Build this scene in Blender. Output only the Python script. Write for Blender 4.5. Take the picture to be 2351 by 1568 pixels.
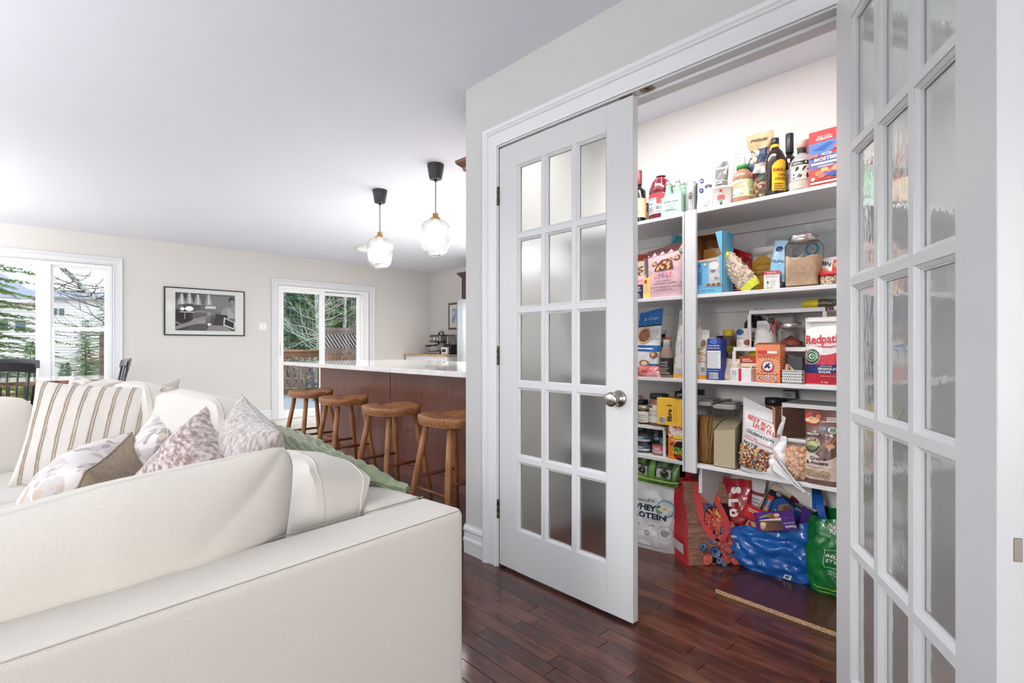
import bpy, math, random
from mathutils import Vector, Matrix, noise as mnoise
R = math.radians
PI = math.pi
for o in list(bpy.data.objects): bpy.data.objects.remove(o)
S = bpy.context.scene
C = S.collection
random.seed(7)

# ---------------------------------------------------------------- camera
F_PX, U0, V0, HC = 1195.0, 1175.5, 795.0, 1.085      # focal length (px), horizon row, eye height
HEAD = R(43.5)                                        # camera heading from +Y towards +X
SH, CH = math.sin(HEAD), math.cos(HEAD)
cam_d = bpy.data.cameras.new('camera')
cam = bpy.data.objects.new('camera', cam_d); C.objects.link(cam)
cam.location = (0, 0, HC)
cam.rotation_euler = (R(90), 0, -HEAD)
cam_d.sensor_width = 36; cam_d.lens = 36*F_PX/2351
cam_d.shift_y = 11/2351
cam_d.clip_start = .05; cam_d.clip_end = 300
S.camera = cam
# ---------------------------------------------------------------- world, view, lights
w = bpy.data.worlds.new('overcast_sky'); S.world = w; w.use_nodes = True
nt = w.node_tree; bg = nt.nodes['Background']
tc = nt.nodes.new('ShaderNodeTexCoord'); sx = nt.nodes.new('ShaderNodeSeparateXYZ')
rp = nt.nodes.new('ShaderNodeValToRGB')
rp.color_ramp.elements[0].position = 0.0; rp.color_ramp.elements[0].color = (.93, .96, 1, 1)
rp.color_ramp.elements[1].position = .8; rp.color_ramp.elements[1].color = (.78, .86, .97, 1)
nt.links.new(tc.outputs['Generated'], sx.inputs[0]); nt.links.new(sx.outputs['Z'], rp.inputs[0])
nt.links.new(rp.outputs[0], bg.inputs[0]); bg.inputs[1].default_value = 2.3
S.view_settings.view_transform = 'Standard'; S.view_settings.look = 'None'
S.view_settings.gamma = 1; S.view_settings.use_curve_mapping = False
S.cycles.transparent_max_bounces = 32
S.view_settings.exposure = 0.08
def area(name, loc, direction, sx_, sy_, watts, col=(1, 1, 1), spread=180):
    l = bpy.data.lights.new(name, 'AREA'); l.shape = 'RECTANGLE'; l.size = sx_; l.size_y = sy_
    l.energy = watts; l.color = col; l.spread = R(spread)
    o = bpy.data.objects.new(name, l); C.objects.link(o); o.location = loc
    o.rotation_euler = Vector(direction).to_track_quat('-Z', 'Y').to_euler() if direction[0] or direction[1] or direction[2] > 0 else (0, 0, 0)
    return o
area('rear_fill', (-2.3, -2.9, 1.35), (0.08, 1, 0.05), 3.6, 1.9, 125, (.975, .985, 1), 130)  # added unseen fill standing in for daylight; the rear wall has no window
area('side_fill', (-4.3, 3.6, 1.35), (1, 0, 0.3), 6.5, 1.9, 18, (.98, .99, 1))  # added fill from the left, out of view; that wall has no opening
area('living_ceiling_fill', (-2.2, 2.2, 1.75), (0, 0, 1), 2.2, 2.2, 115, (.975, .985, 1))  # made-up upward light out of view, washes the living room ceiling
area('dining_ceiling_fill', (-2.4, 6.2, 1.75), (0, 0, 1), 2.2, 2.2, 215, (.975, .985, 1))  # unseen light put in to brighten the ceiling at the dining end
area('kitchen_down_fill', (4.1, 4.0, 2.38), (0, 0, -1), 1.2, 1.2, 165, (1, .985, .97))  # added downward fill hidden behind the pantry wall, no fixture known there
area('kitchen_up_fill', (4.2, 4.4, 1.3), (0, 0, 1), 2.0, 2.0, 18, (.98, .985, 1))  # added upward fill for the kitchen ceiling, kept out of sight
area('pantry_front_fill', (-1.3, .50, 1.5), (3.4, .42, -.95), .5, .5, 2.6, (1, .98, .96), 42)  # added narrow fill behind the camera, aimed at the pantry goods
area('pantry_ceiling_light', (1.99, 1.25, 2.425), (0, 0, -1), .24, 1.3, 17.5, (1, .95, .93))

# ---------------------------------------------------------------- photograph -> place helpers
def ray(u):                       # horizontal direction per unit of depth for an image column
    t = (u-U0)/F_PX
    return (SH+t*CH, CH-t*SH)
def PX(u, v, dep):                # point seen at (u,v) at a given depth
    a, b = ray(u); return Vector((a*dep, b*dep, HC+(V0-v)/F_PX*dep))
def onx(u, X):                    # y and depth where column u meets plane x=X
    a, b = ray(u); s = X/a; return b*s, s
def ony(u, Y):
    a, b = ray(u); s = Y/b; return a*s, s
def zat(v, s): return HC+(V0-v)/F_PX*s

# ---------------------------------------------------------------- materials
def lin(c):
    return tuple(((x/255)/12.92 if x/255 <= .04045 else ((x/255+.055)/1.055)**2.4) for x in c)
_M = {}
def mat(name, rgb, rough=.5, metal=0, bump=None, spec=.5, coat=0, trans=0, ior=1.45, sheen=0, emit=0, alpha=1, var=None):
    """rgb in 0..255 display values. bump=(scale,strength[,stretch]); var=(rgb2,scale[,stretch]) mottles the colour"""
    if name in _M: return _M[name]
    m = bpy.data.materials.new(name); m.use_nodes = True
    n = m.node_tree.nodes; L = m.node_tree.links; b = n['Principled BSDF']
    c = lin(rgb)
    b.inputs['Base Color'].default_value = (*c, 1); b.inputs['Roughness'].default_value = rough
    b.inputs['Metallic'].default_value = metal; b.inputs['Specular IOR Level'].default_value = spec
    b.inputs['Coat Weight'].default_value = coat; b.inputs['Transmission Weight'].default_value = trans
    b.inputs['IOR'].default_value = ior; b.inputs['Sheen Weight'].default_value = sheen
    b.inputs['Alpha'].default_value = alpha
    if emit:
        b.inputs['Emission Color'].default_value = (*c, 1); b.inputs['Emission Strength'].default_value = emit
    co = n.new('ShaderNodeTexCoord')
    def nz(scale, stretch, detail=4):
        mp = n.new('ShaderNodeMapping'); mp.inputs['Scale'].default_value = stretch
        t = n.new('ShaderNodeTexNoise'); t.inputs['Scale'].default_value = scale; t.inputs['Detail'].default_value = detail
        L.new(co.outputs['Object'], mp.inputs[0]); L.new(mp.outputs[0], t.inputs['Vector']); return t
    if bump:
        t = nz(bump[0], bump[2] if len(bump) > 2 else (1, 1, 1), 3)
        bp = n.new('ShaderNodeBump'); bp.inputs['Strength'].default_value = bump[1]; bp.inputs['Distance'].default_value = .004
        L.new(t.outputs[0], bp.inputs['Height']); L.new(bp.outputs[0], b.inputs['Normal'])
    if var:
        t = nz(var[1], var[2] if len(var) > 2 else (1, 1, 1))
        r = n.new('ShaderNodeValToRGB'); lo, hi = var[3] if len(var) > 3 else (.35, .65)
        r.color_ramp.elements[0].position = lo; r.color_ramp.elements[1].position = hi
        r.color_ramp.elements[0].color = (*c, 1); r.color_ramp.elements[1].color = (*lin(var[0]), 1)
        L.new(t.outputs[0], r.inputs[0]); L.new(r.outputs[0], b.inputs['Base Color'])
    _M[name] = m; return m
def ink(rgb, rough=.45):          # flat print colour
    return mat('print_%02x%02x%02x' % tuple(rgb), rgb, rough)

# ---------------------------------------------------------------- mesh builder
class MB:
    def __init__(s): s.v = []; s.f = []; s.m = []; s.sm = []
    def add(s, vs, fs, mi=0, smooth=False, M=None):
        k = len(s.v)
        s.v += [tuple(M @ Vector(p)) for p in vs] if M is not None else [tuple(p) for p in vs]
        s.f += [tuple(i+k for i in f) for f in fs]; s.m += [mi]*len(fs); s.sm += [smooth]*len(fs)
        return s
    def box(s, lo, hi, bev=0, mi=0, M=None):
        (x0, y0, z0), (x1, y1, z1) = lo, hi
        if x0 > x1: x0, x1 = x1, x0
        if y0 > y1: y0, y1 = y1, y0
        if z0 > z1: z0, z1 = z1, z0
        if not bev:
            return s.add([(x0,y0,z0),(x1,y0,z0),(x1,y1,z0),(x0,y1,z0),(x0,y0,z1),(x1,y0,z1),(x1,y1,z1),(x0,y1,z1)],
                  [(0,3,2,1),(4,5,6,7),(0,1,5,4),(1,2,6,5),(2,3,7,6),(3,0,4,7)], mi, False, M)
        b = min(bev, (x1-x0)*.49, (y1-y0)*.49, (z1-z0)*.49)
        vs = []; idx = {}
        for i, X in enumerate((x0, x1)):
            for j, Y in enumerate((y0, y1)):
                for k, Z in enumerate((z0, z1)):
                    sx_ = b if i == 0 else -b; sy_ = b if j == 0 else -b; sz_ = b if k == 0 else -b
                    for a, p in enumerate(((X, Y+sy_, Z+sz_), (X+sx_, Y, Z+sz_), (X+sx_, Y+sy_, Z))):
                        idx[i, j, k, a] = len(vs); vs.append(p)
        q = lambda *t: idx[t]
        fs = []
        for i in (0, 1):
            fs.append((q(i,0,0,0), q(i,1,0,0), q(i,1,1,0), q(i,0,1,0)))
            fs.append((q(0,i,0,1), q(1,i,0,1), q(1,i,1,1), q(0,i,1,1)))
            fs.append((q(0,0,i,2), q(1,0,i,2), q(1,1,i,2), q(0,1,i,2)))
        for i in (0, 1):
            for j in (0, 1):
                fs.append((q(i,j,0,0), q(i,j,1,0), q(i,j,1,1), q(i,j,0,1)))
                fs.append((q(i,0,j,0), q(i,1,j,0), q(i,1,j,2), q(i,0,j,2)))
                fs.append((q(0,i,j,1), q(1,i,j,1), q(1,i,j,2), q(0,i,j,2)))
                for k in (0, 1): fs.append((q(i,j,k,0), q(i,j,k,1), q(i,j,k,2)))
        c = Vector(((x0+x1)/2, (y0+y1)/2, (z0+z1)/2)); out = []
        for f in fs:
            p = [Vector(vs[i]) for i in f]; nn = (p[1]-p[0]).cross(p[2]-p[0]); m_ = sum(p, Vector())/len(p)
            out.append(f if nn.dot(m_-c) >= 0 else tuple(reversed(f)))
        return s.add(vs, out, mi, False, M)
    def lathe(s, prof, n=24, mi=0, M=None, smooth=True, arc=None, sq=0):
        """prof [(r,z)]; around local z. sq>0 squares the section off"""
        vs = []; fs = []; a0, a1 = arc if arc else (0, 2*PI); full = arc is None
        nn = n if full else n+1
        for r, z in prof:
            for i in range(nn):
                a = a0+(a1-a0)*i/n
                k = 1
                if sq:
                    ca, sa = abs(math.cos(a)), abs(math.sin(a)); k = 1/((ca**sq+sa**sq)**(1/sq))
                vs.append((r*k*math.cos(a), r*k*math.sin(a), z))
        for j in range(len(prof)-1):
            for i in range(n):
                i2 = (i+1) % nn if full else i+1
                fs.append((j*nn+i, j*nn+i2, (j+1)*nn+i2, (j+1)*nn+i))
        return s.add(vs, fs, mi, smooth, M)
    def tube(s, pts, rad, n=8, mi=0, smooth=True, cap=True):
        pts = [Vector(p) for p in pts]; rr = rad if isinstance(rad, (list, tuple)) else [rad]*len(pts)
        vs = []; fs = []; prev = None
        for i, p in enumerate(pts):
            d = (pts[min(i+1, len(pts)-1)]-pts[max(i-1, 0)]).normalized()
            if prev is None:
                u_ = d.orthogonal().normalized()
            else:
                u_ = (prev-d*prev.dot(d)); u_ = u_.normalized() if u_.length > 1e-6 else d.orthogonal().normalized()
            prev = u_; v_ = d.cross(u_)
            for k in range(n):
                a = 2*PI*k/n; vs.append(p+(u_*math.cos(a)+v_*math.sin(a))*rr[i])
        for i in range(len(pts)-1):
            for k in range(n):
                k2 = (k+1) % n; fs.append((i*n+k, i*n+k2, (i+1)*n+k2, (i+1)*n+k))
        if cap:
            fs.append(tuple(reversed(range(n)))); fs.append(tuple((len(pts)-1)*n+k for k in range(n)))
        return s.add(vs, fs, mi, smooth)
    def grid(s, fn, nu, nv, mi=0, smooth=True, M=None, flip=False):
        vs = [fn(i/nu, j/nv) for j in range(nv+1) for i in range(nu+1)]
        fs = []
        for j in range(nv):
            for i in range(nu):
                a = j*(nu+1)+i; q = (a, a+1, a+nu+2, a+nu+1)
                fs.append(tuple(reversed(q)) if flip else q)
        return s.add(vs, fs, mi, smooth, M)
    def ball(s, c, r, mi=0, M=None, n=6, rot=None):
        r = r if isinstance(r, (tuple, list)) else (r, r, r)
        vs = []; fs = []; m_ = n; k = max(3, n//2+1)
        rot = rot or Matrix.Identity(3)
        for j in range(1, k):
            th = PI*j/k
            for i in range(m_):
                a = 2*PI*i/m_
                p = rot @ Vector((r[0]*math.sin(th)*math.cos(a), r[1]*math.sin(th)*math.sin(a), r[2]*math.cos(th)))
                vs.append(p+Vector(c))
        vs.append(rot @ Vector((0, 0, r[2]))+Vector(c)); vs.append(rot @ Vector((0, 0, -r[2]))+Vector(c))
        T, B = len(vs)-2, len(vs)-1
        for j in range(k-2):
            for i in range(m_):
                i2 = (i+1) % m_; fs.append((j*m_+i, (j+1)*m_+i, (j+1)*m_+i2, j*m_+i2))
        for i in range(m_):
            i2 = (i+1) % m_; fs.append((T, i, i2)); fs.append((B, (k-2)*m_+i2, (k-2)*m_+i))
        return s.add(vs, fs, mi, True, M)
    def poly(s, pts, thick_vec, mi=0, M=None):      # prism from a polygon
        n = len(pts); t = Vector(thick_vec); P = [Vector(p) for p in pts]
        vs = P+[p+t for p in P]
        nn = Vector()
        for i in range(n): nn += P[i].cross(P[(i+1) % n])
        f = [tuple(range(n)), tuple(reversed(range(n, 2*n)))]+[(i, i+n, (i+1) % n+n, (i+1) % n) for i in range(n)]
        if nn.dot(t) > 0: f = [tuple(reversed(q)) for q in f]
        return s.add(vs, f, mi, False, M)
    def mesh(s, name, mats):
        me = bpy.data.meshes.new(name); me.from_pydata(s.v, [], s.f)
        for m_ in (mats if isinstance(mats, (list, tuple)) else [mats]): me.materials.append(m_)
        me.polygons.foreach_set('material_index', s.m); me.polygons.foreach_set('use_smooth', s.sm)
        me.update(); return me
    def build(s, name, mats, parent=None, label=None, kind=None):
        o = bpy.data.objects.new(name, s.mesh(name, mats)); C.objects.link(o)
        if parent is not None: o.parent = parent
        if label: o['label'] = label
        if kind: o['kind'] = kind
        return o
def thing(name, label, cat, loc=(0, 0, 0), rz=0, group=None, rot=None):
    o = bpy.data.objects.new(name, None); C.objects.link(o); o.location = loc
    o.rotation_euler = rot if rot is not None else (0, 0, rz); o.empty_display_size = .05
    o['label'] = label; o['category'] = cat
    if group: o['group'] = group
    return o
def tag(o, label, cat, group=None, kind=None):
    o['label'] = label; o['category'] = cat
    if group: o['group'] = group
    if kind: o['kind'] = kind
    return o
def struct(o): o['kind'] = 'structure'; return o
def copy_thing(src, loc=None, rz=None, label=None, group=None):
    r = src.copy(); C.objects.link(r)
    if loc is not None: r.location = loc
    if rz is not None: r.rotation_euler = (0, 0, rz)
    if label: r['label'] = label
    if group: r['group'] = group
    for ch in list(src.children):
        c = ch.copy(); C.objects.link(c); c.parent = r
        for g in list(ch.children):
            d = g.copy(); C.objects.link(d); d.parent = c
    return r
def N(x, y, z=0): return mnoise.noise(Vector((x, y, z)))

def casing(mb, A, Bx, nrm, w_, h_, prof, closed=False, z0=0, mi=0):
    """moulded frame around an opening w_ x h_. A = lower-left corner, Bx = unit vector along, nrm = out of the wall"""
    A = Vector(A); Bx = Vector(Bx); nrm = Vector(nrm); Z = Vector((0, 0, 1)); vs = []; fs = []
    for o, th in prof:
        if closed: nodes = [(-o, -o), (-o, h_+o), (w_+o, h_+o), (w_+o, -o), (-o, -o)]
        else: nodes = [(-o, z0), (-o, h_+o), (w_+o, h_+o), (w_+o, z0)]
        vs += [A+Bx*a+Z*z+nrm*th for a, z in nodes]
    k = 5 if closed else 4
    for j in range(len(prof)-1):
        for i in range(k-1): fs.append((j*k+i, j*k+i+1, (j+1)*k+i+1, (j+1)*k+i))
    # orient outwards
    f = fs[0]; p = [Vector(vs[i]) for i in f]
    mb.add(vs, fs, mi)
CASE = [(0, -.01), (0, .012), (.012, .016), (.016, .011), (.026, .011), (.058, .013), (.062, .020), (.070, .018), (.076, .024), (.090, .026), (.096, .022), (.096, 0)]

# ---------------------------------------------------------------- text
_T = {}
def text_mesh(body, bold=0):
    k = (body, bold)
    if k in _T: return _T[k]
    cu = bpy.data.curves.new('txt', 'FONT'); cu.body = body; cu.resolution_u = 2; cu.offset = bold
    ob = bpy.data.objects.new('txt', cu)
    me = bpy.data.meshes.new_from_object(ob)
    vs = [tuple(v.co) for v in me.vertices]; fs = [tuple(p.vertices) for p in me.polygons]
    bpy.data.objects.remove(ob); bpy.data.meshes.remove(me); bpy.data.curves.remove(cu)
    if not vs: _T[k] = ([], [], 1, 1); return _T[k]
    x0 = min(v[0] for v in vs); x1 = max(v[0] for v in vs); y0 = min(v[1] for v in vs); y1 = max(v[1] for v in vs)
    vs = [(v[0]-(x0+x1)/2, v[1]-(y0+y1)/2) for v in vs]
    _T[k] = (vs, fs, x1-x0, y1-y0); return _T[k]
class Print:
    """flat print laid on a front surface: surf(s, t, off) -> point; s,t in metres (s from centre, t from the base)"""
    def __init__(p, surf, w, h): p.surf = surf; p.w = w; p.h = h; p.mb = MB(); p.mats = []; p.lay = 1
    def mi(p, rgb):
        m_ = ink(rgb) if isinstance(rgb, tuple) else rgb
        if m_ not in p.mats: p.mats.append(m_)
        return p.mats.index(m_)
    def off(p): p.lay += 1; return .0006+.00022*p.lay
    def rect(p, s0, t0, s1, t1, rgb, sk=0):
        """fractions of w and h; sk shears"""
        o = p.off(); w_, h_ = p.w, p.h
        nu = max(1, min(30, int(abs(s1-s0)*w_/.005))); nv = max(1, min(40, int(abs(t1-t0)*h_/.007)))
        p.mb.grid(lambda i, j: p.surf((s0+(s1-s0)*i+sk*j)*w_, (t0+(t1-t0)*j)*h_, o), nu, nv, p.mi(rgb), True); return p
    def ell(p, cs, ct, rs, rt, rgb, n=20, rot=0):
        """rs, rt fractions of w"""
        o = p.off(); w_, h_ = p.w, p.h; vs = [p.surf(cs*w_, ct*h_, o)]; fs = []; K = max(2, min(9, int(rs*w_/.0045)))
        for k in range(1, K+1):
            for i in range(n):
                a = 2*PI*i/n; x = rs*math.cos(a)*k/K; y = rt*math.sin(a)*k/K
                x, y = x*math.cos(rot)-y*math.sin(rot), x*math.sin(rot)+y*math.cos(rot)
                vs.append(p.surf((cs+x)*w_, ct*h_+y*w_, o))
        for i in range(n):
            j = (i+1) % n; fs.append((0, 1+i, 1+j)); fs += [(1+q*n+i, 1+(q+1)*n+i, 1+(q+1)*n+j, 1+q*n+j) for q in range(K-1)]
        p.mb.add(vs, fs, p.mi(rgb), True); return p
    def ring(p, cs, ct, r0, r1, rgb, n=28):
        o = p.off(); w_, h_ = p.w, p.h
        p.mb.grid(lambda i, j: p.surf((cs+(r0+(r1-r0)*j)*math.cos(2*PI*i))*w_, ct*h_+(r0+(r1-r0)*j)*math.sin(2*PI*i)*w_, o), n, 1, p.mi(rgb)); return p
    def polyg(p, pts, rgb):
        o = p.off(); p.mb.add([p.surf(a*p.w, b*p.h, o) for a, b in pts], [tuple(range(len(pts)))], p.mi(rgb)); return p
    def text(p, body, s, t, hf, rgb, wf=None, rot=0, bold=.0, sh=0):
        """hf height as fraction of h (of glyph box); wf fit width as fraction of w"""
        vs, fs, tw, th = text_mesh(body, bold)
        if not vs: return p
        o = p.off()+.0003; k = hf*p.h/th; kx = (wf*p.w/tw) if wf else k
        c, sn = math.cos(R(rot)), math.sin(R(rot)); out = []
        for x, y in vs:
            x = x*kx+sh*y*k; y = y*k
            out.append(p.surf(s*p.w+x*c-y*sn, t*p.h+x*sn+y*c, o))
        p.mb.add(out, fs, p.mi(rgb)); return p
    def lines(p, s0, t0, s1, t1, n, rgb, fill=.45, jit=.3, seed=1):   # rows of fine print
        rnd = random.Random(seed); dt = (t1-t0)/n
        for i in range(n):
            e = (s1-s0)*jit*rnd.random(); p.rect(s0, t0+dt*i, s1-e, t0+dt*(i+fill), rgb); p.lay -= 1
        p.lay += 1; return p
    def bars(p, s0, t0, s1, t1, rgb=(20, 20, 20)):
        p.rect(s0-.02, t0-.01, s1+.02, t1+.01, (240, 240, 240)); rnd = random.Random(5); s = s0
        while s < s1-.008:
            wd = rnd.choice((.006, .012, .02)); p.rect(s, t0, min(s+wd, s1), t1, rgb); p.lay -= 1; s += wd+rnd.choice((.008, .014))
        p.lay += 1; return p
    def done(p, parent, name='printed_label'):
        if p.mb.v: return p.mb.build(name, p.mats, parent)
# ================================================================ the setting
XP, YC = 1.72, 2.167                # pantry wall plane and its outer corner
XS, XB = 2.38, 2.755                # shelf fronts, pantry back wall
YF, XK, ZC = 8.0, 5.52, 2.44        # far wall, kitchen wall, ceiling
XL, YR = -4.6, -3.2
WALL = mat('warm_grey_paint', (211, 208, 203), .65, bump=(90, .06))
WALLP = mat('pale_grey_paint', (194, 194, 192), .6, bump=(90, .06))
CEIL = mat('ceiling_paint', (224, 227, 236), .8, bump=(120, .05))
TRIM = mat('white_trim_paint', (216, 218, 220), .35)
DOORP = mat('white_door_paint', (203, 204, 205), .32)
PWALL = mat('pantry_wall_paint', (234, 230, 228), .6)
def wallbox(name, lo, hi, m):
    return struct(MB().box(lo, hi).build(name, m))
# floor base and planks
WOODF = mat('dark_walnut_floor', (96, 50, 40), .2)
def wood_floor_material():
    m = bpy.data.materials.new('stained_maple_planks'); m.use_nodes = True
    n = m.node_tree.nodes; L = m.node_tree.links; b = n['Principled BSDF']
    oi = n.new('ShaderNodeObjectInfo'); co = n.new('ShaderNodeTexCoord')
    mp = n.new('ShaderNodeMapping'); mp.inputs['Scale'].default_value = (22, 2.0, 1)
    cb = n.new('ShaderNodeCombineXYZ'); ml = n.new('ShaderNodeMath'); ml.operation = 'MULTIPLY'; ml.inputs[1].default_value = 37
    L.new(oi.outputs['Random'], ml.inputs[0]); L.new(ml.outputs[0], cb.inputs[0]); L.new(ml.outputs[0], cb.inputs[1])
    L.new(cb.outputs[0], mp.inputs['Location']); L.new(co.outputs['Object'], mp.inputs[0])
    t1 = n.new('ShaderNodeTexNoise'); t1.inputs['Scale'].default_value = 1.6; t1.inputs['Detail'].default_value = 6
    L.new(mp.outputs[0], t1.inputs['Vector'])
    mp2 = n.new('ShaderNodeMapping'); mp2.inputs['Scale'].default_value = (6, 2.2, 1)
    L.new(cb.outputs[0], mp2.inputs['Location']); L.new(co.outputs['Object'], mp2.inputs[0])
    t2 = n.new('ShaderNodeTexNoise'); t2.inputs['Scale'].default_value = 1.5; t2.inputs['Detail'].default_value = 5; t2.inputs['Distortion'].default_value = 1.2
    L.new(mp2.outputs[0], t2.inputs['Vector'])
    a = n.new('ShaderNodeMath'); a.operation = 'ADD'; L.new(t1.outputs[0], a.inputs[0]); L.new(t2.outputs[0], a.inputs[1])
    a2 = n.new('ShaderNodeMath'); a2.operation = 'MULTIPLY_ADD'; a2.inputs[1].default_value = .32; a2.inputs[2].default_value = -.16
    L.new(oi.outputs['Random'], a2.inputs[0])
    a3 = n.new('ShaderNodeMath'); a3.operation = 'ADD'; L.new(a.outputs[0], a3.inputs[0]); L.new(a2.outputs[0], a3.inputs[1])
    r = n.new('ShaderNodeValToRGB'); e = r.color_ramp.elements
    e[0].position = .72; e[0].color = (*lin((64, 34, 30)), 1); e[1].position = 1.22; e[1].color = (*lin((114, 68, 56)), 1)
    x = e.new(.95); x.color = (*lin((90, 50, 42)), 1)
    r2 = n.new('ShaderNodeMapRange'); r2.inputs['From Min'].default_value = .6; r2.inputs['From Max'].default_value = 1.4
    L.new(a3.outputs[0], r2.inputs[0]); L.new(r2.outputs[0], r.inputs[0])
    e[0].position = .15; x.position = .5; e[-1].position = .85
    L.new(r.outputs[0], b.inputs['Base Color'])
    b.inputs['Roughness'].default_value = .22; b.inputs['Coat Weight'].default_value = .25; b.inputs['Coat Roughness'].default_value = .12
    bp = n.new('ShaderNodeBump'); bp.inputs['Strength'].default_value = .12; bp.inputs['Distance'].default_value = .002
    L.new(t1.outputs[0], bp.inputs['Height']); L.new(bp.outputs[0], b.inputs['Normal'])
    return m
PLANK = wood_floor_material()
YT = 4.9                                             # wood ends, pale kitchen/dining tile beyond
floor = struct(MB().box((XL, YR, -.10), (XK+.2, YT, -.012)).build('floor', mat('subfloor_dark', (40, 20, 16), .8)))
TILE = mat('pale_floor_tile', (226, 220, 210), .25, var=((208, 201, 190), 3))
struct(MB().box((XL, YT, -.10), (XK+.2, YF+.1, -.002)).build('trim_1', TILE))
rnd = random.Random(3); PW = .0655
far = MB(); row = 0; x = 2.757-PW*66
while x < XK:
    y = YR+rnd.random()*-.6; near_row = -.1 < x < 2.75
    while y < YT:
        ln = rnd.uniform(.28, 1.05); y1 = min(y+ln, YT)
        if x < XL: y = y1; continue
        g = .0009
        if near_row and y1 > -.3 and y < 2.3 and x > .55:
            bx = MB().box((-PW/2+g, -(y1-y)/2+g, -.0125), (PW/2-g, (y1-y)/2-g, 0), .0009)
            o = bx.build('plank', PLANK, floor); o.location = (x+PW/2, (y+y1)/2, 0)
        elif x > XP+.2 and y > 2.3 and x > 3.6: pass
        else:
            far.box((x+g, y+g, -.0125), (x+PW-g, y1-g, rnd.uniform(-.0003, 0)))
        y = y1
    x += PW
far.build('plank_field', PLANK, floor, kind='stuff')
# outer walls with their window and door openings
WX0, WX1, WZ0, WZ1 = -1.05, .842, .40, 2.075     # left window opening
DX0, DX1, DZ1 = 2.80, 4.285, 1.995               # patio door opening
fw = MB()
fw.box((XL-.1, YF, 0), (WX0, YF+.14, ZC)); fw.box((WX0, YF, 0), (WX1, YF+.14, WZ0)); fw.box((WX0, YF, WZ1), (WX1, YF+.14, ZC))
fw.box((WX1, YF, 0), (DX0, YF+.14, ZC)); fw.box((DX0, YF, DZ1), (DX1, YF+.14, ZC)); fw.box((DX1, YF, 0), (XK+.14, YF+.14, ZC))
struct(fw.build('wall_far', WALL))
wallbox('wall_kitchen', (XK, 2.05, 0), (XK+.14, YF, ZC), WALL)
wallbox('wall_left', (XL-.14, YR, 0), (XL, YF, ZC), WALL)
wallbox('wall_rear', (XL, YR-.14, 0), (XK, YR, ZC), WALL)
wallbox('ceiling', (XL-.14, YR-.14, ZC), (XK+.14, YF+.14, ZC+.12), CEIL)
# pantry walls
OY0, OY1, OZ = .425, 1.906, 2.066                # pantry opening
pw = MB(); T = .115
pw.box((XP, YR, 0), (XP+T, OY0, ZC)); pw.box((XP, OY0, OZ+.02), (XP+T, OY1+.0, ZC)); pw.box((XP, OY1+.0, 0), (XP+T, YC, ZC))
struct(pw.build('wall_right', WALLP))
wallbox('wall_pantry_back', (XB, .10, 0), (XB+.1, YC, ZC), PWALL)
wallbox('wall_pantry_near', (XP+T, .0, 0), (XB, .15, ZC), PWALL)
wallbox('wall_pantry_far', (XP+T, 2.06, 0), (XK, YC, ZC), WALLP)
wallbox('wall_service', (XB+.1, YR, 0), (XB+.2, .1, ZC), WALL)
# pantry door frame: jambs, head, casing
jb = MB(); jt = .02
jb.box((XP-.002, OY0-.02, 0), (XP+T+.002, OY0, OZ), .001); jb.box((XP-.002, OY1, 0), (XP+T+.002, OY1+.02, OZ), .001)
jb.box((XP-.002, OY0-.02, OZ), (XP+T+.002, OY1+.02, OZ+.02), .001)
jb.box((XP+.040, OY1-.012, 0), (XP+.075, OY1, OZ), .001); jb.box((XP+.040, OY0, 0), (XP+.075, OY0+.012, OZ), .001)
jb.box((XP+.040, OY0, OZ-.012), (XP+.075, OY1, OZ), .001)
frame = struct(jb.build('trim_2', TRIM))
ca = MB(); casing(ca, (XP, OY0, 0), (0, 1, 0), (-1, 0, 0), OY1-OY0, OZ, [(o+.006, t) for o, t in CASE])
ca.build('casing', TRIM, frame)
BR = mat('aged_brass', (104, 84, 70), .35, metal=.9, var=((150, 126, 104), 60))
for yy in (1.175, 1.085):
    MB().box((XP+.006, yy-.027, OZ-.0035), (XP+.032, yy+.027, OZ+.0005), .0012).box((XP+.013, yy-.008, OZ-.009), (XP+.025, yy+.008, OZ-.002), .002).build('ball_catch', BR, frame)
# baseboards
BASEP = [(0, 0), (0, .013), (.062, .015), (.066, .019), (.078, .017), (.084, .013), (.110, .011), (.122, .018), (.134, .016), (.142, .010), (.150, .008), (.150, 0)]
def baseboard(name, p0, p1, nrm):
    mb = MB(); p0 = Vector(p0); p1 = Vector(p1); nrm = Vector(nrm)
    vs = []
    for p in (p0, p1):
        for z, t in BASEP: vs.append(p+nrm*t+Vector((0, 0, z)))
    k = len(BASEP); fs = [(i, i+1, k+i+1, k+i) for i in range(k-1)]+[tuple(range(k)), tuple(reversed(range(k, 2*k)))]
    return struct(mb.add(vs, fs).build(name, TRIM))
baseboard('baseboard_right', (XP, OY1+.10, 0), (XP, YC+.0, 0), (-1, 0, 0))
baseboard('baseboard_rear', (XP, YR, 0), (XP, OY0-.10, 0), (-1, 0, 0))
baseboard('baseboard_far', (XL, YF, 0), (DX0-.09, YF, 0), (0, -1, 0))
baseboard('baseboard_kitchen', (DX1+.1, YF, 0), (XK, YF, 0), (0, -1, 0))

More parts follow.
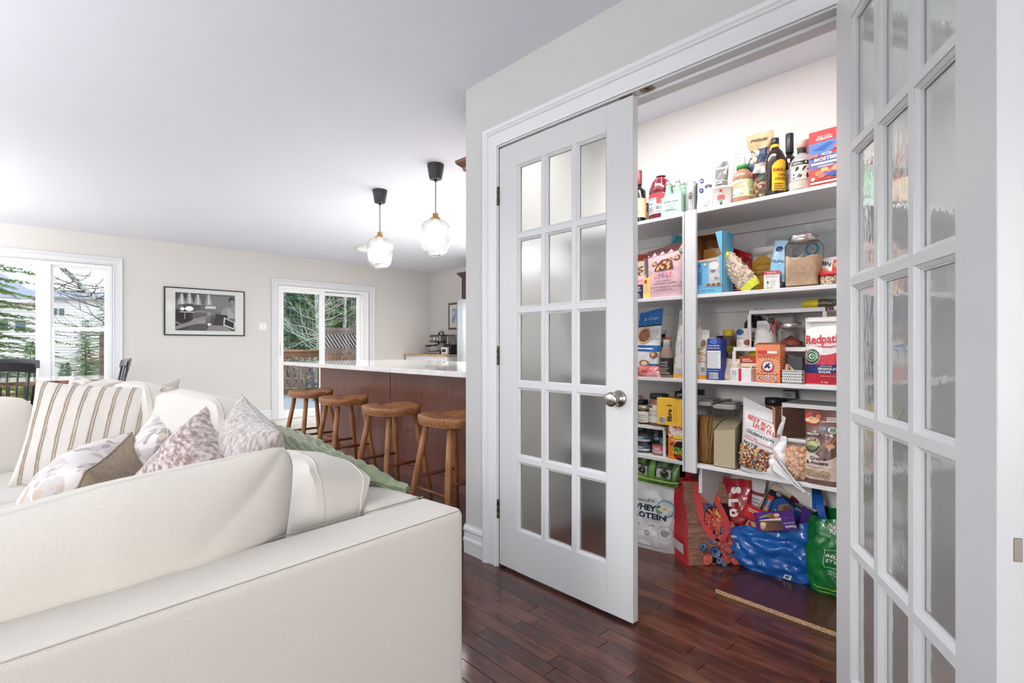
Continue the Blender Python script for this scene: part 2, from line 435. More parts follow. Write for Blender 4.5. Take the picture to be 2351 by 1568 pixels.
# ---------------------------------------------------------------- french doors
def frosted():
    m = bpy.data.materials.new('pebbled_frosted_glass'); m.use_nodes = True
    n = m.node_tree.nodes; L = m.node_tree.links; b = n['Principled BSDF']
    b.inputs['Base Color'].default_value = (*lin((252, 254, 253)), 1)
    b.inputs['Transmission Weight'].default_value = 1; b.inputs['Roughness'].default_value = .36; b.inputs['IOR'].default_value = 1.1
    b.inputs['Coat Weight'].default_value = .4; b.inputs['Coat Roughness'].default_value = .15
    co = n.new('ShaderNodeTexCoord')
    t = n.new('ShaderNodeTexNoise'); t.inputs['Scale'].default_value = 420; t.inputs['Detail'].default_value = 2
    L.new(co.outputs['Object'], t.inputs['Vector'])
    bp = n.new('ShaderNodeBump'); bp.inputs['Strength'].default_value = .35; bp.inputs['Distance'].default_value = .002
    L.new(t.outputs[0], bp.inputs['Height']); L.new(bp.outputs[0], b.inputs['Normal'])
    mp = n.new('ShaderNodeMapping'); mp.inputs['Scale'].default_value = (1, 1, .5)
    t2 = n.new('ShaderNodeTexNoise'); t2.inputs['Scale'].default_value = 60; t2.inputs['Detail'].default_value = 2
    L.new(co.outputs['Object'], mp.inputs[0]); L.new(mp.outputs[0], t2.inputs['Vector'])
    bp2 = n.new('ShaderNodeBump'); bp2.inputs['Strength'].default_value = .10; bp2.inputs['Distance'].default_value = .004
    L.new(t2.outputs[0], bp2.inputs['Height'])
    gl = n.new('ShaderNodeBsdfGlossy'); gl.inputs['Roughness'].default_value = .03; gl.inputs[0].default_value = (.93, .97, .95, 1)
    L.new(bp2.outputs[0], gl.inputs['Normal'])
    lw = n.new('ShaderNodeLayerWeight'); lw.inputs[0].default_value = .5
    pw_ = n.new('ShaderNodeMath'); pw_.operation = 'POWER'; pw_.inputs[1].default_value = 3; L.new(lw.outputs['Facing'], pw_.inputs[0])
    ml = n.new('ShaderNodeMath'); ml.operation = 'MULTIPLY'; ml.inputs[1].default_value = 1.5; ml.use_clamp = True; L.new(pw_.outputs[0], ml.inputs[0])
    mx = n.new('ShaderNodeMixShader'); L.new(ml.outputs[0], mx.inputs[0]); L.new(b.outputs[0], mx.inputs[1]); L.new(gl.outputs[0], mx.inputs[2])
    L.new(mx.outputs[0], n['Material Output'].inputs[0])
    return m
FROST = frosted()
def french_door(name, W, H, stile, top, bottom, knob_side):
    """local: x along the leaf from the hinge, y thickness (0..-.035 = room side negative), z up"""
    t0, t1 = -.0175, .0175; mw = .022
    d = bpy.data.objects.new(name, None); C.objects.link(d); d['kind'] = 'structure'
    MB().box((0, t0, 0), (stile, t1, H), .0015).build('stile', DOORP, d)
    MB().box((W-stile, t0, 0), (W, t1, H), .0015).build('stile', DOORP, d)
    MB().box((stile, t0+.0004, H-top), (W-stile, t1-.0004, H)).build('rail', DOORP, d)
    MB().box((stile, t0+.0004, 0), (W-stile, t1-.0004, bottom)).build('rail', DOORP, d)
    fx0, fx1, fz0, fz1 = stile, W-stile, bottom, H-top
    cw = (fx1-fx0-2*mw)/3; chh = (fz1-fz0-4*mw)/5; bd = .012
    for i in range(2):
        xx = fx0+cw*(i+1)+mw*i; MB().box((xx, t0+.0008, fz0), (xx+mw, t1-.0008, fz1)).build('muntin', DOORP, d)
    for j in range(4):
        zz = fz0+chh*(j+1)+mw*j; MB().box((fx0, t0+.0009, zz), (fx1, t1-.0009, zz+mw)).build('muntin', DOORP, d)
    gb = None
    prof = [(0, .0165), (-.0015, .0135), (-.004, .012), (-.009, .008), (-.0095, .006), (-bd, .0055), (-bd, .0022)]
    bm_ = MB()
    casing(bm_, (0, 0, 0), (1, 0, 0), (0, -1, 0), cw, chh, prof, closed=True)
    casing(bm_, (0, 0, 0), (1, 0, 0), (0, 1, 0), cw, chh, prof, closed=True)
    bmesh_ = bm_.mesh('glazing_bead', DOORP)
    gm = MB().box((.008, -.002, .008), (cw-.008, .002, chh-.008)).mesh('glass_pane', FROST)
    for i in range(3):
        for j in range(5):
            X, Z = fx0+i*(cw+mw), fz0+j*(chh+mw)
            o = bpy.data.objects.new('glass_pane', gm); C.objects.link(o); o.parent = d; o.location = (X, 0, Z)
            o = bpy.data.objects.new('glazing_bead', bmesh_); C.objects.link(o); o.parent = d; o.location = (X, 0, Z)
    NK = mat('satin_nickel', (176, 168, 160), .25, metal=1)
    kx = W-.062; kz = .877-.012
    for sg in ((1, -1) if knob_side else ()):
        pr = [(0, .0), (.033, .0), (.0335, .004), (.030, .008), (.025, .0095), (.024, .013), (.017, .017), (.0125, .022), (.0125, .034), (.017, .038), (.0245, .043), (.0285, .050), (.0292, .056), (.027, .062), (.020, .066), (0, .068)]
        M = Matrix.Translation((kx, sg*.0175, kz)) @ Matrix.Rotation(-sg*PI/2, 4, 'X')
        MB().lathe(pr, 32, M=M).build('doorknob', NK, d, label='satin nickel round doorknob')
    return d
door_l = french_door('door_1', .768, 2.042, .125, .108, .195, True)
door_l.location = (XP+.0175, OY1-.003, .014); door_l.rotation_euler = (0, 0, R(-90))
HG = mat('hinge_bronze', (92, 76, 64), .4, metal=.9)
for z in (1.825, 1.04, .285):                       # knuckles stand proud in the jamb gap
    h = MB().lathe([(0, -.046), (.0045, -.046), (.0065, -.043), (.0065, -.015), (.0060, -.0148), (.0065, -.0145), (.0065, .0145), (.0060, .0148), (.0065, .015), (.0065, .043), (.0045, .046), (0, .046)], 12)
    h.box((-.0065, -.004, -.043), (.0065, .010, .043))
    o = h.build('hinge', HG, door_l); o.location = (-.004, -.0215, z-.014)
ang = math.atan2(-.5076, -.8616)
LP = mat('latch_plate_metal', (150, 140, 130), .35, metal=.8)
door_r = french_door('door_2', .735, 2.042, .115, .108, .195, False)
door_r.location = (1.692, .4225, .014); door_r.rotation_euler = (0, 0, ang)
MB().box((.7345, .002, .755), (.7362, .013, .79), .0008).build('latch_plate', LP, door_r)
for z in (1.825, 1.04, .285):
    h = MB().lathe([(0, -.046), (.0065, -.046), (.0065, .046), (0, .046)], 12); h.box((-.012, -.004, -.043), (.002, .010, .043))
    o = h.build('hinge', HG, door_r); o.location = (-.004, .020, z-.014)

# ---------------------------------------------------------------- left window and patio door
GL = bpy.data.materials.new('clear_window_glass'); GL.use_nodes = True
_n = GL.node_tree.nodes; _n.remove(_n['Principled BSDF'])
_t = _n.new('ShaderNodeBsdfTransparent'); _g = _n.new('ShaderNodeBsdfGlossy'); _x = _n.new('ShaderNodeMixShader')
_g.inputs['Roughness'].default_value = .02; _x.inputs[0].default_value = .02; _t.inputs[0].default_value = (.97, .985, .98, 1)
GL.node_tree.links.new(_t.outputs[0], _x.inputs[1]); GL.node_tree.links.new(_g.outputs[0], _x.inputs[2]); GL.node_tree.links.new(_x.outputs[0], _n['Material Output'].inputs[0])
VINYL = mat('white_vinyl', (240, 241, 241), .35)
win = bpy.data.objects.new('window_1', None); C.objects.link(win); win['kind'] = 'structure'
mb = MB(); casing(mb, (WX0, YF, WZ0), (1, 0, 0), (0, -1, 0), WX1-WX0, WZ1-WZ0, CASE, closed=True); mb.build('casing', TRIM, win)
yy0, yy1 = YF+.02, YF+.10
mb = MB()
fr = .045
mb.box((WX0, yy0, WZ0), (WX0+fr, yy1, WZ1), .003); mb.box((WX1-fr, yy0, WZ0), (WX1, yy1, WZ1), .003)
mb.box((WX0, yy0+.001, WZ1-fr), (WX1, yy1, WZ1), .003); mb.box((WX0, yy0+.001, WZ0), (WX1, yy1, WZ0+fr), .003)
mb.box((.165, yy0-.002, WZ0+.01), (.275, yy1+.002, WZ1-.01), .004); mb.box((-.93, yy0-.002, WZ0+.01), (-.84, yy1+.002, WZ1-.01), .004)
mb.build('window_frame', VINYL, win)
MB().box((WX0-.0, YF-.0, WZ0-.0), (WX1, YF+.02, WZ0+.02), .003).build('window_sill', VINYL, win)
def sash(x0, x1, z0, z1, y, parent=win, t=.03, nm='sash', wd=.03):
    m = MB()
    m.box((x0, y, z0), (x0+wd, y+t, z1), .003); m.box((x1-wd, y, z0), (x1, y+t, z1), .003)
    m.box((x0+wd, y+.0005, z0), (x1-wd, y+t, z0+wd), .003); m.box((x0+wd, y+.0005, z1-wd), (x1-wd, y+t, z1), .003)
    f = m.build(nm, VINYL, parent)
    MB().box((x0+wd-.004, y+t*.4, z0+wd-.004), (x1-wd+.004, y+t*.55, z1-wd+.004)).build('glass_pane', GL, f)
    return f
sash(.275, WX1-fr, 1.285, WZ1-fr+.002, YF+.055, wd=.028); sash(.275, WX1-fr, WZ0+fr-.002, 1.30, YF+.03, wd=.034)
sash(-.84, .165, WZ0+fr-.002, WZ1-fr+.002, YF+.045, wd=.02)
pd = bpy.data.objects.new('door_3', None); C.objects.link(pd); pd['kind'] = 'structure'
mb = MB(); casing(mb, (DX0, YF, 0), (1, 0, 0), (0, -1, 0), DX1-DX0, DZ1, [(o, t) for o, t in CASE]); mb.build('casing', TRIM, pd)
mb = MB(); mb.box((DX0, YF+.005, 0), (DX0+.03, YF+.13, DZ1), .003); mb.box((DX1-.13, YF+.005, 0), (DX1-.10, YF+.13, DZ1), .003); mb.box((DX1-.10, YF+.02, 0), (DX1, YF+.13, DZ1), .003)
mb.box((DX0, YF+.006, DZ1-.04), (DX1, YF+.13, DZ1), .003); mb.box((DX0, YF+.0, 0.0), (DX1, YF+.13, .06), .003); mb.build('door_frame', VINYL, pd)
sash(DX0+.03, 3.53, .06, DZ1-.035, YF+.03, pd, .04, 'sliding_panel', .062)
sash(3.47, DX1-.13, .06, DZ1-.05, YF+.075, pd, .04, 'sliding_panel', .05)
MB().box((DX0+.04, YF+.012, .95), (DX0+.07, YF+.03, 1.15), .006).build('door_handle', VINYL, pd)
# light switch beside the patio door
y0 = YF-.006
sw = thing('light_switch', 'white double light switch plate on the wall beside the patio door', 'switch', (2.585, YF, 1.375))
MB().box((-.058, -.006, -.058), (.058, 0, .058), .003).build('plate', mat('switch_plate', (226, 224, 220), .4), sw)
for s in (-.023, .023): MB().box((s-.014, -.009, -.032), (s+.014, -.005, .032), .002).build('rocker', mat('switch_white', (236, 235, 232), .35), sw)

# ---------------------------------------------------------------- pantry shelving
SHELFM = mat('white_melamine', (226, 225, 226), .4)
TZ = (1.745, 1.336, .925, .516); STH = .018
pan = thing('pantry_shelving', 'white built-in pantry shelving with four shelves and a front post', 'shelving', (XS, 1.1, 0))
for z in TZ:
    o = MB().box((0, -.95, z-STH), (XB-XS, .96, z), .0015).build('shelf', SHELFM, pan)
    c = MB().box((XB-XS-.018, -.95, z-STH-.052), (XB-XS, .96, z-STH)).box((XB-XS-.023, -.95, z-STH-.052), (XB-XS-.017, .96, z-STH-.044)).build('cleat', SHELFM, pan)
MB().box((-.019, .106, .472), (-.0005, .164, TZ[0]-.002), .002).box((-.019, .168, .472), (-.0005, .176, TZ[0]-.002), .001).build('post', TRIM, pan)
MB().poly([(.05, .108, TZ[3]-STH), (XB-XS, .108, TZ[3]-STH), (XB-XS, .108, .19), (.30, .108, .19), (.05, .108, .365)], (0, .018, 0)).build('bracket', TRIM, pan)
# loose board on the pantry floor
bd = thing('shelf_board', 'dark brown laminated board with raw chipboard edge lying on the floor', 'board', (2.215, .60, 0.0005))
BRD = mat('brown_laminate', (82, 44, 36), .28, var=((66, 34, 30), 5, (1, .2, 1)), coat=.2)
MB().box((0.0012, -.46, .0), (.50, .445, .0172)).build('board', BRD, bd)
MB().box((0, -.46, .0), (.0011, .445, .0172)).build('edge', mat('raw_chipboard', (214, 182, 140), .8, var=((150, 112, 78), 160)), bd, label='raw chipboard edge')
bd.rotation_euler = (0, 0, R(-1.5))
# ================================================================ kitchen
QZ = mat('white_quartz', (238, 236, 233), .045, var=((228, 226, 223), 9), coat=.3)
MAH = mat('mahogany_panel', (104, 58, 47), .28, var=((122, 70, 56), 7, (6, 6, .5)), coat=.25)
isl = thing('kitchen_island', 'long kitchen island with mahogany panels along the stools', 'island', (2.38, 4.0, 0))
# four front panels split by dark seams, end panel
for y0, y1 in ((2.45, 4.065), (4.075, 5.53)):
    MB().box((0, y0-4, .0), (.02, y1-4, .880), .0015).build('panel', MAH, isl)
MB().box((.02, -1.55, .0), (1.05, 1.53, .880)).build('body', MAH, isl)
MB().box((.006, .066, 0), (.02, .074, .88)).build('seam', mat('seam_dark', (42, 22, 20), .6), isl)
WP = mat('white_cabinet_paint', (228, 228, 228), .35)
MB().box((.03, 1.531, 0), (1.04, 1.55, .88)).build('end_panel', WP, isl, label='white end panel')
MB().box((-.012, -1.55, 0), (.0, 1.53, .09), .001).build('toe_board', MAH, isl)
ct = MB().box((2.09, 2.30, .881), (3.45, 5.83, .92), .003).build('countertop', QZ)
tag(ct, 'white quartz worktop resting on the mahogany island', 'countertop')
# bar stools
OAK = mat('honey_oak', (172, 118, 74), .38, var=((138, 88, 52), 5, (3, 14, 14)), bump=(30, .1))
OAK2 = mat('oak_leg', (176, 122, 78), .4, var=((144, 94, 56), 5, (14, 14, 1.5)), bump=(30, .1))
ST_D = mat('oak_stretcher', (128, 70, 40), .4, var=((104, 54, 30), 6))
def make_stool(label):
    t = thing('bar_stool', label, 'stool', group='bar stools along the island')
    H = .665; Rr = .212
    mb = MB(); n = 48
    def out(a):           # D-shaped outline, flat towards +x (the island), round in front
        c, s = math.cos(a), math.sin(a)
        k = 1/((abs(c)**2.6+abs(s)**2.6)**(1/2.6)); x = Rr*.88*k*c; y = Rr*k*s
        if x > 0: x *= .92
        return x, y
    def top(x, y):        # saddle dish, raised lip at the rear (towards the island) with a ridge
        r = math.hypot(x/(Rr*.9), y/Rr); z = H-.026*(max(0, 1-r*r))**.8
        if x > .03: z += .020*min(1, (x-.03)/.12)-.018*max(0, (abs(y)-.06)/.15)
        return z
    rings = []
    for k in range(9):
        q = k/8; rings.append([(out(2*PI*i/n)[0]*q, out(2*PI*i/n)[1]*q) for i in range(n)])
    vs = [(*rings[0][0], top(0, 0))]; 
    for k in range(1, 9): vs += [(x, y, top(x, y)-(.003 if k == 8 else 0)) for x, y in rings[k]]
    vs += [(x*1.012, y*1.012, top(x, y)-.009) for x, y in rings[8]]
    vs += [(x*1.0, y*1.0, H-.050) for x, y in rings[8]]; vs += [(x*.96, y*.96, H-.058) for x, y in rings[8]]
    fs = [(0, 1+i, 1+(i+1) % n) for i in range(n)]
    for k in range(10):
        b0 = 1+k*n
        for i in range(n):
            j = (i+1) % n; fs.append((b0+i, b0+n+i, b0+n+j, b0+j))
    fs.append(tuple(1+10*n+i for i in range(n)))
    mb.add(vs, fs, 0, True).build('seat', OAK, t)
    P = {}
    for sx_ in (-1, 1):
        for sy_ in (-1, 1):
            a = Vector((sx_*.105, sy_*.120, H-.048)); b = Vector((sx_*.195, sy_*.205, 0)); P[sx_, sy_] = (a, b)
            MB().tube([a, a.lerp(b, .35), a.lerp(b, .6), b], [.0185, .0205, .0195, .014], 12).build('leg', OAK2, t)
    def at(k, z): a, b = P[k]; f = (a.z-z)/a.z; return a.lerp(b, f)
    for k1, k2, z in (((-1, -1), (-1, 1), .215), ((1, -1), (1, 1), .215), ((-1, -1), (1, -1), .275), ((-1, 1), (1, 1), .275)):
        MB().tube([at(k1, z), at(k1, z).lerp(at(k2, z), .5), at(k2, z)], [.009, .012, .009], 10).build('stretcher', ST_D, t)
    return t
st = make_stool('oak bar stool nearest the pantry wall, cut off by the wall edge')
st.location = (1.955, 2.60, 0)
for (x, y, rz, lb) in ((1.945, 3.30, 4, 'oak bar stool second nearest the pantry wall'), (1.985, 4.13, -3, 'oak bar stool third from the pantry wall, below the panel end'), (2.03, 4.92, 3, 'oak bar stool at the far end, in front of the patio door')):
    copy_thing(st, (x, y, 0), R(rz), lb)
# pendants
CORD = mat('black_cord', (38, 38, 42), .6); CUP = mat('black_plastic', (50, 51, 55), .45)
BRS = mat('brushed_brass', (196, 160, 108), .3, metal=1)
RIB = bpy.data.materials.new('ribbed_clear_glass'); RIB.use_nodes = True
_n = RIB.node_tree.nodes; _n.remove(_n['Principled BSDF']); _t = _n.new('ShaderNodeBsdfTransparent'); _t.inputs[0].default_value = (.97, .975, .98, 1)
_g = _n.new('ShaderNodeBsdfGlossy'); _g.inputs['Roughness'].default_value = .08; _x = _n.new('ShaderNodeMixShader'); _f = _n.new('ShaderNodeLayerWeight'); _f.inputs[0].default_value = .35
_q = RIB.node_tree.links; _q.new(_f.outputs['Facing'], _x.inputs[0]); _q.new(_t.outputs[0], _x.inputs[1]); _q.new(_g.outputs[0], _x.inputs[2]); _q.new(_x.outputs[0], _n['Material Output'].inputs[0])
BULB = mat('lit_bulb', (255, 252, 246), .5, emit=2.2)
def make_pendant(label):
    t = thing('pendant_lamp', label, 'lamp', group='pendant lamps over the island')
    MB().lathe([(0, 0), (.062, 0), (.063, -.006), (.047, -.105), (.043, -.110), (.012, -.108), (0, -.108)], 32).build('ceiling_cup', CUP, t)
    MB().lathe([(.012, -.106), (.010, -.122), (.005, -.132), (.003, -.134)], 12).build('strain_relief', CORD, t)
    MB().tube([(0, 0, -.12), (0, 0, -.37)], .0032, 8).build('cord', CORD, t)
    MB().lathe([(0, -.365), (.021, -.365), (.022, -.368), (.022, -.398), (.040, -.400), (.041, -.404), (.041, -.414), (0, -.414)], 32).build('lamp_holder', BRS, t)
    mb = MB(); n = 144
    prof = [(.036, -.414), (.066, -.421), (.088, -.437), (.102, -.462), (.107, -.492), (.107, -.53), (.103, -.575), (.096, -.615), (.084, -.645), (.065, -.668), (.045, -.678), (.043, -.674)]
    def rad(i, r, z):
        rib = .0030*math.cos(2*PI*i*36/n) if -.66 < z < -.42 else 0
        return r+rib
    def shell(sc, rib):
        vs = []; fs = []
        for r, z in prof:
            for i in range(n):
                q = rad(i, r*sc, z) if rib else r*sc
                vs.append((q*math.cos(2*PI*i/n), q*math.sin(2*PI*i/n), z))
        for j in range(len(prof)-1):
            for i in range(n):
                k = (i+1) % n; q = (j*n+i, (j+1)*n+i, (j+1)*n+k, j*n+k); fs.append(q if rib else tuple(reversed(q)))
        mb.add(vs, fs, 0, True)
    shell(1, True); shell(.965, False)
    mb.build('glass_shade', RIB, t)
    MB().lathe([(0, -.414), (.018, -.414), (.020, -.438), (.046, -.452), (.066, -.475), (.074, -.505), (.075, -.56), (.070, -.60), (.052, -.622), (0, -.630)], 24).build('bulb', BULB, t)
    return t
p1 = make_pendant('ribbed glass pendant lamp hanging nearer the pantry wall, higher in view'); p1.location = (2.258, 3.207, ZC)
copy_thing(p1, (2.28, 4.07, ZC), label='ribbed glass pendant lamp further away, left of the other')
c_ = PX(858, 570, 7.2)
fl = thing('ceiling_light', 'round flat white ceiling light behind the further pendant', 'lamp', (c_.x, c_.y, ZC))
MB().lathe([(0, 0), (.235, 0), (.24, -.006), (.238, -.022), (.225, -.026), (.222, -.022)], 48).build('rim', TRIM, fl)
MB().lathe([(.222, -.022), (0, -.024)], 48).build('diffuser', mat('opal_diffuser', (240, 240, 240), .4, emit=.25), fl)
# upper cabinet whose crown peeks past the pantry wall
CHR = mat('cherry_cabinet', (132, 72, 44), .3, var=((98, 50, 32), 6, (1, 1, .4)), coat=.3)
DKC = mat('espresso_cabinet', (62, 46, 44), .35, var=((74, 54, 50), 6, (1, 1, .4)))
def crown(mb, x0, x1, y0, y1, z, out=.055):
    prof = [(0, 0), (.004, .004), (.006, .012), (.018, .02), (.022, .036), (.038, .05), (.05, .062), (.052, .072), (.055, .078)]
    vs = []; 
    for o, h in prof:
        for a, b in ((x0-o, y0-o), (x1+o, y0-o), (x1+o, y1+o), (x0-o, y1+o)): vs.append((a, b, z+h))
    fs = []
    for j in range(len(prof)-1):
        for i in range(4): k = (i+1) % 4; fs.append((j*4+i, j*4+k, (j+1)*4+k, (j+1)*4+i))
    j = len(prof)-1; fs.append((j*4, j*4+1, j*4+2, j*4+3)); mb.add(vs, fs)
uc = thing('wall_cabinet', 'reddish brown wall cabinet whose crown moulding shows beside the pantry wall', 'cabinet', (1.985, YC+.003, 1.40))
MB().box((0, 0, 0), (.75, .315, .735), .002).build('body', CHR, uc)
for k in range(2): MB().box((.004+.375*k, .316, .006), (.371+.375*k, .336, .729), .002).box((.06+.375*k, .335, .07), (.315+.375*k, .340, .66), .002).build('door', CHR, uc)
mb = MB(); crown(mb, 0, .75, .03, .318, .735); mb.build('crown_moulding', CHR, uc)
dc = thing('wall_cabinet', 'espresso brown cabinet above the refrigerator', 'cabinet', (4.95, 5.42, 1.815))
MB().box((.02, 0, 0), (.565, .93, .32), .002).build('body', DKC, dc)
for k in range(2):
    y0 = .006+.465*k
    MB().box((0, y0, .006), (.019, y0+.453, .314), .002).box((-.004, y0+.03, .03), (.003, y0+.06, .29), .001).box((-.004, y0+.39, .03), (.003, y0+.42, .29), .001).build('door', DKC, dc)
mb = MB(); crown(mb, .0, .50, .0, .93, .32); mb.build('crown_moulding', DKC, dc)
# refrigerator
SS = mat('brushed_steel', (214, 216, 220), .22, metal=1, bump=(60, .03, (1, 1, .02)))
fr_ = thing('refrigerator', 'stainless steel refrigerator with curved doors beside the pantry wall', 'refrigerator', (4.79, 5.42, 0))
MB().box((.07, 0, 0), (.72, .92, 1.785), .01).build('body', mat('fridge_side', (170, 172, 176), .4), fr_)
def fdoor(y0, y1, z0, z1):
    m = MB(); nn = 16
    def f(i, j):
        y = y0+(y1-y0)*i; q = math.sin(PI*min(1, max(0, i)))**.35
        return (.068-.045*q, y, z0+(z1-z0)*j)
    m.grid(f, nn, 1, flip=True)
    m.add([f(i/nn, 1) for i in range(nn+1)]+[(.07, y1, z1), (.07, y0, z1)], [tuple(range(nn+3))]); return m
fdoor(.002, .457, .62, 1.785).build('door', SS, fr_); fdoor(.463, .918, .62, 1.785).build('door', SS, fr_); fdoor(.002, .918, .06, .61).build('drawer', SS, fr_)
for y in (.415, .505):
    MB().tube([(.035, y, .85), (-.015, y, .90), (-.03, y, 1.2), (-.015, y, 1.60), (.035, y, 1.65)], .012, 10).build('handle', mat('dark_steel', (120, 122, 126), .3, metal=1), fr_)
# framed print on the kitchen wall
fp = thing('picture_frame', 'brown framed print on the kitchen wall beside the refrigerator', 'picture', (XK-.012, 7.20, 1.61))
BF = mat('walnut_frame', (116, 84, 52), .45)
for a, b in (((0, -.24, -.235), (.012, -.205, .235)), ((0, .205, -.235), (.012, .24, .235)), ((0, -.205, -.235), (.012, .205, -.20)), ((0, -.205, .20), (.012, .205, .235))): MB().box(a, b, .002).build('frame_piece', BF, fp)
MB().box((.004, -.205, -.20), (.011, .205, .20)).build('mat_board', mat('blue_grey_mat', (206, 212, 220), .6), fp)
MB().box((.003, -.13, -.13), (.0045, .13, .13)).build('print', mat('blue_print', (120, 140, 168), .6, var=((196, 200, 204), 9)), fp)
# coffee cart and machine
cart = thing('kitchen_cart', 'white kitchen cart with wooden top in the corner by the refrigerator', 'cart', (4.95, 6.74, 0))
CT = mat('cart_wood', (196, 158, 120), .4, var=((176, 138, 100), 8, (4, 1, 1)))
MB().box((-.02, -.02, .925), (.54, 1.22, .953), .003).build('cart_top', CT, cart)
MB().box((0.012, .012, .83), (.50, 1.18, .925)).build('apron', WP, cart)
for a in (0, .46):
    for b in (0, 1.14): MB().box((a, b, 0), (a+.05, b+.05, .924), .002).build('leg', WP, cart)
for z in (.2, .5): MB().box((.01, .01, z), (.50, 1.18, z+.02), .002).build('shelf', CT, cart)
em = thing('espresso_machine', 'stainless steel espresso machine with black portafilter on the kitchen cart', 'coffee machine', (5.10, 7.12, .953))
SSm = mat('machine_steel', (150, 146, 142), .28, metal=.9); BLK = mat('gloss_black', (28, 28, 30), .25)
# local: x depth (front at 0), y width 0..0.32
MB().box((-.02, .0, .0), (.34, .32, .055), .008).build('drip_base', SSm, em)
MB().box((-.03, .02, .045), (.15, .30, .058), .003).build('drip_tray', BLK, em, label='black drip tray')
MB().box((.15, .0, .055), (.34, .32, .30), .012).build('body', SSm, em)
MB().box((.155, -.006, .06), (.32, .0, .29), .004).build('side_panel', mat('side_steel', (176, 172, 168), .35, metal=.8), em)
MB().box((.0, .0, .20), (.16, .32, .315), .018).build('front_head', mat('head_steel', (128, 122, 118), .3, metal=.9), em)
MB().box((.02, .012, .314), (.34, .31, .325), .004).build('cup_tray', BLK, em)
for k, y in enumerate((.06, .16, .26)):
    MB().lathe([(0, 0), (.026 if k == 1 else .018, 0), (.026 if k == 1 else .018, .012), (0, .014)], 20, M=Matrix.Translation((0, y, .258)) @ Matrix.Rotation(-PI/2, 4, 'Y')).build('dial', mat('dial_chrome', (230, 230, 230), .2, metal=.7), em)
MB().lathe([(0, 0), (.036, 0), (.038, .03), (.030, .045), (0, .045)], 20, M=Matrix.Translation((.075, .17, .16))).build('group_head', SSm, em)
MB().tube([(.06, .17, .15), (-.03, .175, .145), (-.06, .178, .143), (-.16, .185, .138)], [.012, .010, .015, .017], 10).build('portafilter', BLK, em)
MB().tube([(.06, .045, .21), (.05, .04, .12), (.045, .035, .075)], .005, 8).build('steam_wand', SSm, em)
MB().lathe([(.030, .325), (.034, .395), (.031, .395), (.028, .33)], 24, M=Matrix.Translation((.13, .13, 0))).build('milk_jug', SSm, em)
MB().lathe([(0, .325), (.05, .325), (.056, .35), (.045, .376), (0, .38)], 24, M=Matrix.Translation((.20, .24, 0))).build('bean_hopper', BLK, em)
gd = thing('coffee_grinder', 'small black and white grinder box beside the espresso machine', 'grinder', (5.12, 6.86, .953))
MB().box((0, 0, 0), (.16, .20, .16), .01).build('body', BLK, gd)
MB().box((-.05, .03, .0), (.0, .19, .115), .008).build('control_panel', mat('panel_white', (228, 226, 224), .4), gd)
MB().box((-.0515, .06, .035), (-.049, .16, .085)).build('keypad', BLK, gd)
MB().lathe([(0, 0), (.03, 0), (.03, .04), (.012, .05), (0, .05)], 16, M=Matrix.Translation((.05, .12, .16))).build('cap', SSm, gd)

# ================================================================ far wall picture
pf = thing('picture_frame', 'black framed black and white photograph of hands holding cups', 'picture', (1.853, YF-.022, 1.546))
hw, hh = .484, .317
for a, b in (((-hw, 0, -hh), (-hw+.014, .02, hh)), ((hw-.014, 0, -hh), (hw, .02, hh)), ((-hw+.014, 0, -hh), (hw-.014, .02, -hh+.014)), ((-hw+.014, 0, hh-.014), (hw-.014, .02, hh))):
    MB().box(a, b, .0015).build('frame_piece', mat('black_frame', (30, 29, 30), .4), pf)
MB().box((-hw+.013, .008, -hh+.013), (hw-.013, .018, hh-.013)).build('mat_board', mat('white_mat', (226, 223, 220), .7), pf)
pp = Print(lambda s, t, o: (s, .0075-o*1.2, t-.25), .716, .5)
G = lambda v: (v, max(0, v-3), max(0, v-2))
pp.rect(-.5, 0, .5, 1, G(92)); pp.rect(-.5, .55, -.1, 1, G(66)); pp.rect(0, .5, .5, .95, G(118)); pp.rect(-.5, 0, .5, .18, G(60)); pp.rect(-.5, .2, -.22, .55, G(34))
for k, (a, b) in enumerate(((-.40, .97), (-.28, .99), (-.14, .97), (.04, .98))):
    pp.polyg([(a-.02, b), (a+.02, b), (a+.07, b-.28), (a-.07, b-.28)], G(150)); pp.polyg([(a-.008, b), (a+.012, b), (a+.03, b-.27), (a-.015, b-.27)], G(206))
pp.ell(-.39, .57, .035, .03, G(250)); pp.ell(-.28, .58, .07, .045, G(252)); pp.rect(-.43, .48, -.2, .50, G(220)); pp.rect(-.36, .30, -.345, .5, G(150))
pp.polyg([(.24, .42), (.40, .40), (.5, .36), (.5, .78), (.42, .66), (.36, .66), (.28, .60)], G(140)); pp.ell(.44, .86, .055, .06, G(40)); pp.ell(.45, .81, .04, .045, G(128))
pp.polyg([(.34, .34), (.37, .66), (.5, .44), (.5, .36)], G(160))
pp.polyg([(-.16, .28), (.0, .28), (.01, .50), (-.19, .50)], G(86)); pp.ell(-.085, .50, .095, .026, G(150)); pp.ell(-.085, .49, .08, .018, G(108))   # left cup
pp.polyg([(.02, .24), (.14, .24), (.155, .62), (-.02, .62)], G(112)); pp.polyg([(-.025, .60), (.16, .60), (.155, .67), (-.015, .67)], G(196)); pp.ring(.045, .46, .018, .026, G(200)); pp.ell(.05, .17, .03, .028, G(224))
pp.polyg([(-.5, .02), (-.18, .17), (.0, .20), (-.02, .36), (-.20, .33), (-.26, .25), (-.5, .10)], G(132))
for k in range(4): pp.ell(-.08+.01*k, .24+.045*k, .07, .016, G(146-8*k), rot=.15); pp.ell(.13+.008*k, .24+.052*k, .09, .02, G(58+10*k), rot=-.12)
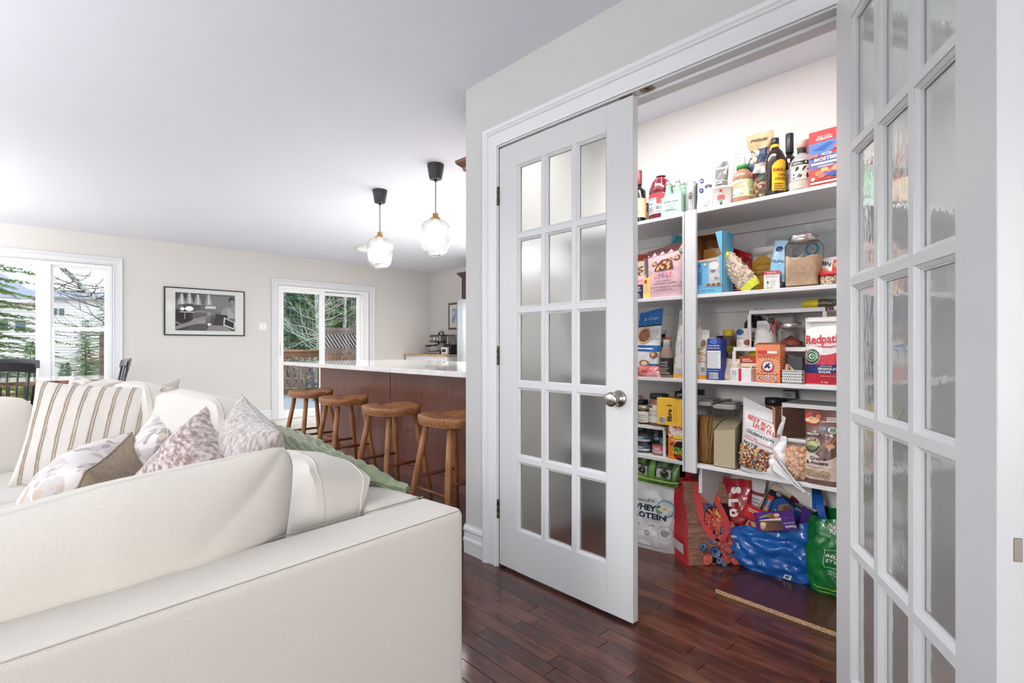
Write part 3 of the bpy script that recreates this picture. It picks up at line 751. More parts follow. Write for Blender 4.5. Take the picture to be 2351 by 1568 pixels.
pp.polyg([(.12, .18), (.28, .12), (.38, .22), (.36, .44), (.16, .46)], G(40)); pp.polyg([(-.0, .0), (.44, .0), (.34, .15), (.05, .15)], G(128))
pp.polyg([(.29, .16), (.48, .04), (.5, .24), (.30, .38)], G(206)); pp.polyg([(.31, .18), (.47, .08), (.48, .23), (.32, .34)], G(26))
pp.polyg([(-.5, .2), (-.36, .09), (-.35, .10), (-.5, .24)], G(150))
pp.done(pf, 'photograph')
MB().box((-hw+.014, .001, -hh+.014), (hw-.014, .003, hh-.014)).build('glass_pane', GL, pf)
# ================================================================ sofa
LINEN = mat('cream_linen', (211, 207, 198), .9, bump=(1100, .28), sheen=.3, var=((202, 196, 185), 520))
CORNER = Vector((.8556, 1.081, 0)); SA = R(6.2)
sofa = thing('sectional_sofa', 'large cream linen sectional sofa with loose back cushions', 'sofa', CORNER, SA)
# local: x = a (to the right; the sofa lies at x<0), y = b (away)
MSOFA = Matrix.Translation(CORNER) @ Matrix.Rotation(SA, 4, 'Z')
def to_local(p): return MSOFA.inverted() @ Vector(p)
def rbox(lo, hi, r=.03, n=5, nm='frame', mats=LINEN, parent=sofa, lumps=.0, seed=0):
    """rounded upholstered block"""
    lo = Vector(lo); hi = Vector(hi); c = (lo+hi)/2; h = (hi-lo)/2
    mb = MB()
    def axis(L_):
        k = max(4, int(L_/.07)); a = [-L_/2+r*(1-math.cos(PI/2*i/n)) for i in range(n)]
        return a+[-L_/2+r+(L_-2*r)*i/k for i in range(k+1)]+[L_/2-r*(1-math.cos(PI/2*(n-1-i)/n)) for i in range(n)]
    ax = [axis(2*h.x), axis(2*h.y), axis(2*h.z)]
    def fix(p):
        q = Vector([max(-h[i]+r, min(h[i]-r, p[i])) for i in range(3)]); d = p-q
        if d.length > 1e-9: p = q+d.normalized()*min(r, d.length if max(abs(d.x), abs(d.y), abs(d.z)) < r*.999 else r)
        if lumps:
            f = lumps*(N(p.x*3+seed, p.y*3, p.z*3+seed)+.5*N(p.x*8, p.y*8+seed, p.z*8)); p = p+Vector((f*.3, f*.3, f))
        return c+p
    for d in range(3):
        e, g = [(1, 2), (2, 0), (0, 1)][d]
        for sg in (-1, 1):
            A_, B_ = ax[e], ax[g]; vs = []; fs = []
            for b in B_:
                for a in A_:
                    p = Vector((0, 0, 0)); p[d] = sg*h[d]; p[e] = a; p[g] = b; vs.append(fix(p))
            na = len(A_)
            for j in range(len(B_)-1):
                for i in range(na-1):
                    q = (j*na+i, j*na+i+1, (j+1)*na+i+1, (j+1)*na+i); fs.append(q if sg > 0 else tuple(reversed(q)))
            mb.add(vs, fs, 0, True)
    return mb.build(nm, mats, parent)
ZA = .66
rbox((-4.0, .0, .04), (0, .165, ZA), .022, nm='armrest')
rbox((-.165, .168, .04), (0, 3.05, ZA-.001), .022, nm='backrest')
rbox((-4.0, 2.9, .04), (-.168, 3.05, ZA-.002), .022, nm='backrest')
rbox((-4.0, .17, .06), (-.17, 2.89, .27), .02, nm='base')
SEAM = mat('linen_seam', (204, 199, 191), .95)
sm = MB(); sm.tube([(-3.98, .006, ZA-.006), (-2, .0045, ZA-.0055), (-.02, .006, ZA-.006)], .0009, 5); sm.tube([(-.006, .02, ZA-.006), (-.0045, 1.5, ZA-.006)], .0009, 5)
sm.tube([(-3.9, .1665, ZA-.002), (-.003, .1665, ZA-.0015)], .0014, 5)
sm.build('seam', SEAM, sofa)
for k, (a, b) in enumerate((((-1.05, .175), (-.18, 1.08)), ((-1.05, 1.09), (-.18, 1.98)), ((-1.05, 1.99), (-.18, 2.88)), ((-2.0, 1.99), (-1.06, 2.88)), ((-2.0, .175), (-1.06, 1.08)), ((-3.0, .175), (-2.01, 1.08)))):
    rbox((a[0], a[1], .27), (b[0], b[1], .445), .045, nm='seat_cushion', lumps=.010, seed=k)
for x in (-3.9, -.12):
    for y in (.1, 2.95): MB().lathe([(.02, .0), (.028, .05), (0, .05)], 12, M=Matrix.Translation((x, y, 0))).build('foot', mat('dark_foot', (40, 36, 34), .5), sofa)

def cushion_mesh(mb, W, H, T, seed=0, puff=1.0, pw_=5.0, crump=.006, sag=None, n=22, edge=None, mi=0, seams=None):
    """boxed cushion: local x width, y thickness, z height centred"""
    def surf(p):
        x, y, z = p
        k = (abs(x)**pw_+abs(z)**pw_)**(1/pw_); k = max(k, 1e-6); m_ = max(abs(x), abs(z))
        x2, z2 = x*m_/k if k else 0, z*m_/k if k else 0
        rim = max(abs(x2), abs(z2))
        e = (max(0, 1-rim**3.2))
        yy = y*(.62+.38*puff*e**.7)
        if abs(y) >= .999 and rim > .9: pass
        q = Vector((x2*W/2, yy*T/2, z2*H/2))
        # soften box edge
        ed = min(1, max(0, (rim-.86)/.14)); ay = abs(y)
        if ay > .55:
            s_ = 1-.05*((ay-.55)/.45)**2*min(W, H)/W; q.x *= 1-.045*((ay-.55)/.45)**2*ed; q.z *= 1-.06*((ay-.55)/.45)**2*ed
        c1 = crump*(N(q.x*6+seed, q.y*6, q.z*6-seed)+.6*N(q.x*16+seed, q.y*9, q.z*16)+.35*N(q.x*34, q.y*14, q.z*34+seed))
        q.y += c1*(1 if y >= 0 else -1); q.z += c1*.6
        if sag: q = sag(q, x, z)
        return q
    for d, (e, g) in ((1, (0, 2)), (0, (1, 2)), (2, (1, 0))):
        ne = n if e != 1 else 10; ng = n if g != 1 else 10
        for sg in (-1, 1):
            vs = []; fs = []
            for j in range(ng+1):
                for i in range(ne+1):
                    p = [0, 0, 0]; p[d] = sg; p[e] = math.sin((i/ne-.5)*PI) if e != 1 else 2*i/ne-1; p[g] = math.sin((j/ng-.5)*PI) if g != 1 else 2*j/ng-1
                    vs.append(surf(p))
            a, b_, c = vs[0], vs[1], vs[ne+1]; 
            cen = sum(vs, Vector())/len(vs); nn = (vs[(ng//2)*(ne+1)+ne//2+1]-vs[(ng//2)*(ne+1)+ne//2]).cross(vs[(ng//2+1)*(ne+1)+ne//2]-vs[(ng//2)*(ne+1)+ne//2])
            ok = nn.dot(cen) > 0
            for j in range(ng):
                for i in range(ne):
                    q = (j*(ne+1)+i, j*(ne+1)+i+1, (j+1)*(ne+1)+i+1, (j+1)*(ne+1)+i); fs.append(q if ok else tuple(reversed(q)))
            mb.add(vs, fs, mi, True)
    return surf
def orient(center, xdir, lean, roll=0):
    """matrix: local x along xdir (horizontal angle in world, deg), lean back of the face (deg), roll in its plane"""
    return Matrix.Translation(center) @ Matrix.Rotation(R(xdir), 4, 'Z') @ Matrix.Rotation(R(lean), 4, 'X') @ Matrix.Rotation(R(roll), 4, 'Y')
def back_cushion(c_local, W, H, T, xdir, lean, seed, sag=None, puff=1, crump=.006, roll=0, piping=True, pw_=5.0):
    mb = MB(); f = cushion_mesh(mb, W, H, T, seed, puff, pw_=pw_, crump=crump, sag=sag)
    o = mb.build('back_cushion', LINEN, sofa)
    o.matrix_local = orient(Vector(c_local), xdir, lean, roll)
    if piping:
        for sg in (-1, 1):
            pts = []
            for i in range(97):
                a = 2*PI*i/96; c_, s_ = math.cos(a), math.sin(a); k = max(abs(c_), abs(s_)); p = f((c_/k, sg*.78, s_/k)); pts.append(p*1.004)
            s = MB().tube(pts, .0022, 5, cap=False).build('seam', SEAM, o)
    return o
def knife_cushion(c_local, W, H, T, xdir, lean, seed):
    mb = MB(); n = 44
    def pos(a, b, sg):
        th = max(0, (1-abs(a)**3.0)*(1-abs(b)**2.6))**.52
        k = (abs(a)**9+abs(b)**9)**(1/9); m_ = max(abs(a), abs(b)); kk = m_/k if k > 1e-6 else 1
        px, pz = a*kk*W/2*(1-.015*(1-b*b)), b*kk*H/2
        if b > 0: pz += b**2*(.040*max(0, a-.1)-.028*math.exp(-((a+.2)/.4)**2)+.006*math.sin(6*a+1))
        c1 = .006*(N(px*5+seed, sg*3, pz*5-seed)+.6*N(px*14+seed, sg*5, pz*14))*min(1, th*2)
        c1 += .004*math.sin(26*math.atan2(a-1.05, b+1.05))*max(0, a)**4*max(0, -b)**2*min(1, th*4)
        return Vector((px, -sg*(th*T/2+c1), pz))
    for sg in (1, -1): mb.grid(lambda i, j: pos(math.sin((i-.5)*PI), math.sin((j-.5)*PI), sg), n, n, 0, True, flip=(sg < 0))
    o = mb.build('back_cushion', LINEN, sofa); o.matrix_local = orient(Vector(c_local), xdir, lean)
    pts = []
    for i in range(161):
        a = 2*PI*i/160; c_, s_ = math.cos(a), math.sin(a); k = max(abs(c_), abs(s_)); p = pos(c_/k, s_/k, 1); pts.append(Vector((p.x, 0, p.z)))
    MB().tube(pts, .0026, 5, cap=False).build('seam', SEAM, o)
# the big one leaning on the near arm: peak to the right, sagging to the left
def sag1(q, x, z):
    if z > 0:
        q.z += (z**2)*(.045*max(0, x-.1)-.030*math.exp(-((x+.25)/.35)**2)+.008*math.sin(5*x+1))
    return q
knife_cushion((-.825, .268, .590), .94, .49, .25, 0, 14, 3)
# cushions along the island side, faces towards -x
back_cushion((-.245, .43, .592), .44, .385, .21, 90, 14, 5, crump=.009, pw_=3.2)
back_cushion((-.235, 1.27, .655), .76, .50, .18, 90, 13, 8, crump=.010, pw_=3.6)
back_cushion((-.235, 2.03, .66), .72, .50, .18, 90, 13, 13, crump=.010, pw_=3.6)
back_cushion((-.27, 2.60, .66), .44, .48, .17, 60, 13, 17, crump=.009, pw_=4)
back_cushion((-.92, 2.76, .615), .86, .42, .18, 180, 13, 21, crump=.006)
back_cushion((-1.85, 2.76, .615), .86, .42, .18, 180, 13, 24, crump=.006)

# ---------------------------------------------------------------- throw pillows (each a thing)
def pillow_obj(name, label, W, H, T, mats, M, seed=0, split=False, crump=.008, ears=.10, group=None, extra=None, n=36):
    mb = MB()
    def pos(a, b, sg):
        x, y = a, b
        ex = 1-ears*(1-y*y)*abs(x)**3; ey = 1-ears*(1-x*x)*abs(y)**3
        th = ((1-x**2)*(1-y**2)); th = max(0, th)**.46
        px, pz = x*ex*W/2, y*ey*H/2
        c1 = crump*(N(px*7+seed, sg*3, pz*7-seed)+.6*N(px*18+seed, sg*5, pz*18)+.4*N(px*40, seed, pz*40))*min(1, th*2.2)
        # radial puckers at the corners
        c1 += .004*math.sin(18*math.atan2(abs(x)-1.02, abs(y)-1.02))*(abs(x)*abs(y))**2*min(1, th*4)
        return Vector((px, -sg*(th*T/2+c1), pz))
    for sg in (1, -1):
        f = lambda i, j: pos(math.sin((i-.5)*PI), math.sin((j-.5)*PI), sg)
        mb.grid(f, n, n, 0 if sg > 0 or not split else 1, True, flip=(sg < 0))
    o = bpy.data.objects.new(name, None); C.objects.link(o); o.matrix_world = M; tag(o, label, 'pillow', group)
    mb.build('cover', mats, o)
    pts = []
    for i in range(121):
        a = 2*PI*i/120; c_, s_ = math.cos(a), math.sin(a); k = max(abs(c_), abs(s_)); p = pos(c_/k, s_/k, 1); pts.append(Vector((p.x, 0, p.z)))
    MB().tube(pts, .003, 5, cap=False).build('piping', mats[1] if split else mats[0], o)
    if extra: extra(o, pos)
    return o
STRIPE = mat('cream_tufted_cloth', (208, 202, 195), .95, bump=(240, .6), sheen=.4)
BEIG = mat('beige_tuft', (192, 176, 157), .95, bump=(300, .9))
def floral():
    m = bpy.data.materials.new('watercolour_floral_cloth'); m.use_nodes = True
    n = m.node_tree.nodes; L = m.node_tree.links; b = n['Principled BSDF']; b.inputs['Roughness'].default_value = .85
    co = n.new('ShaderNodeTexCoord'); t0 = n.new('ShaderNodeTexNoise'); t0.inputs['Scale'].default_value = 9; t0.inputs['Detail'].default_value = 2
    L.new(co.outputs['Object'], t0.inputs['Vector'])
    mx = n.new('ShaderNodeVectorMath'); mx.operation = 'MULTIPLY_ADD'; mx.inputs[1].default_value = (.16, .16, .16)
    L.new(t0.outputs['Color'], mx.inputs[0]); L.new(co.outputs['Object'], mx.inputs[2])
    prev = None; base = (*lin((214, 208, 205)), 1)
    mixlast = None
    for sc, thr, col in ((13, .44, (196, 188, 185)), (20, .38, (166, 156, 156)), (17, .30, (188, 174, 158))):
        v = n.new('ShaderNodeTexVoronoi'); v.inputs['Scale'].default_value = sc; L.new(mx.outputs[0], v.inputs['Vector'])
        r = n.new('ShaderNodeValToRGB'); r.color_ramp.elements[0].position = thr; r.color_ramp.elements[1].position = thr+.04
        r.color_ramp.elements[0].color = (1, 1, 1, 1); r.color_ramp.elements[1].color = (0, 0, 0, 1); L.new(v.outputs['Distance'], r.inputs[0])
        gate = n.new('ShaderNodeMath'); gate.operation = 'GREATER_THAN'; gate.inputs[1].default_value = .35
        sp = n.new('ShaderNodeSeparateColor'); L.new(v.outputs['Color'], sp.inputs[0]); L.new(sp.outputs[0], gate.inputs[0])
        mu = n.new('ShaderNodeMath'); mu.operation = 'MULTIPLY'; L.new(r.outputs[0], mu.inputs[0]); L.new(gate.outputs[0], mu.inputs[1])
        mm = n.new('ShaderNodeMix'); mm.data_type = 'RGBA'; mm.inputs['B'].default_value = (*lin(col), 1); L.new(mu.outputs[0], mm.inputs['Factor'])
        if mixlast is None: mm.inputs['A'].default_value = base
        else: L.new(mixlast.outputs['Result'], mm.inputs['A'])
        mixlast = mm
    L.new(mixlast.outputs['Result'], b.inputs['Base Color'])
    return m
FLO = floral()
TAN = mat('taupe_woven_cloth', (172, 156, 138), .9, bump=(500, .5), var=((150, 134, 116), 60, (1, 4, 1)))
GRYC = mat('grey_woven_cloth', (190, 186, 180), .9, bump=(500, .4))
CHEN = mat('mottled_rose_chenille', (214, 202, 196), .9, bump=(260, .7), var=((140, 116, 108), 26, (1.6, 1.6, 4), (.38, .60)), sheen=.5)
CHEN2 = mat('mottled_grey_chenille', (206, 200, 194), .9, bump=(280, .7), var=((158, 146, 138), 34, (3, 3, 1), (.40, .62)), sheen=.5)
CREAMP = mat('plain_cream_cloth', (206, 200, 192), .9, bump=(500, .4))
def stripes(o, pos):
    for sg in (1,):
        k = 0
        for a in [-.86+.215*i for i in range(9)]:
            for da in (-.018, .018):
                pts = []
                for i in range(41):
                    b = math.sin((i/40-.5)*PI)*.985; p = pos(a+da, b, sg); p.y -= .0012; p.x += .002*N(b*40, k); pts.append(p)
                k += 3
                MB().tube(pts, .0030, 5).build('tufted_stripe', BEIG, o)
def at_local(u, v, dep): return PX(u, v, dep)
W_ = MSOFA
def world_orient(p, zrot, lean, roll=0): return orient(Vector(p), zrot, lean, roll)
# striped one faces the camera
pillow_obj('throw_pillow', 'cream pillow with raised beige stripes leaning against the far back cushion', .50, .44, .17, [STRIPE, BEIG],
           world_orient(PX(222, 995, 2.24), -20, -20, 5), 2, extra=stripes, crump=.010, ears=.07)
pillow_obj('throw_pillow', 'plain cream pillow peeking up behind the striped pillow', .46, .42, .13, [CREAMP],
           world_orient(PX(285, 975, 2.50), -22, -20, -4), 6)
pillow_obj('throw_pillow', 'pale floral pillow behind the striped one, nearest the window', .46, .42, .15, [FLO],
           world_orient(PX(222, 958, 3.06), -20, -22, 20), 9)
pillow_obj('throw_pillow', 'small floral pillow with grey back standing between striped and rose pillows', .36, .34, .20, [FLO, GRYC],
           world_orient(PX(358, 1052, 2.06), -98, -16, 14), 12, split=True)
pillow_obj('throw_pillow', 'floral pillow with taupe woven back, standing edge-on in front', .43, .42, .34, [FLO, TAN],
           world_orient(PX(192, 1160, 1.80), -110, -24, 8), 15, split=True)
pillow_obj('throw_pillow', 'large mottled rose brown chenille pillow behind the big front cushion', .50, .48, .36, [CHEN],
           world_orient(PX(452, 1168, 1.70), -66, -18, 30), 18)
pillow_obj('throw_pillow', 'mottled grey chenille pillow standing against the blanket', .38, .36, .18, [CHEN2],
           world_orient(PX(566, 1064, 1.74), -88, -8, 14), 22)

# ---------------------------------------------------------------- green throw blanket over the sofa back
GRN = mat('sage_green_plush', (142, 152, 118), .9, bump=(220, .5), sheen=.4, var=((120, 132, 98), 40))
mb = MB()
def interp_(t, x):
    for (a, b), (c, d) in zip(t, t[1:]):
        if x <= c: return b+(d-b)*max(0, (x-a))/(c-a)
    return t[-1][1]
def blank(i, j):
    s = .26+.98*i                         # along the sofa back (b)
    w = j                                   # 0 outer hang .. 1 inner side over the cushions
    crest = interp_([(.26, .664), (.43, .694), (.55, .712), (.70, .728), (.84, .752), (1.23, .786), (1.6, .79)], s)
    wid = interp_([(.26, .02), (.40, .085), (.62, .13), (.74, .16), (.95, .22), (1.6, .22)], s)
    hang = interp_([(.26, .0), (.5, .05), (1.6, .12)], s)
    if w < .2:
        a = .026; z = crest-.008-hang*(1-w/.2)-(crest-.664)*(1-w/.2)*.5
    else:
        q = (w-.2)/.8; a = .026-wid*q; bell = math.exp(-((a+.235)/.12)**2)*interp_([(.26, 0), (.74, 0), (.92, .050), (1.6, .052)], s)
        z = crest-.012*abs(2*q-1)+bell
        if s > .8: z -= .20*max(0, -a-.33)/.15
    rib = .0085*abs(math.sin((s*1.0+w*.55)*44+1.4*N(s*3, w*3)))*min(1, (s-.2)*4)
    z += rib+.008*N(s*6, w*6, 3)+.004
    return Vector((a, s, z))
mb.grid(blank, 150, 46, flip=True)
vs0 = list(mb.v); mb.add([(x, y, z-.010) for x, y, z in vs0], [tuple(reversed(f)) for f in mb.f], 0, True)
bl = mb.build('throw_blanket', GRN); tag(bl, 'sage green ribbed plush blanket draped over the sofa back cushions', 'blanket')
bl.matrix_world = MSOFA

# ================================================================ dining set
TW = mat('pale_table_top', (232, 226, 216), .12, coat=.3, var=((214, 204, 190), 5, (.5, 6, 1)))
EDG = mat('live_edge_bark', (214, 172, 130), .6, var=((110, 76, 54), 9, (1, 1, 3)))
tb = thing('dining_table', 'pale dining table with wavy live edge in front of the window', 'table', (-.55, 6.99, 0))
mb = MB(); n = 60; P1 = []; P2 = []
for i in range(n+1):
    x = -1.35+2.58*i/n; P1.append((x, -.47+.022*N(x*3, 1)+.010*N(x*9, 4))); P2.append((x, .46+.022*N(x*3, 8)+.010*N(x*9, 2)))
ol = P1+P2[::-1]; m = len(ol)
vs = [(x, y, .760) for x, y in ol]+[(x*.996, y*.985, .755) for x, y in ol]+[(x*.985, y*(.955+.01*N(x*6, y)), .722) for x, y in ol]
fs = [tuple(range(m))]
mb.add(vs, fs, 0); 
mb.add(vs, [(k*m+i, (k+1)*m+i, (k+1)*m+(i+1) % m, k*m+(i+1) % m) for k in (0, 1) for i in range(m)]+[tuple(reversed(range(2*m, 3*m)))], 1, True)
mb.build('tabletop', [TW, EDG], tb)
for x in (-1.05, .93):
    for y in (-.33, .33):
        MB().tube([(x, y, .0), (x*.97, y*.95, .705)], [.022, .032], 10).build('leg', mat('black_table_leg', (40, 40, 42), .4), tb)
BLKW = mat('black_painted_wood', (46, 46, 49), .32, coat=.2)
def make_chair(label):
    t = thing('dining_chair', label, 'chair', group='black spindle chairs at the dining table')
    # local: back at y=-.20, facing +y
    mb = MB(); mb.lathe([(0, .43), (.20, .43), (.215, .437), (.215, .448), (.205, .455), (.10, .446), (0, .444)], 28, sq=3.2); mb.build('seat', BLKW, t)
    for sx_ in (-1, 1):
        for sy_ in (-1, 1): MB().tube([(sx_*.14, sy_*.13, .435), (sx_*.17, sy_*.165, .25), (sx_*.20, sy_*.20, 0)], [.013, .018, .011], 8).build('leg', BLKW, t)
    for sy_ in (-1, 1): MB().tube([(-.175, sy_*.17, .21), (.175, sy_*.17, .21)], .008, 6).build('stretcher', BLKW, t)
    def back(x, z): f = (z-.44)/.50; return (x*(1+.20*f), -.17-.085*f-.05*(1-(x/.2)**2)*(.25+.75*f)*-1*-1, z)
    for k, x in enumerate((-.175, -.115, -.058, 0, .058, .115, .175)):
        r = .011 if k in (0, 6) else .0065
        MB().tube([back(x, .44), back(x, .65), back(x, .86)], [r*1.1, r*1.15, r], 8).build('post' if k in (0, 6) else 'spindle', BLKW, t)
    mb = MB(); nn = 14
    ring = []
    for i in range(nn+1):
        x = -.205+.41*i/nn; x_, y_, _ = back(x, .90); 
        for dy, z in ((-.011, .862), (-.011, .935), (-.004, .945), (.008, .94), (.010, .867), (0, .860)): ring.append((x_, y_+dy-(z-.9)*.17, z+.010-.022*(x/.2)**2))
    fs = [(i*6+k, (i+1)*6+k, (i+1)*6+(k+1) % 6, i*6+(k+1) % 6) for i in range(nn) for k in range(6)]+[tuple(range(6)), tuple(reversed(range(nn*6, nn*6+6)))]
    mb.add(ring, fs).build('crest_rail', BLKW, t)
    return t
ch = make_chair('black spindle dining chair at the near side of the table, back towards us'); ch.location = (-.135, 6.46, 0)
copy_thing(ch, (.60, 7.10, 0), R(90), 'black spindle dining chair at the right end of the table')
copy_thing(ch, (-.07, 7.42, 0), R(180), 'black spindle dining chair across the table, against the window')
# ================================================================ outside
GZ = -.95
gm = bpy.data.materials.new('leaf_littered_yard'); gm.use_nodes = True
n_ = gm.node_tree.nodes; L_ = gm.node_tree.links; b_ = n_['Principled BSDF']; b_.inputs['Roughness'].default_value = .95
co_ = n_.new('ShaderNodeTexCoord'); t_ = n_.new('ShaderNodeTexNoise'); t_.inputs['Scale'].default_value = .55; t_.inputs['Detail'].default_value = 8; t_.inputs['Roughness'].default_value = .7
L_.new(co_.outputs['Object'], t_.inputs['Vector']); r_ = n_.new('ShaderNodeValToRGB'); L_.new(t_.outputs[0], r_.inputs[0]); L_.new(r_.outputs[0], b_.inputs['Base Color'])
e = r_.color_ramp.elements; e[0].position = .30; e[0].color = (*lin((96, 120, 84)), 1); e[1].position = .72; e[1].color = (*lin((238, 240, 244)), 1)
for p, c in ((.42, (150, 140, 96)), (.52, (214, 164, 112)), (.60, (196, 150, 108)), (.66, (222, 206, 190))): x = e.new(p); x.color = (*lin(c), 1)
mb = MB(); mb.grid(lambda i, j: (-60+130*i, YF+.5+90*j, GZ+.35*N(i*20, j*14)), 60, 50)
yd = mb.build('trim_3', gm); struct(yd)
# deck
SNOW = mat('frosted_deck_board', (166, 172, 180), .6, var=((140, 148, 158), 5, (.3, 4, 1)))
dk = thing('deck', 'snow dusted deck boards outside the patio door', 'deck', (2.3, YF+.15, -.07))
RW = mat('weathered_cedar', (132, 92, 66), .7, var=((104, 70, 50), 6)); RW2 = mat('rail_cap_cedar', (180, 140, 100), .6, var=((140, 100, 70), 5))
for k in range(30): MB().box((-.2, .0+.148*k, -.03), (5.2, .142+.148*k, 0), .003).build('deck_board', SNOW, dk)
MB().box((-.2, 0, -.2), (5.2, 4.44, -.032)).build('joists', RW, dk)
ry = 12.35
rl = thing('deck_railing', 'brown wooden deck railing with square balusters outside the patio door', 'railing', (2.1, ry, -.07))
MB().box((0, -.07, 1.03), (3.75, .07, 1.07), .004).build('cap_rail', RW2, rl)
MB().box((0, -.02, .90), (3.75, .02, 1.03), .003).build('top_rail', mat('rail_brown', (126, 78, 50), .7, var=((150, 98, 62), 3)), rl); MB().box((0, -.02, .08), (3.75, .02, .16), .003).build('bottom_rail', RW, rl)
bm0 = MB().box((-.018, -.018, .0), (.018, .018, .83), .002).mesh('baluster', mat('baluster_cedar', (142, 108, 78), .7, var=((112, 84, 62), 3)))
for k in range(25):
    o = bpy.data.objects.new('baluster', bm0); C.objects.link(o); o.parent = rl; o.location = (.05+.155*k, -.035, .09)
# privacy screen
py = 11.9; sx0, _ = ony(742, py); sx1, _ = ony(836, py)
ps = thing('privacy_screen', 'weathered wooden privacy fence with slanted lattice top on the deck', 'fence', (sx0, py, -.07))
WG = mat('weathered_grey_wood', (122, 106, 98), .8, var=((96, 80, 72), 7, (1, 1, 3))); Wd = sx1-sx0; FH = 1.60
MB().box((-.05, -.05, FH-.10), (Wd, .05, FH), .004).build('top_rail', WG, ps)
MB().box((-.05, -.04, FH-.62), (Wd-.05, .0, FH-.48), .004).build('middle_rail', WG, ps)
MB().box((-.05, -.035, FH-.155), (Wd-.05, -.0, FH-.11), .004).build('lattice_frame', WG, ps)
MB().box((Wd-.10, -.05, 0), (Wd, .05, FH-.1), .004).build('post', WG, ps)
k = 0
x = -.28
while x < Wd-.12:
    x1 = x+.26; a = (x, -.02, FH-.14); b = (x1, -.02, FH-.50)
    MB().poly([(x, -.025, FH-.14), (x+.045, -.025, FH-.14), (x+.045+.24, -.025, FH-.49), (x+.24, -.025, FH-.49)] if x+.285 < Wd-.1 else [(x, -.025, FH-.14), (x+.045, -.025, FH-.14), (Wd-.1, -.025, FH-.14-(Wd-.1-x-.045)*1.46), (Wd-.1, -.025, FH-.14-(Wd-.1-x)*1.46)], (0, .012, 0)).build('lattice_slat', mat('lattice_grey', (150, 140, 136), .8), ps); x += .085
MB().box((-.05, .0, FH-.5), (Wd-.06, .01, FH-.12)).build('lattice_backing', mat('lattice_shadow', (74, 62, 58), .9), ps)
x = -.04
while x < Wd-.11:
    MB().box((x, -.02, .03), (x+.085, .0, FH-.6), .003).build('fence_board', mat('fence_cedar', (150, 112, 84), .8, var=((100, 72, 58), 1.5)), ps); x += .09
# blue folding chair frame
bc = thing('deck_chair', 'dark blue metal chair frame on the deck by the railing', 'chair', (4.55, 10.9, -.07))
BL = mat('navy_metal', (38, 66, 92), .4)
for x in (0, .42):
    MB().tube([(x, 0, 0), (x, 0, .62)], .016, 8).build('leg', BL, bc); MB().tube([(x, .40, 0), (x, .40, .40)], .016, 8).build('leg', BL, bc); MB().tube([(x, 0, .60), (x, .42, .58)], .016, 8).build('armrest', BL, bc)
MB().box((0, 0, .33), (.42, .40, .36), .005).build('seat', BL, bc)
# ---------------------------------------------------------------- trees
NEED = mat('spruce_needles', (84, 134, 78), .8, var=((136, 164, 88), 2.2)); NEED2 = mat('blue_spruce_needles', (78, 132, 108), .8, var=((118, 154, 120), 2))
BARK = mat('lichen_bark', (122, 112, 104), .9, var=((176, 190, 180), 14)); TWIG = mat('pale_lichen_twig', (184, 196, 182), .9)
def conifer_mesh(h, r, nb, seed, droop=.35, needle=.30, step=.11):
    rnd = random.Random(seed); mb = MB()
    for k in range(nb):
        f = (k+.5)/nb; z = h*(.06+.92*f); L = r*(1-f)**.8*rnd.uniform(.75, 1.1)+.12; a = k*2.4+rnd.uniform(-.4, .4)
        d = Vector((math.cos(a), math.sin(a), 0)); sd = Vector((-d.y, d.x, 0)); nt_ = max(5, int(L/step))
        for i in range(1, nt_+1):
            q = i/nt_; c = d*L*q+Vector((0, 0, z-droop*L*(q**1.5)*.7+.12*L*q))
            for s_ in (-1, 1):
                tl = needle*(1.15-q*.75)*rnd.uniform(.7, 1.25); dr = (d*rnd.uniform(.5, .9)+sd*s_+Vector((0, 0, rnd.uniform(-.45, .1)))).normalized()
                e = c+dr*tl; wv = dr.cross(Vector((0, 0, 1))).normalized()*tl*.16+Vector((0, 0, tl*.05))
                m_ = c.lerp(e, .5)
                mb.add([c, m_+wv, e, m_-wv], [(0, 1, 2, 3)], 0)
                m2 = c.lerp(e, .45)+Vector((0, 0, -tl*.16)); mb.add([c, m2+wv*.3, e*1.0, m2-Vector((0, 0, tl*.08))], [(0, 1, 2, 3)], 0)
    return mb
def trunk_mesh(h, r0):
    return MB().tube([(0, 0, -.2), (.02, 0, h*.5), (0, 0, h*.98)], [r0, r0*.6, .01], 8)
cm = [conifer_mesh(6.5, 1.9, 150, 1).mesh('foliage', NEED), conifer_mesh(6.5, 1.9, 150, 2, needle=.34).mesh('foliage', NEED2)]
cm.append(conifer_mesh(6.5, 1.9, 210, 5, needle=.15, step=.045).mesh('foliage', NEED))
tm = trunk_mesh(6.5, .10).mesh('trunk', BARK)
def conifer(u, dep, sc, k, rz, label, z=GZ, group='conifers beyond the deck', sz=None):
    p = PX(u, 800, dep); t = thing('conifer', label, 'tree', (p.x, p.y, z), R(rz), group); t.scale = (sc, sc, sz or sc)
    for nm, me in (('foliage', cm[k]), ('trunk', tm)):
        o = bpy.data.objects.new(nm, me); C.objects.link(o); o.parent = t
        if nm == 'foliage': pass
    return t
lab = 'green conifer beyond the deck, seen through the %s panel of the patio door'
for i, (u, dep, sc, k) in enumerate(((652, 15.5, 1.0, 1), (690, 16.5, 1.1, 0), (716, 18.0, 1.2, 0), (752, 18.5, 1.25, 1), (785, 17.5, 1.0, 1), (812, 16.5, 1.2, 0), (842, 18, 1.2, 1), (670, 20, 1.5, 0), (735, 22, 1.7, 1), (800, 22, 1.7, 0), (630, 20, 1.4, 0), (770, 25, 2.0, 0), (700, 25, 2.0, 1))):
    conifer(u, dep, sc, k, 37*i, lab % ('left' if u < 740 else 'right'), group='conifers through the '+('left' if u < 740 else 'right')+' panel')
conifer(-85, 11.0, 1.30, 2, 20, 'tall conifer whose branches reach in from the left of the window', group='conifers in the yard')
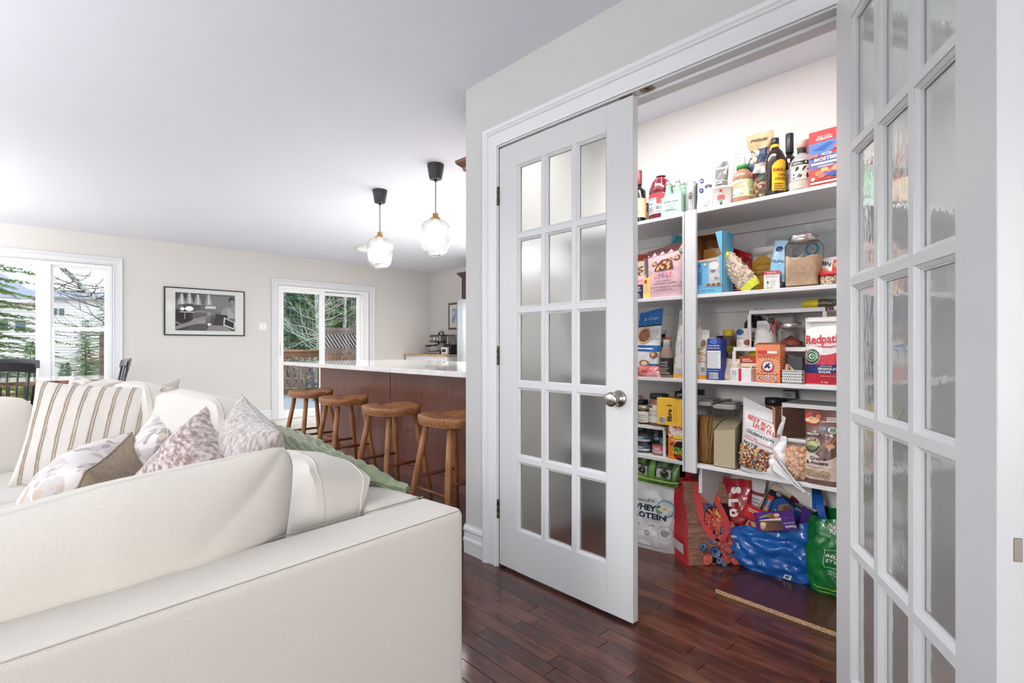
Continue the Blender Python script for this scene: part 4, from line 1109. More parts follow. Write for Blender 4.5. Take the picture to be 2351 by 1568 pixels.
conifer(196, 12.5, .42, 2, 80, 'young conifer low in the yard seen through the bottom right pane', group='conifers in the yard')
conifer(150, 10.2, .27, 1, 10, 'smallest conifer in the yard, below the right pane', z=GZ, group='conifers in the yard')
conifer(262, 15.5, .72, 2, 50, 'conifer behind the leaning bare tree', group='conifers in the yard')
conifer(70, 13.5, .34, 0, 50, 'low bushy conifer by the timber pile', group='conifers in the yard')
# bare trees
def bare_tree(name, label, base, tip, r0, nbr, seed, spread=1.0, m=BARK, m2=TWIG, group=None, zspan=(.2, .98), L0=1.5):
    t = thing(name, label, 'tree', base, group=group); rnd = random.Random(seed); B = Vector(base); T_ = Vector(tip)-B
    side = T_.cross(Vector((0, 0, 1))); side = side.normalized() if side.length > .1 else Vector((1, 0, 0))
    pts = [T_*(i/8)+Vector((.05*rnd.uniform(-1, 1), .05*rnd.uniform(-1, 1), 0))*(1 if 0 < i else 0) for i in range(9)]
    MB().tube(pts, [r0*(1-.085*i) for i in range(9)], 10).build('trunk', m, t)
    mb = MB()
    for k in range(nbr):
        f = rnd.uniform(*zspan); p = T_*f; a = rnd.uniform(0, 2*PI); L = L0*spread*(1.1-f*.6)*rnd.uniform(.6, 1.2)
        d = Vector((math.cos(a), math.sin(a), rnd.uniform(-.25, .5))).normalized(); q = [p]
        for i in range(5): d = (d+Vector((rnd.uniform(-.3, .3), rnd.uniform(-.3, .3), rnd.uniform(-.15, .3)))).normalized(); q.append(q[-1]+d*L/5)
        mb.tube(q, [r0*.15, r0*.11, r0*.08, r0*.06, r0*.04, r0*.02], 5, cap=False)
        for j in (1, 2, 3, 4):
            for _ in range(2):
                dd = (d+Vector((rnd.uniform(-1, 1), rnd.uniform(-1, 1), rnd.uniform(-.4, .7)))).normalized(); mb.tube([q[j], q[j]+dd*L*.22, q[j]+(dd+Vector((0, 0, .3))).normalized()*L*.42], [r0*.05, r0*.035, r0*.015], 4, cap=False)
    mb.build('branches', m2, t, kind='stuff'); return t
g0 = PX(262, 795, 9.8); 
top = PX(128, 600, 9.8); low = PX(252, 728, 9.8)
dirv = (low-top).normalized(); base = low+dirv*((low.z-GZ)/-dirv.z)
bare_tree('bare_tree', 'leaning bare tree with lichen covered trunk crossing the upper right pane', base, top-dirv*1.5, .085, 44, 5, L0=1.3, zspan=(.35, .98), m2=mat('dark_twig', (92, 84, 84), .9))
p = PX(726, 800, 13.6); bare_tree('bare_tree', 'thin lichen covered tree with pale bare branches behind the railing', (p.x, p.y, GZ), (p.x+.05, p.y, 4.8), .075, 60, 9, L0=2.0, zspan=(.12, .8))
p = PX(783, 800, 14.2); bare_tree('bare_tree', 'grey bare tree behind the privacy fence', (p.x, p.y, GZ), (p.x+.2, p.y, 4.5), .06, 60, 12, L0=1.6, m2=mat('grey_twig', (150, 136, 134), .9))
# brush behind the railing
mb = MB(); rnd = random.Random(4)
for k in range(420):
    q = PX(rnd.uniform(630, 760), 800, rnd.uniform(13.6, 16)); z0 = GZ; d = Vector((rnd.uniform(-.6, .6), rnd.uniform(-.3, .3), 1)); L = rnd.uniform(.7, 2.0)
    mb.tube([(q.x, q.y, z0), (q.x+d.x*.5*L, q.y, z0+L*.6), (q.x+d.x*L, q.y+d.y, z0+L)], [.012, .008, .004], 4, cap=False)
tag(mb.build('underbrush', mat('brown_brush', (140, 112, 112), .9, var=((196, 188, 190), 3))), 'tangle of brown and frosted twigs behind the deck railing', 'brush', kind='stuff')
# yard things: leaf shrub, timber, houses
mb = MB(); 
for k in range(900):
    q = PX(rnd.uniform(-40, 260), 800, rnd.uniform(11, 24)); s_ = rnd.uniform(.1, .3); a = rnd.uniform(0, PI); d = Vector((math.cos(a), math.sin(a), rnd.uniform(.2, 1.2)))*s_
    c = Vector((q.x, q.y, GZ+.1)); mb.add([c, c+d+Vector((.04, 0, .03)), c+d*1.3, c+d-Vector((.04, 0, .03))], [(0, 1, 2, 3)])
tag(mb.build('dry_grass', mat('ochre_grass', (206, 160, 108), .9, var=((150, 158, 104), .6))), 'ochre grass and low plants covering the yard', 'grass', kind='stuff')
SID = mat('white_siding', (226, 230, 236), .7); RF = mat('grey_shingle', (150, 156, 168), .85, bump=(12, .4)); DW = mat('dark_pane', (96, 116, 136), .3)
def clap(mb, x0, x1, y, z0, z1, p=.2):       # lapped siding boards on a wall facing -y
    z = z0
    while z < z1-.01: mb.add([(x0, y-.03, z), (x1, y-.03, z), (x1, y, min(z+p, z1)), (x0, y, min(z+p, z1))], [(0, 1, 2, 3)]); z += p
# house 1 : 30 m deep
hp = PX(92, 795, 27); h1 = thing('house', 'white house with grey gabled roof seen through the left window pane', 'house', (hp.x-9, hp.y, GZ))
ez = HC+(795-690)/F_PX*27-GZ; rz_ = HC+(795-636)/F_PX*27-GZ
mb = MB().box((0, 0, 0), (8.9, 8, ez)); clap(mb, 0, 8.9, -.005, 0, ez); mb.build('wall', SID, h1)
mb = MB(); e0 = ez-.05; xr = 7.55
mb.poly([(-.3, -.35, e0), (9.2, -.35, e0), (xr, 3.2, rz_+.25), (.8, 3.2, rz_+.25)], (0, 0, .12)); mb.poly([(9.2, -.35, e0), (9.2, 8.3, e0), (xr, 3.4, rz_+.25), (xr, 3.2, rz_+.25)], (0, 0, .12)); mb.build('roof', RF, h1)
MB().box((-.3, -.36, e0-.12), (9.2, -.30, e0+.06)).build('fascia', TRIM, h1)
for px in (47, 8):
    a = PX(px, 795, 27).x-(hp.x-9)
    f = MB().box((a-.24, -.06, 2.75), (a+.24, 0, 3.40)).build('window', TRIM, h1); MB().box((a-.19, -.08, 2.82), (a+.19, -.055, 3.34)).build('pane', DW, f)
a = PX(30, 795, 27).x-(hp.x-9); MB().box((a-.5, -.06, 0.2), (a+.3, 0, 1.3)).build('garage_door', mat('grey_door', (140, 150, 160), .6), h1)
hp = PX(180, 795, 36); h2 = thing('house', 'white sided house with two small windows behind the leaning bare tree', 'house', (hp.x-2.6, hp.y, GZ))
mb = MB().box((0, 0, 0), (5.6, 8, 5.3)); clap(mb, 0, 5.6, -.005, 0, 5.3); mb.build('wall', SID, h2)
mb = MB(); mb.poly([(-.3, -.4, 5.25), (5.9, -.4, 5.25), (5.9, 4, 6.0), (-.3, 4, 6.0)], (0, 0, .12)); mb.build('roof', RF, h2)
for px in (123, 140):
    a = PX(px, 795, 36).x-(hp.x-2.6); f = MB().box((a-.16, -.06, 4.1), (a+.16, 0, 4.65)).build('window', TRIM, h2); MB().box((a-.12, -.08, 4.15), (a+.12, -.055, 4.6)).build('pane', DW, f)
hp = PX(212, 795, 24); sh = thing('shed', 'small shed with faded red roof low in the right window pane', 'shed', (hp.x-.2, hp.y, GZ))
MB().box((0, 0, 0), (1.0, 2, 1.35)).build('wall', mat('shed_grey', (176, 184, 200), .7), sh); MB().poly([(-.1, -.2, 1.32), (1.1, -.2, 1.32), (1.1, 1, 1.75), (-.1, 1, 1.75)], (0, 0, .06)).build('roof', mat('faded_red', (206, 170, 166), .8), sh)
tp = PX(60, 795, 17); tpile = thing('timber_pile', 'pile of reddish brown timber lying in the yard', 'timber', (tp.x, tp.y, GZ))
for k in range(9):
    M = Matrix.Translation((.5*N(k*3.1, 1)+.15*k-.6, .2*k-.8, .08+.09*k)) @ Matrix.Rotation(R(-25+9*k), 4, 'Z') @ Matrix.Rotation(R(8-3*k), 4, 'Y')
    MB().box((-.9, -.07, -.03), (.9, .07, .03), .004, M=M).build('beam', mat('red_timber', (172, 124, 108), .8, var=((128, 88, 74), 3)), tpile)
pp_ = PX(236, 795, 8.9); po = thing('deck_post', 'grey wooden deck post with cross rails at the right edge of the window', 'post', (pp_.x, pp_.y, -.6))
MB().box((-.045, -.045, 0), (.045, .045, 1.89), .004).build('post', WG, po)
for z in (.05, 1.32, 1.80): MB().box((.046, -.02, z), (.9, .02, z+.09), .003).build('rail', mat('rail_grey', (170, 176, 186), .7), po)
# ================================================================ pantry goods: shape builders
# local frame of a good: x to the viewer's right, front towards -y, z up, base at z=0
def place(name, label, cat, u0, u1, vt, zb, dx, d, yaw=0, group=None, vb=None, roll=0):
    """u0,u1,vt = photo columns and top row; zb = height it stands on; dx = distance behind the shelf edge"""
    xf = XS+dx; y0, s0 = onx(u0, xf); y1, s1 = onx(u1, xf); s = (s0+s1)/2
    wd = abs(y0-y1); h = zat(vt, s)-zb; yc = (y0+y1)/2
    t = thing(name, label, cat, (xf+d/2, yc, zb+.0006), group=group, rot=(0, R(roll), R(-90+yaw)))
    if yaw: wd = max(.01, (wd-d*abs(math.sin(R(yaw))))/math.cos(R(yaw))) if d*abs(math.sin(R(yaw))) < wd*.6 else wd*.9
    return t, wd, h, d
def flat(w_, d): return lambda s, t, o: (s, -d/2-o, t)
def round_(rad, prof=None):
    def f(s, t, o):
        r = rad if prof is None else interp(prof, t); a = s/rad
        return ((r+o)*math.sin(a), -(r+o)*math.cos(a), t)
    return f
def interp(prof, z):
    for (r0, z0), (r1, z1) in zip(prof, prof[1:]):
        if min(z0, z1) <= z <= max(z0, z1) and abs(z1-z0) > 1e-9: return r0+(r1-r0)*(z-z0)/(z1-z0)
    return prof[-1][0]
def box_(t, w_, d, h, m, nm='carton', bev=.0012):
    MB().box((-w_/2, -d/2, 0), (w_/2, d/2, h), bev).build(nm, m, t); return Print(flat(w_, d), w_, h)
def side(t, w_, d, h):          # print on the visible right side
    return Print(lambda s, z, o: (w_/2+o, s, z), d, h)
def cyl_(t, prof, m, nm='body', n=28, sq=0):
    MB().lathe(prof, n, sq=sq).build(nm, m, t); rad = max(r for r, z in prof); return rad
def band(t, prof, z0, z1, m, nm='label', grow=.0006, arc=None, n=28):
    """wrap label that follows the profile"""
    pr = []; k = 8
    for i in range(k+1):
        z = z0+(z1-z0)*i/k; pr.append((interp(prof, z)+grow, z))
    MB().lathe(pr, n, arc=arc).build(nm, m, t)
def pouch(t, w_, d, h, m, seed=0, waist=0, top=1.0, puff=1.0, crump=.006, bot=1.0, nm='pouch', lean=0, fold=0, flat_top=.12, n=26):
    """stuffed bag: gusseted base, flat sealed top"""
    def half(v):
        e = (1-flat_top); q = min(1, v/e); T_ = (1-q**2.2)**.62 if q < 1 else 0
        return d/2*max(.035, T_*puff)*(.80+.20*min(1, v*6))
    def wid(v): return w_/2*(bot+(top-bot)*v)*(1-.035*math.sin(PI*min(1, v*1.05)))*(1-waist*math.exp(-((v-.72)/.10)**2))
    def pos(u, v, sg, o=0):
        x = u*wid(v); th = half(v)*(max(0, 1-abs(u)**3.4))**.55
        c1 = crump*(N(x*14+seed, v*h*14, sg*2+seed)+.7*N(x*36, v*h*30+seed, sg)+.3*N(x*80, v*h*70, seed))
        c1 *= min(1, .35+th*30)
        y = sg*(th+c1)+lean*v*h
        zz = v*h*(1+(.02*N(x*12+seed, 3)+fold*(u))*v)
        return Vector((x, y+sg*o, zz))
    mb = MB()
    for sg in (-1, 1):
        mb.grid(lambda i, j: pos(math.sin((i-.5)*PI), j, sg), n, n, 0, True, flip=sg > 0)
    # base
    rim = [pos(math.sin((i/n-.5)*PI), 0, -1) for i in range(n+1)]+[pos(math.sin((.5-i/n)*PI), 0, 1) for i in range(n+1)]
    mb.add(rim, [tuple(reversed(range(len(rim))))])
    mb.build(nm, m, t)
    def surf(s, z, o):
        v = min(1, max(0, z/h)); u = max(-1, min(1, s/(wid(v) or 1))); return pos(u, v, -1, o+.0012)
    P = Print(surf, w_, h); P.pos = pos; return P
def crown_seal(t, w_, h, m): MB().box((-w_/2, -.0012, h-.012), (w_/2, .0012, h)).build('seal', m, t)
def nuts(t, P, s0, t0, s1, t1, cnt, size, cols, nm='nuts', seed=1, depth=.0, n=6):
    rnd = random.Random(seed); mb = MB(); ms = [mat('nut_%02x%02x%02x' % c, c, .55) for c in cols]
    for _ in range(cnt):
        s = rnd.uniform(s0, s1)*P.w; z = rnd.uniform(t0, t1)*P.h; p = Vector(P.surf(s, z, -size*.35+rnd.uniform(0, size*.3)))
        rot = Matrix.Rotation(rnd.uniform(0, PI), 3, 'Y') @ Matrix.Rotation(rnd.uniform(-.5, .5), 3, 'X')
        mb.ball(p, (size*rnd.uniform(.8, 1.2), size*.55, size*.60), rnd.randrange(len(ms)), rot=rot, n=n)
    return mb.build(nm, ms, t, kind='stuff')
WHT = (240, 238, 234); BK = (30, 28, 30); RED = (200, 40, 46); NAVY = (28, 44, 104)
MW = mat('white_paper', (222, 219, 215), .6); MWF = mat('white_film', (218, 217, 217), .32, coat=.3); MCAPW = mat('white_cap', (232, 232, 230), .4)
MBK = mat('black_cap', (34, 33, 35), .35); MST = mat('steel_lid', (196, 190, 184), .25, metal=1)
GLA = bpy.data.materials.new('jar_glass'); GLA.use_nodes = True
_n = GLA.node_tree.nodes; _n.remove(_n['Principled BSDF']); _t = _n.new('ShaderNodeBsdfTransparent'); _t.inputs[0].default_value = (.975, .985, .98, 1); _g = _n.new('ShaderNodeBsdfGlossy'); _g.inputs['Roughness'].default_value = .03; _x = _n.new('ShaderNodeMixShader'); _f = _n.new('ShaderNodeLayerWeight'); _f.inputs[0].default_value = .12
GLA.node_tree.links.new(_f.outputs['Fresnel'], _x.inputs[0]); GLA.node_tree.links.new(_t.outputs[0], _x.inputs[1]); GLA.node_tree.links.new(_g.outputs[0], _x.inputs[2]); GLA.node_tree.links.new(_x.outputs[0], _n['Material Output'].inputs[0])
PLA = bpy.data.materials.new('clear_film'); PLA.use_nodes = True
_n = PLA.node_tree.nodes; _n.remove(_n['Principled BSDF']); _t = _n.new('ShaderNodeBsdfTransparent'); _g = _n.new('ShaderNodeBsdfPrincipled'); _x = _n.new('ShaderNodeMixShader')
_g.inputs['Base Color'].default_value = (.75, .77, .78, 1); _g.inputs['Roughness'].default_value = .2; _x.inputs[0].default_value = .14
PLA.node_tree.links.new(_t.outputs[0], _x.inputs[1]); PLA.node_tree.links.new(_g.outputs[0], _x.inputs[2]); PLA.node_tree.links.new(_x.outputs[0], _n['Material Output'].inputs[0])
def bottle(t, r, h, neck_r, shoulder, m, capm, cap_h, lab=None, labz=None, sq=0, punt=True):
    zn = h-cap_h; prof = [(0, 0), (r*.92, 0), (r, .006), (r, shoulder*h), (r*.93, shoulder*h+.25*(zn-shoulder*h)*.5), (neck_r*1.5, shoulder*h+.45*(zn-shoulder*h)), (neck_r, shoulder*h+.62*(zn-shoulder*h)), (neck_r, zn), (0, zn)]
    MB().lathe(prof, 28, sq=sq).build('bottle', m, t)
    MB().lathe([(neck_r*1.12, zn-.002), (neck_r*1.15, zn), (neck_r*1.15, h-.002), (neck_r*1.02, h), (0, h)], 20).build('cap', capm, t)
    if lab: band(t, prof, labz[0]*h, labz[1]*h, lab)
    return Print(round_(r, prof), 2*r, h)
G_BK = mat('dark_wine_glass', (22, 26, 24), .06, coat=.5); G_BR = mat('coffee_liqueur', (44, 26, 22), .08, coat=.6)

# ---------------------------------------------------------------- TOP SHELF
Z1, Z2, Z3, Z4 = TZ
t, w_, h, d = place('wine_bottle', 'dark wine bottle with dusty red capsule, beside the left door edge', 'bottle', 1444, 1473, 389, Z1, .02, .075)
MAR = mat('dusty_red_foil', (140, 66, 74), .35, metal=.3)
p = bottle(t, .037, h, .0135, .60, G_BK, MAR, .075, mat('cream_label', (236, 208, 170), .6), (.10, .46)); p.lines(-.3, .2, .3, .4, 4, (170, 140, 110)); p.done(t)
t, w_, h, d = place('preserve_jar', 'small amber jar standing between wine bottle and red juice', 'jar', 1472, 1486, 466, Z1, .10, .05)
cyl_(t, [(0, 0), (.024, 0), (.025, .004), (.025, h*.75), (.020, h*.85), (.020, h), (0, h)], mat('amber_jar', (120, 84, 60), .15)); band(t, [(.025, 0), (.025, h)], .01, h*.6, mat('brass_label', (190, 166, 130), .6))
t, w_, h, d = place('juice_bottle', 'large clear bottle of dark red juice with a white cap', 'bottle', 1482, 1530, 390, Z1, .02, .10)
r = w_/2; JR = mat('cranberry_juice', (112, 22, 40), .06, coat=.8)
prof = [(0, 0), (r*.92, 0), (r, .008), (r*.97, h*.16), (r, h*.18), (r, h*.50), (r*.96, h*.52), (r*1.0, h*.56), (r*.95, h*.66), (r*.78, h*.77), (r*.42, h*.87), (r*.32, h*.885), (r*.32, h*.91), (0, h*.91)]
mb = MB(); mb.lathe(prof, 36).build('bottle', JR, t)
mb = MB()
for k in range(5): mb.tube([(r*.99*math.sin(a), -r*.99*math.cos(a), h*.57) if q == 0 else (r*.45*math.sin(a), -r*.45*math.cos(a), h*.86) if q == 2 else (r*.86*math.sin(a), -r*.86*math.cos(a), h*.73) for q, a in ((0, -1.2+.6*k), (1, -1.2+.6*k), (2, -1.2+.6*k))], .0025, 6)
mb.build('ribs', mat('pet_rib', (196, 150, 160), .1), t)
MB().lathe([(r*.40, h*.90), (r*.42, h*.91), (r*.42, h*.975), (r*.36, h), (0, h)], 24).build('cap', MCAPW, t)
band(t, prof, h*.10, h*.50, MWF); p = Print(round_(r, prof), 2*r, h)
p.rect(-.75, .43, .75, .50, (206, 60, 70)); p.rect(.08, .30, .6, .45, (214, 76, 80)); p.text('Compliments', -.15, .40, .04, (40, 70, 140), .5); p.rect(-.45, .30, -.1, .32, (60, 150, 200)); p.lines(-.5, .14, -.02, .27, 5, (150, 160, 170)); p.bars(.05, .13, .36, .25); p.done(t)
# tonic four pack
t, w_, h, d = place('drinks_carrier', 'pale green cardboard tonic carrier holding small green bottles', 'carton', 1514, 1563, 438, Z1, .015, .115, yaw=6)
MG = mat('mint_card', (176, 214, 192), .6)
hh_ = h*.92
MB().poly([(-w_/2, -d/2, 0), (w_/2, -d/2, 0), (w_/2, -d/2, hh_*1.02), (-w_/2, -d/2, hh_*.80)], (0, .0015, 0)).poly([(w_/2, -d/2, 0), (w_/2, d/2, 0), (w_/2, d/2, hh_*.7), (w_/2, -d/2, hh_*1.0)], (-.0015, 0, 0)).box((-w_/2, -d/2, 0), (w_/2, d/2, .002)).box((-w_/2, d/2-.0015, 0), (w_/2, d/2, hh_*.7)).box((-.0008, -d/2, .002), (.0008, d/2, hh_*.75)).build('carrier', MG, t)
p = Print(flat(w_, d), w_, hh_); p.rect(-.40, .22, .38, .70, (204, 230, 214)); p.text('FEVER-TREE', 0, .60, .075, (30, 60, 60), .70, bold=.01); p.text('ELDERFLOWER', 0, .46, .05, (70, 110, 100), .52); p.text('TONIC', 0, .36, .055, (60, 90, 90), .28); p.lines(-.28, .24, .28, .31, 2, (90, 130, 120)); p.done(t)
cx_, cy_, _ = t.location
GG = mat('tonic_green_glass', (150, 196, 166), .06, coat=.5); 
def tonic(label):
    b = thing('tonic_bottle', label, 'bottle', group='tonic bottles in the green carrier')
    hb = .185
    pr = [(0, 0), (.025, 0), (.026, .004), (.026, .095), (.020, .118), (.0125, .14), (.0115, .172), (0, .172)]
    MB().lathe(pr, 20).build('bottle', GG, b); band(b, pr, .118, .150, mat('tonic_collar', (150, 206, 176), .5)); MB().lathe([(.0125, .166), (.0138, .170), (.0138, .176), (.012, .180), (0, .181)], 20).build('crown_cap', mat('silver_cap', (214, 212, 208), .25, metal=.8), b)
    return b
tb1 = tonic('tonic bottle at the front left of the green carrier'); tb1.location = (cx_-.027, cy_+.026, Z1+.003)
for (a, b, c) in ((-.027, -.026, 'tonic bottle at the front right of the green carrier, cap highest in view'), (.028, .026, 'tonic bottle at the rear left of the green carrier'), (.028, -.026, 'tonic bottle at the rear right of the green carrier')): copy_thing(tb1, (cx_+a, cy_+b, Z1+.003), label=c)
t, w_, h, d = place('beer_bottle', 'short brown bottle beside the green tonic carrier', 'bottle', 1562, 1575, 437, Z1, .11, .06)
bottle(t, .028, h, .013, .5, mat('brown_glass', (60, 34, 26), .08, coat=.5), mat('green_label_cap', (60, 84, 60), .4), .015, mat('dark_green_label', (46, 66, 50), .5), (.1, .5))
t, w_, h, d = place('drink_can', 'tall silver drinks can beside the tonic carrier', 'can', 1568, 1594, 416, Z1, .02, .053)
can_prof = lambda r, h: [(0, .003), (r*.80, 0), (r*.86, .002), (r, .012), (r, h-.014), (r*.84, h-.003), (r*.84, h), (r*.79, h), (r*.77, h-.005), (0, h-.005)]
AL = mat('can_aluminium', (206, 208, 210), .22, metal=.85)
r = .0265; cyl_(t, can_prof(r, h), AL, 'can'); p = Print(round_(r), 2*r, h); p.text('white claw', .15, .52, .13, (60, 64, 70), .62, rot=90); p.rect(.55, .12, .75, .84, (120, 122, 126)); p.done(t)
t, w_, h, d = place('drink_can', 'dark can with blue base behind the white pouch', 'can', 1589, 1611, 420, Z1, .07, .053)
cyl_(t, can_prof(.0265, h), mat('dark_can', (40, 48, 52), .3, metal=.4), 'can'); band(t, [(.0265, 0), (.0265, h)], .012, .05, mat('can_blue', (50, 90, 160), .4)); band(t, [(.0265, 0), (.0265, h)], h*.6, h*.64, mat('can_green', (96, 150, 84), .4))
t, w_, h, d = place('coffee_bag', 'grey crumpled bag with small print, behind the white pouch', 'bag', 1597, 1672, 372, Z1, .15, .10)
p = pouch(t, w_*.95, d, h, mat('grey_foil', (122, 122, 122), .3, metal=.4, var=((160, 160, 160), 16)), 4, top=.75, crump=.012); p.rect(-.44, .15, -.2, .8, (196, 160, 140)); p.lines(-.10, .2, .42, .66, 9, (190, 190, 190)); p.done(t)
t, w_, h, d = place('snack_pouch', 'white pouch with two round blue badges on the top shelf', 'pouch', 1592, 1642, 366, Z1, .02, .05, yaw=8)
p = pouch(t, w_, d, h, MWF, 7, top=.82, crump=.006, fold=-.13, bot=.9); 
for z in (.57, .38): p.ell(-.16, z, .11, .11, (28, 62, 120)); p.lines(-.22, z-.018, -.10, z+.018, 2, (210, 220, 235))
p.ell(.24, .47, .07, .07, (60, 80, 120)); p.ell(.10, .47, .12, .05, (120, 96, 84), rot=.5); p.ell(.04, .44, .07, .04, (84, 70, 64), rot=-.6); p.text('organic', -.05, .80, .03, (150, 150, 150), .3); p.lines(-.2, .68, .2, .76, 3, (205, 205, 205)); p.rect(-.1, .08, .16, .2, (215, 215, 215)); p.done(t)
t, w_, h, d = place('paper_bag', 'tall white paper bag folded at the top, behind the nutcracker tub', 'bag', 1655, 1716, 331, Z1, .13, .08)
p = pouch(t, w_, d, h, MW, 11, top=.48, bot=1.0, crump=.010); p.lines(-.15, .42, .22, .90, 14, (200, 198, 194), fill=.35); p.done(t)
t, w_, h, d = place('nutcracker_tub', 'white tub printed with small red nutcracker soldiers', 'tub', 1628, 1675, 428, Z1, .015, .09)
r = w_/2; pr = [(0, 0), (r*.92, 0), (r*.93, .003), (r, h*.90), (r*1.02, h*.91), (r*1.02, h*.97), (r*.98, h), (0, h)]
cyl_(t, pr, mat('white_tub', (226, 222, 219), .4), 'tub'); p = Print(round_(r, pr), 2*r, h)
for s, c1, c2 in ((-.72, RED, (220, 120, 90)), (.10, (214, 90, 110), (120, 180, 130)), (.85, RED, (90, 150, 110))):
    p.rect(s-.05, .05, s-.01, .16, BK); p.rect(s+.01, .05, s+.05, .16, BK); p.rect(s-.06, .16, s+.06, .34, c2); p.rect(s-.10, .34, s+.10, .54, c1); p.ell(s, .60, .065, .065, (236, 190, 170)); p.rect(s-.055, .68, s+.055, .82, RED); p.rect(s-.16, .30, s-.11, .52, c1); p.rect(s+.11, .30, s+.16, .52, c1)
for k in range(4): p.rect(-.38+.02*k, .14+.12*k, -.33+.02*k, .2+.12*k, (230, 150, 120))
p.done(t)
t, w_, h, d = place('puree_jar', 'glass jar of brown puree with bright green lid', 'jar', 1675, 1719, 376, Z1, .02, .085)
r = w_/2; pr = [(0, 0), (r*.94, 0), (r, .006), (r, h*.14), (r*.965, h*.17), (r*.965, h*.58), (r, h*.62), (r*.98, h*.70), (r*.82, h*.80), (r*.60, h*.86), (r*.56, h*.90), (0, h*.90)]
cyl_(t, pr, mat('apple_puree', (168, 122, 94), .10, coat=.7), 'jar'); MB().lathe([(r*.60, h*.895), (r*.63, h*.90), (r*.63, h*.985), (r*.58, h), (0, h)], 28).build('lid', mat('green_lid', (40, 140, 70), .4), t)
band(t, pr, h*.15, h*.59, mat('pale_yellow_label', (238, 228, 190), .55)); p = Print(round_(r, pr), 2*r, h)
for k in range(6): a = k*PI/3; p.ell(-.10+.09*math.cos(a), .715+.034*math.sin(a), .05, .035, (206, 170, 140), rot=a)
p.lines(-.6, .40, .3, .54, 4, (200, 190, 150)); p.bars(-.62, .17, -.2, .25, (110, 110, 140)); p.text('PET', .14, .21, .05, BK, .18); p.ell(.65, .48, .22, .2, (196, 208, 140)); p.ell(.6, .24, .1, .1, (130, 170, 100)); p.done(t)
t, w_, h, d = place('peanut_bag', 'tall printed paper peanut bag pinched in at the middle, tan and navy', 'bag', 1706, 1768, 299, Z1, .09, .09)
TANP = mat('tan_kraft_print', (206, 174, 136), .6, var=((186, 150, 112), 20))
p = pouch(t, w_, d, h, TANP, 15, waist=.34, top=1.0, crump=.012, flat_top=.06)
p.rect(-.42, .55, .42, .76, (40, 58, 92)); p.ell(-.12, .70, .18, .17, (232, 204, 160)); p.ell(-.14, .60, .15, .12, (226, 196, 150)); p.rect(-.42, .44, -.1, .56, (50, 70, 110)); p.rect(.0, .42, .44, .52, (206, 206, 204)); p.ell(.12, .42, .26, .2, (226, 226, 226))
p.text('Peanuts', 0, .90, .05, (40, 40, 44), .6, bold=.02); p.rect(-.46, .28, .1, .41, (110, 50, 52)); p.rect(-.40, .08, .0, .3, (196, 152, 104)); p.rect(.05, .30, .42, .40, (70, 96, 80)); p.rect(0, .02, .4, .2, (120, 110, 96)); p.rect(.1, .2, .42, .25, (120, 40, 54))
for k in range(16): p.ell(-.36+.13*(k % 5), .10+.055*(k//5)+.0*k, .05, .05, (130, 96, 66) if k % 2 else (222, 188, 140)); p.lay -= 1
p.done(t)
t, w_, h, d = place('liqueur_bottle', 'brown coffee liqueur bottle with yellow arched label and neck band', 'bottle', 1749, 1795, 313, Z1, .02, .08)
r = w_/2; pr = [(0, 0), (r*.9, 0), (r, .008), (r*1.0, h*.12), (r*.97, h*.30), (r, h*.56), (r*.96, h*.66), (r*.72, h*.76), (r*.36, h*.83), (r*.34, h*.90), (0, h*.90)]
cyl_(t, pr, G_BR, 'bottle', 32); MB().lathe([(r*.37, h*.895), (r*.38, h*.9), (r*.38, h*.997), (r*.34, h), (0, h)], 24).build('cap', MBK, t)
band(t, [(r*.37, 0), (r*.37, h)], h*.84, h*.89, mat('yellow_label', (244, 200, 44), .5)); p = Print(round_(r, pr), 2*r, h)
YE = (246, 200, 48); p.rect(.02, .08, 1.0, .42, YE)
o = p.off(); pts = [(.02, .42), (.02, .46), (.12, .535), (.3, .585), (.5, .60), (.72, .585), (.9, .54), (1.0, .46), (1.0, .42)]
p.mb.grid(lambda i, j: p.surf((.02+.98*i)*p.w, (.42+j*.18*math.sin(PI*(i*.9+.05))**.5)*p.h, .0011), 10, 3, p.mi(YE))
p.text('KAHLÚA', .50, .43, .07, (150, 40, 30), .82, bold=.03); p.text('COFFEE', .56, .34, .045, (140, 40, 30), .46, bold=.02); p.text('LIQUEUR', .50, .275, .05, (120, 30, 30), .66, bold=.02); p.lines(.12, .1, .7, .22, 3, (150, 90, 30))
p.lines(-.38, .14, -.28, .60, 16, (150, 140, 134))
p.done(t)
t, w_, h, d = place('wine_bottle', 'black wine bottle behind the coffee liqueur, tallest on the top shelf', 'bottle', 1789, 1822, 302, Z1, .10, .08)
p = bottle(t, .038, h, .0145, .58, G_BK, mat('black_foil', (40, 40, 42), .35), .085, mat('grey_label', (190, 188, 186), .6), (.12, .42)); p.lines(-.4, .2, .4, .36, 5, (120, 118, 118)); p.done(t)
t, w_, h, d = place('wine_box', 'maroon and white box standing behind the tequila bottle', 'carton', 1838, 1869, 319, Z1, .14, .09)
p = box_(t, w_, d, h, mat('maroon_card', (142, 74, 90), .55)); p.rect(-.5, 0, .5, .72, (238, 236, 234)); p.text('THIL', .2, .63, .05, (80, 80, 84), .4); p.done(t)
t, w_, h, d = place('tequila_bottle', 'rounded clear spirits bottle with wooden stopper and black and white label', 'bottle', 1803, 1862, 318, Z1, .015, .10)
r = w_/2; CLR = mat('clear_spirit_glass', (206, 208, 212), .04, coat=.9, trans=.55, ior=1.2)
pr = [(0, 0), (r*.86, 0), (r*.95, .01), (r, h*.2), (r, h*.48), (r*.93, h*.58), (r*.70, h*.67), (r*.42, h*.72), (r*.33, h*.75), (r*.33, h*.85), (r*.38, h*.86), (0, h*.865)]
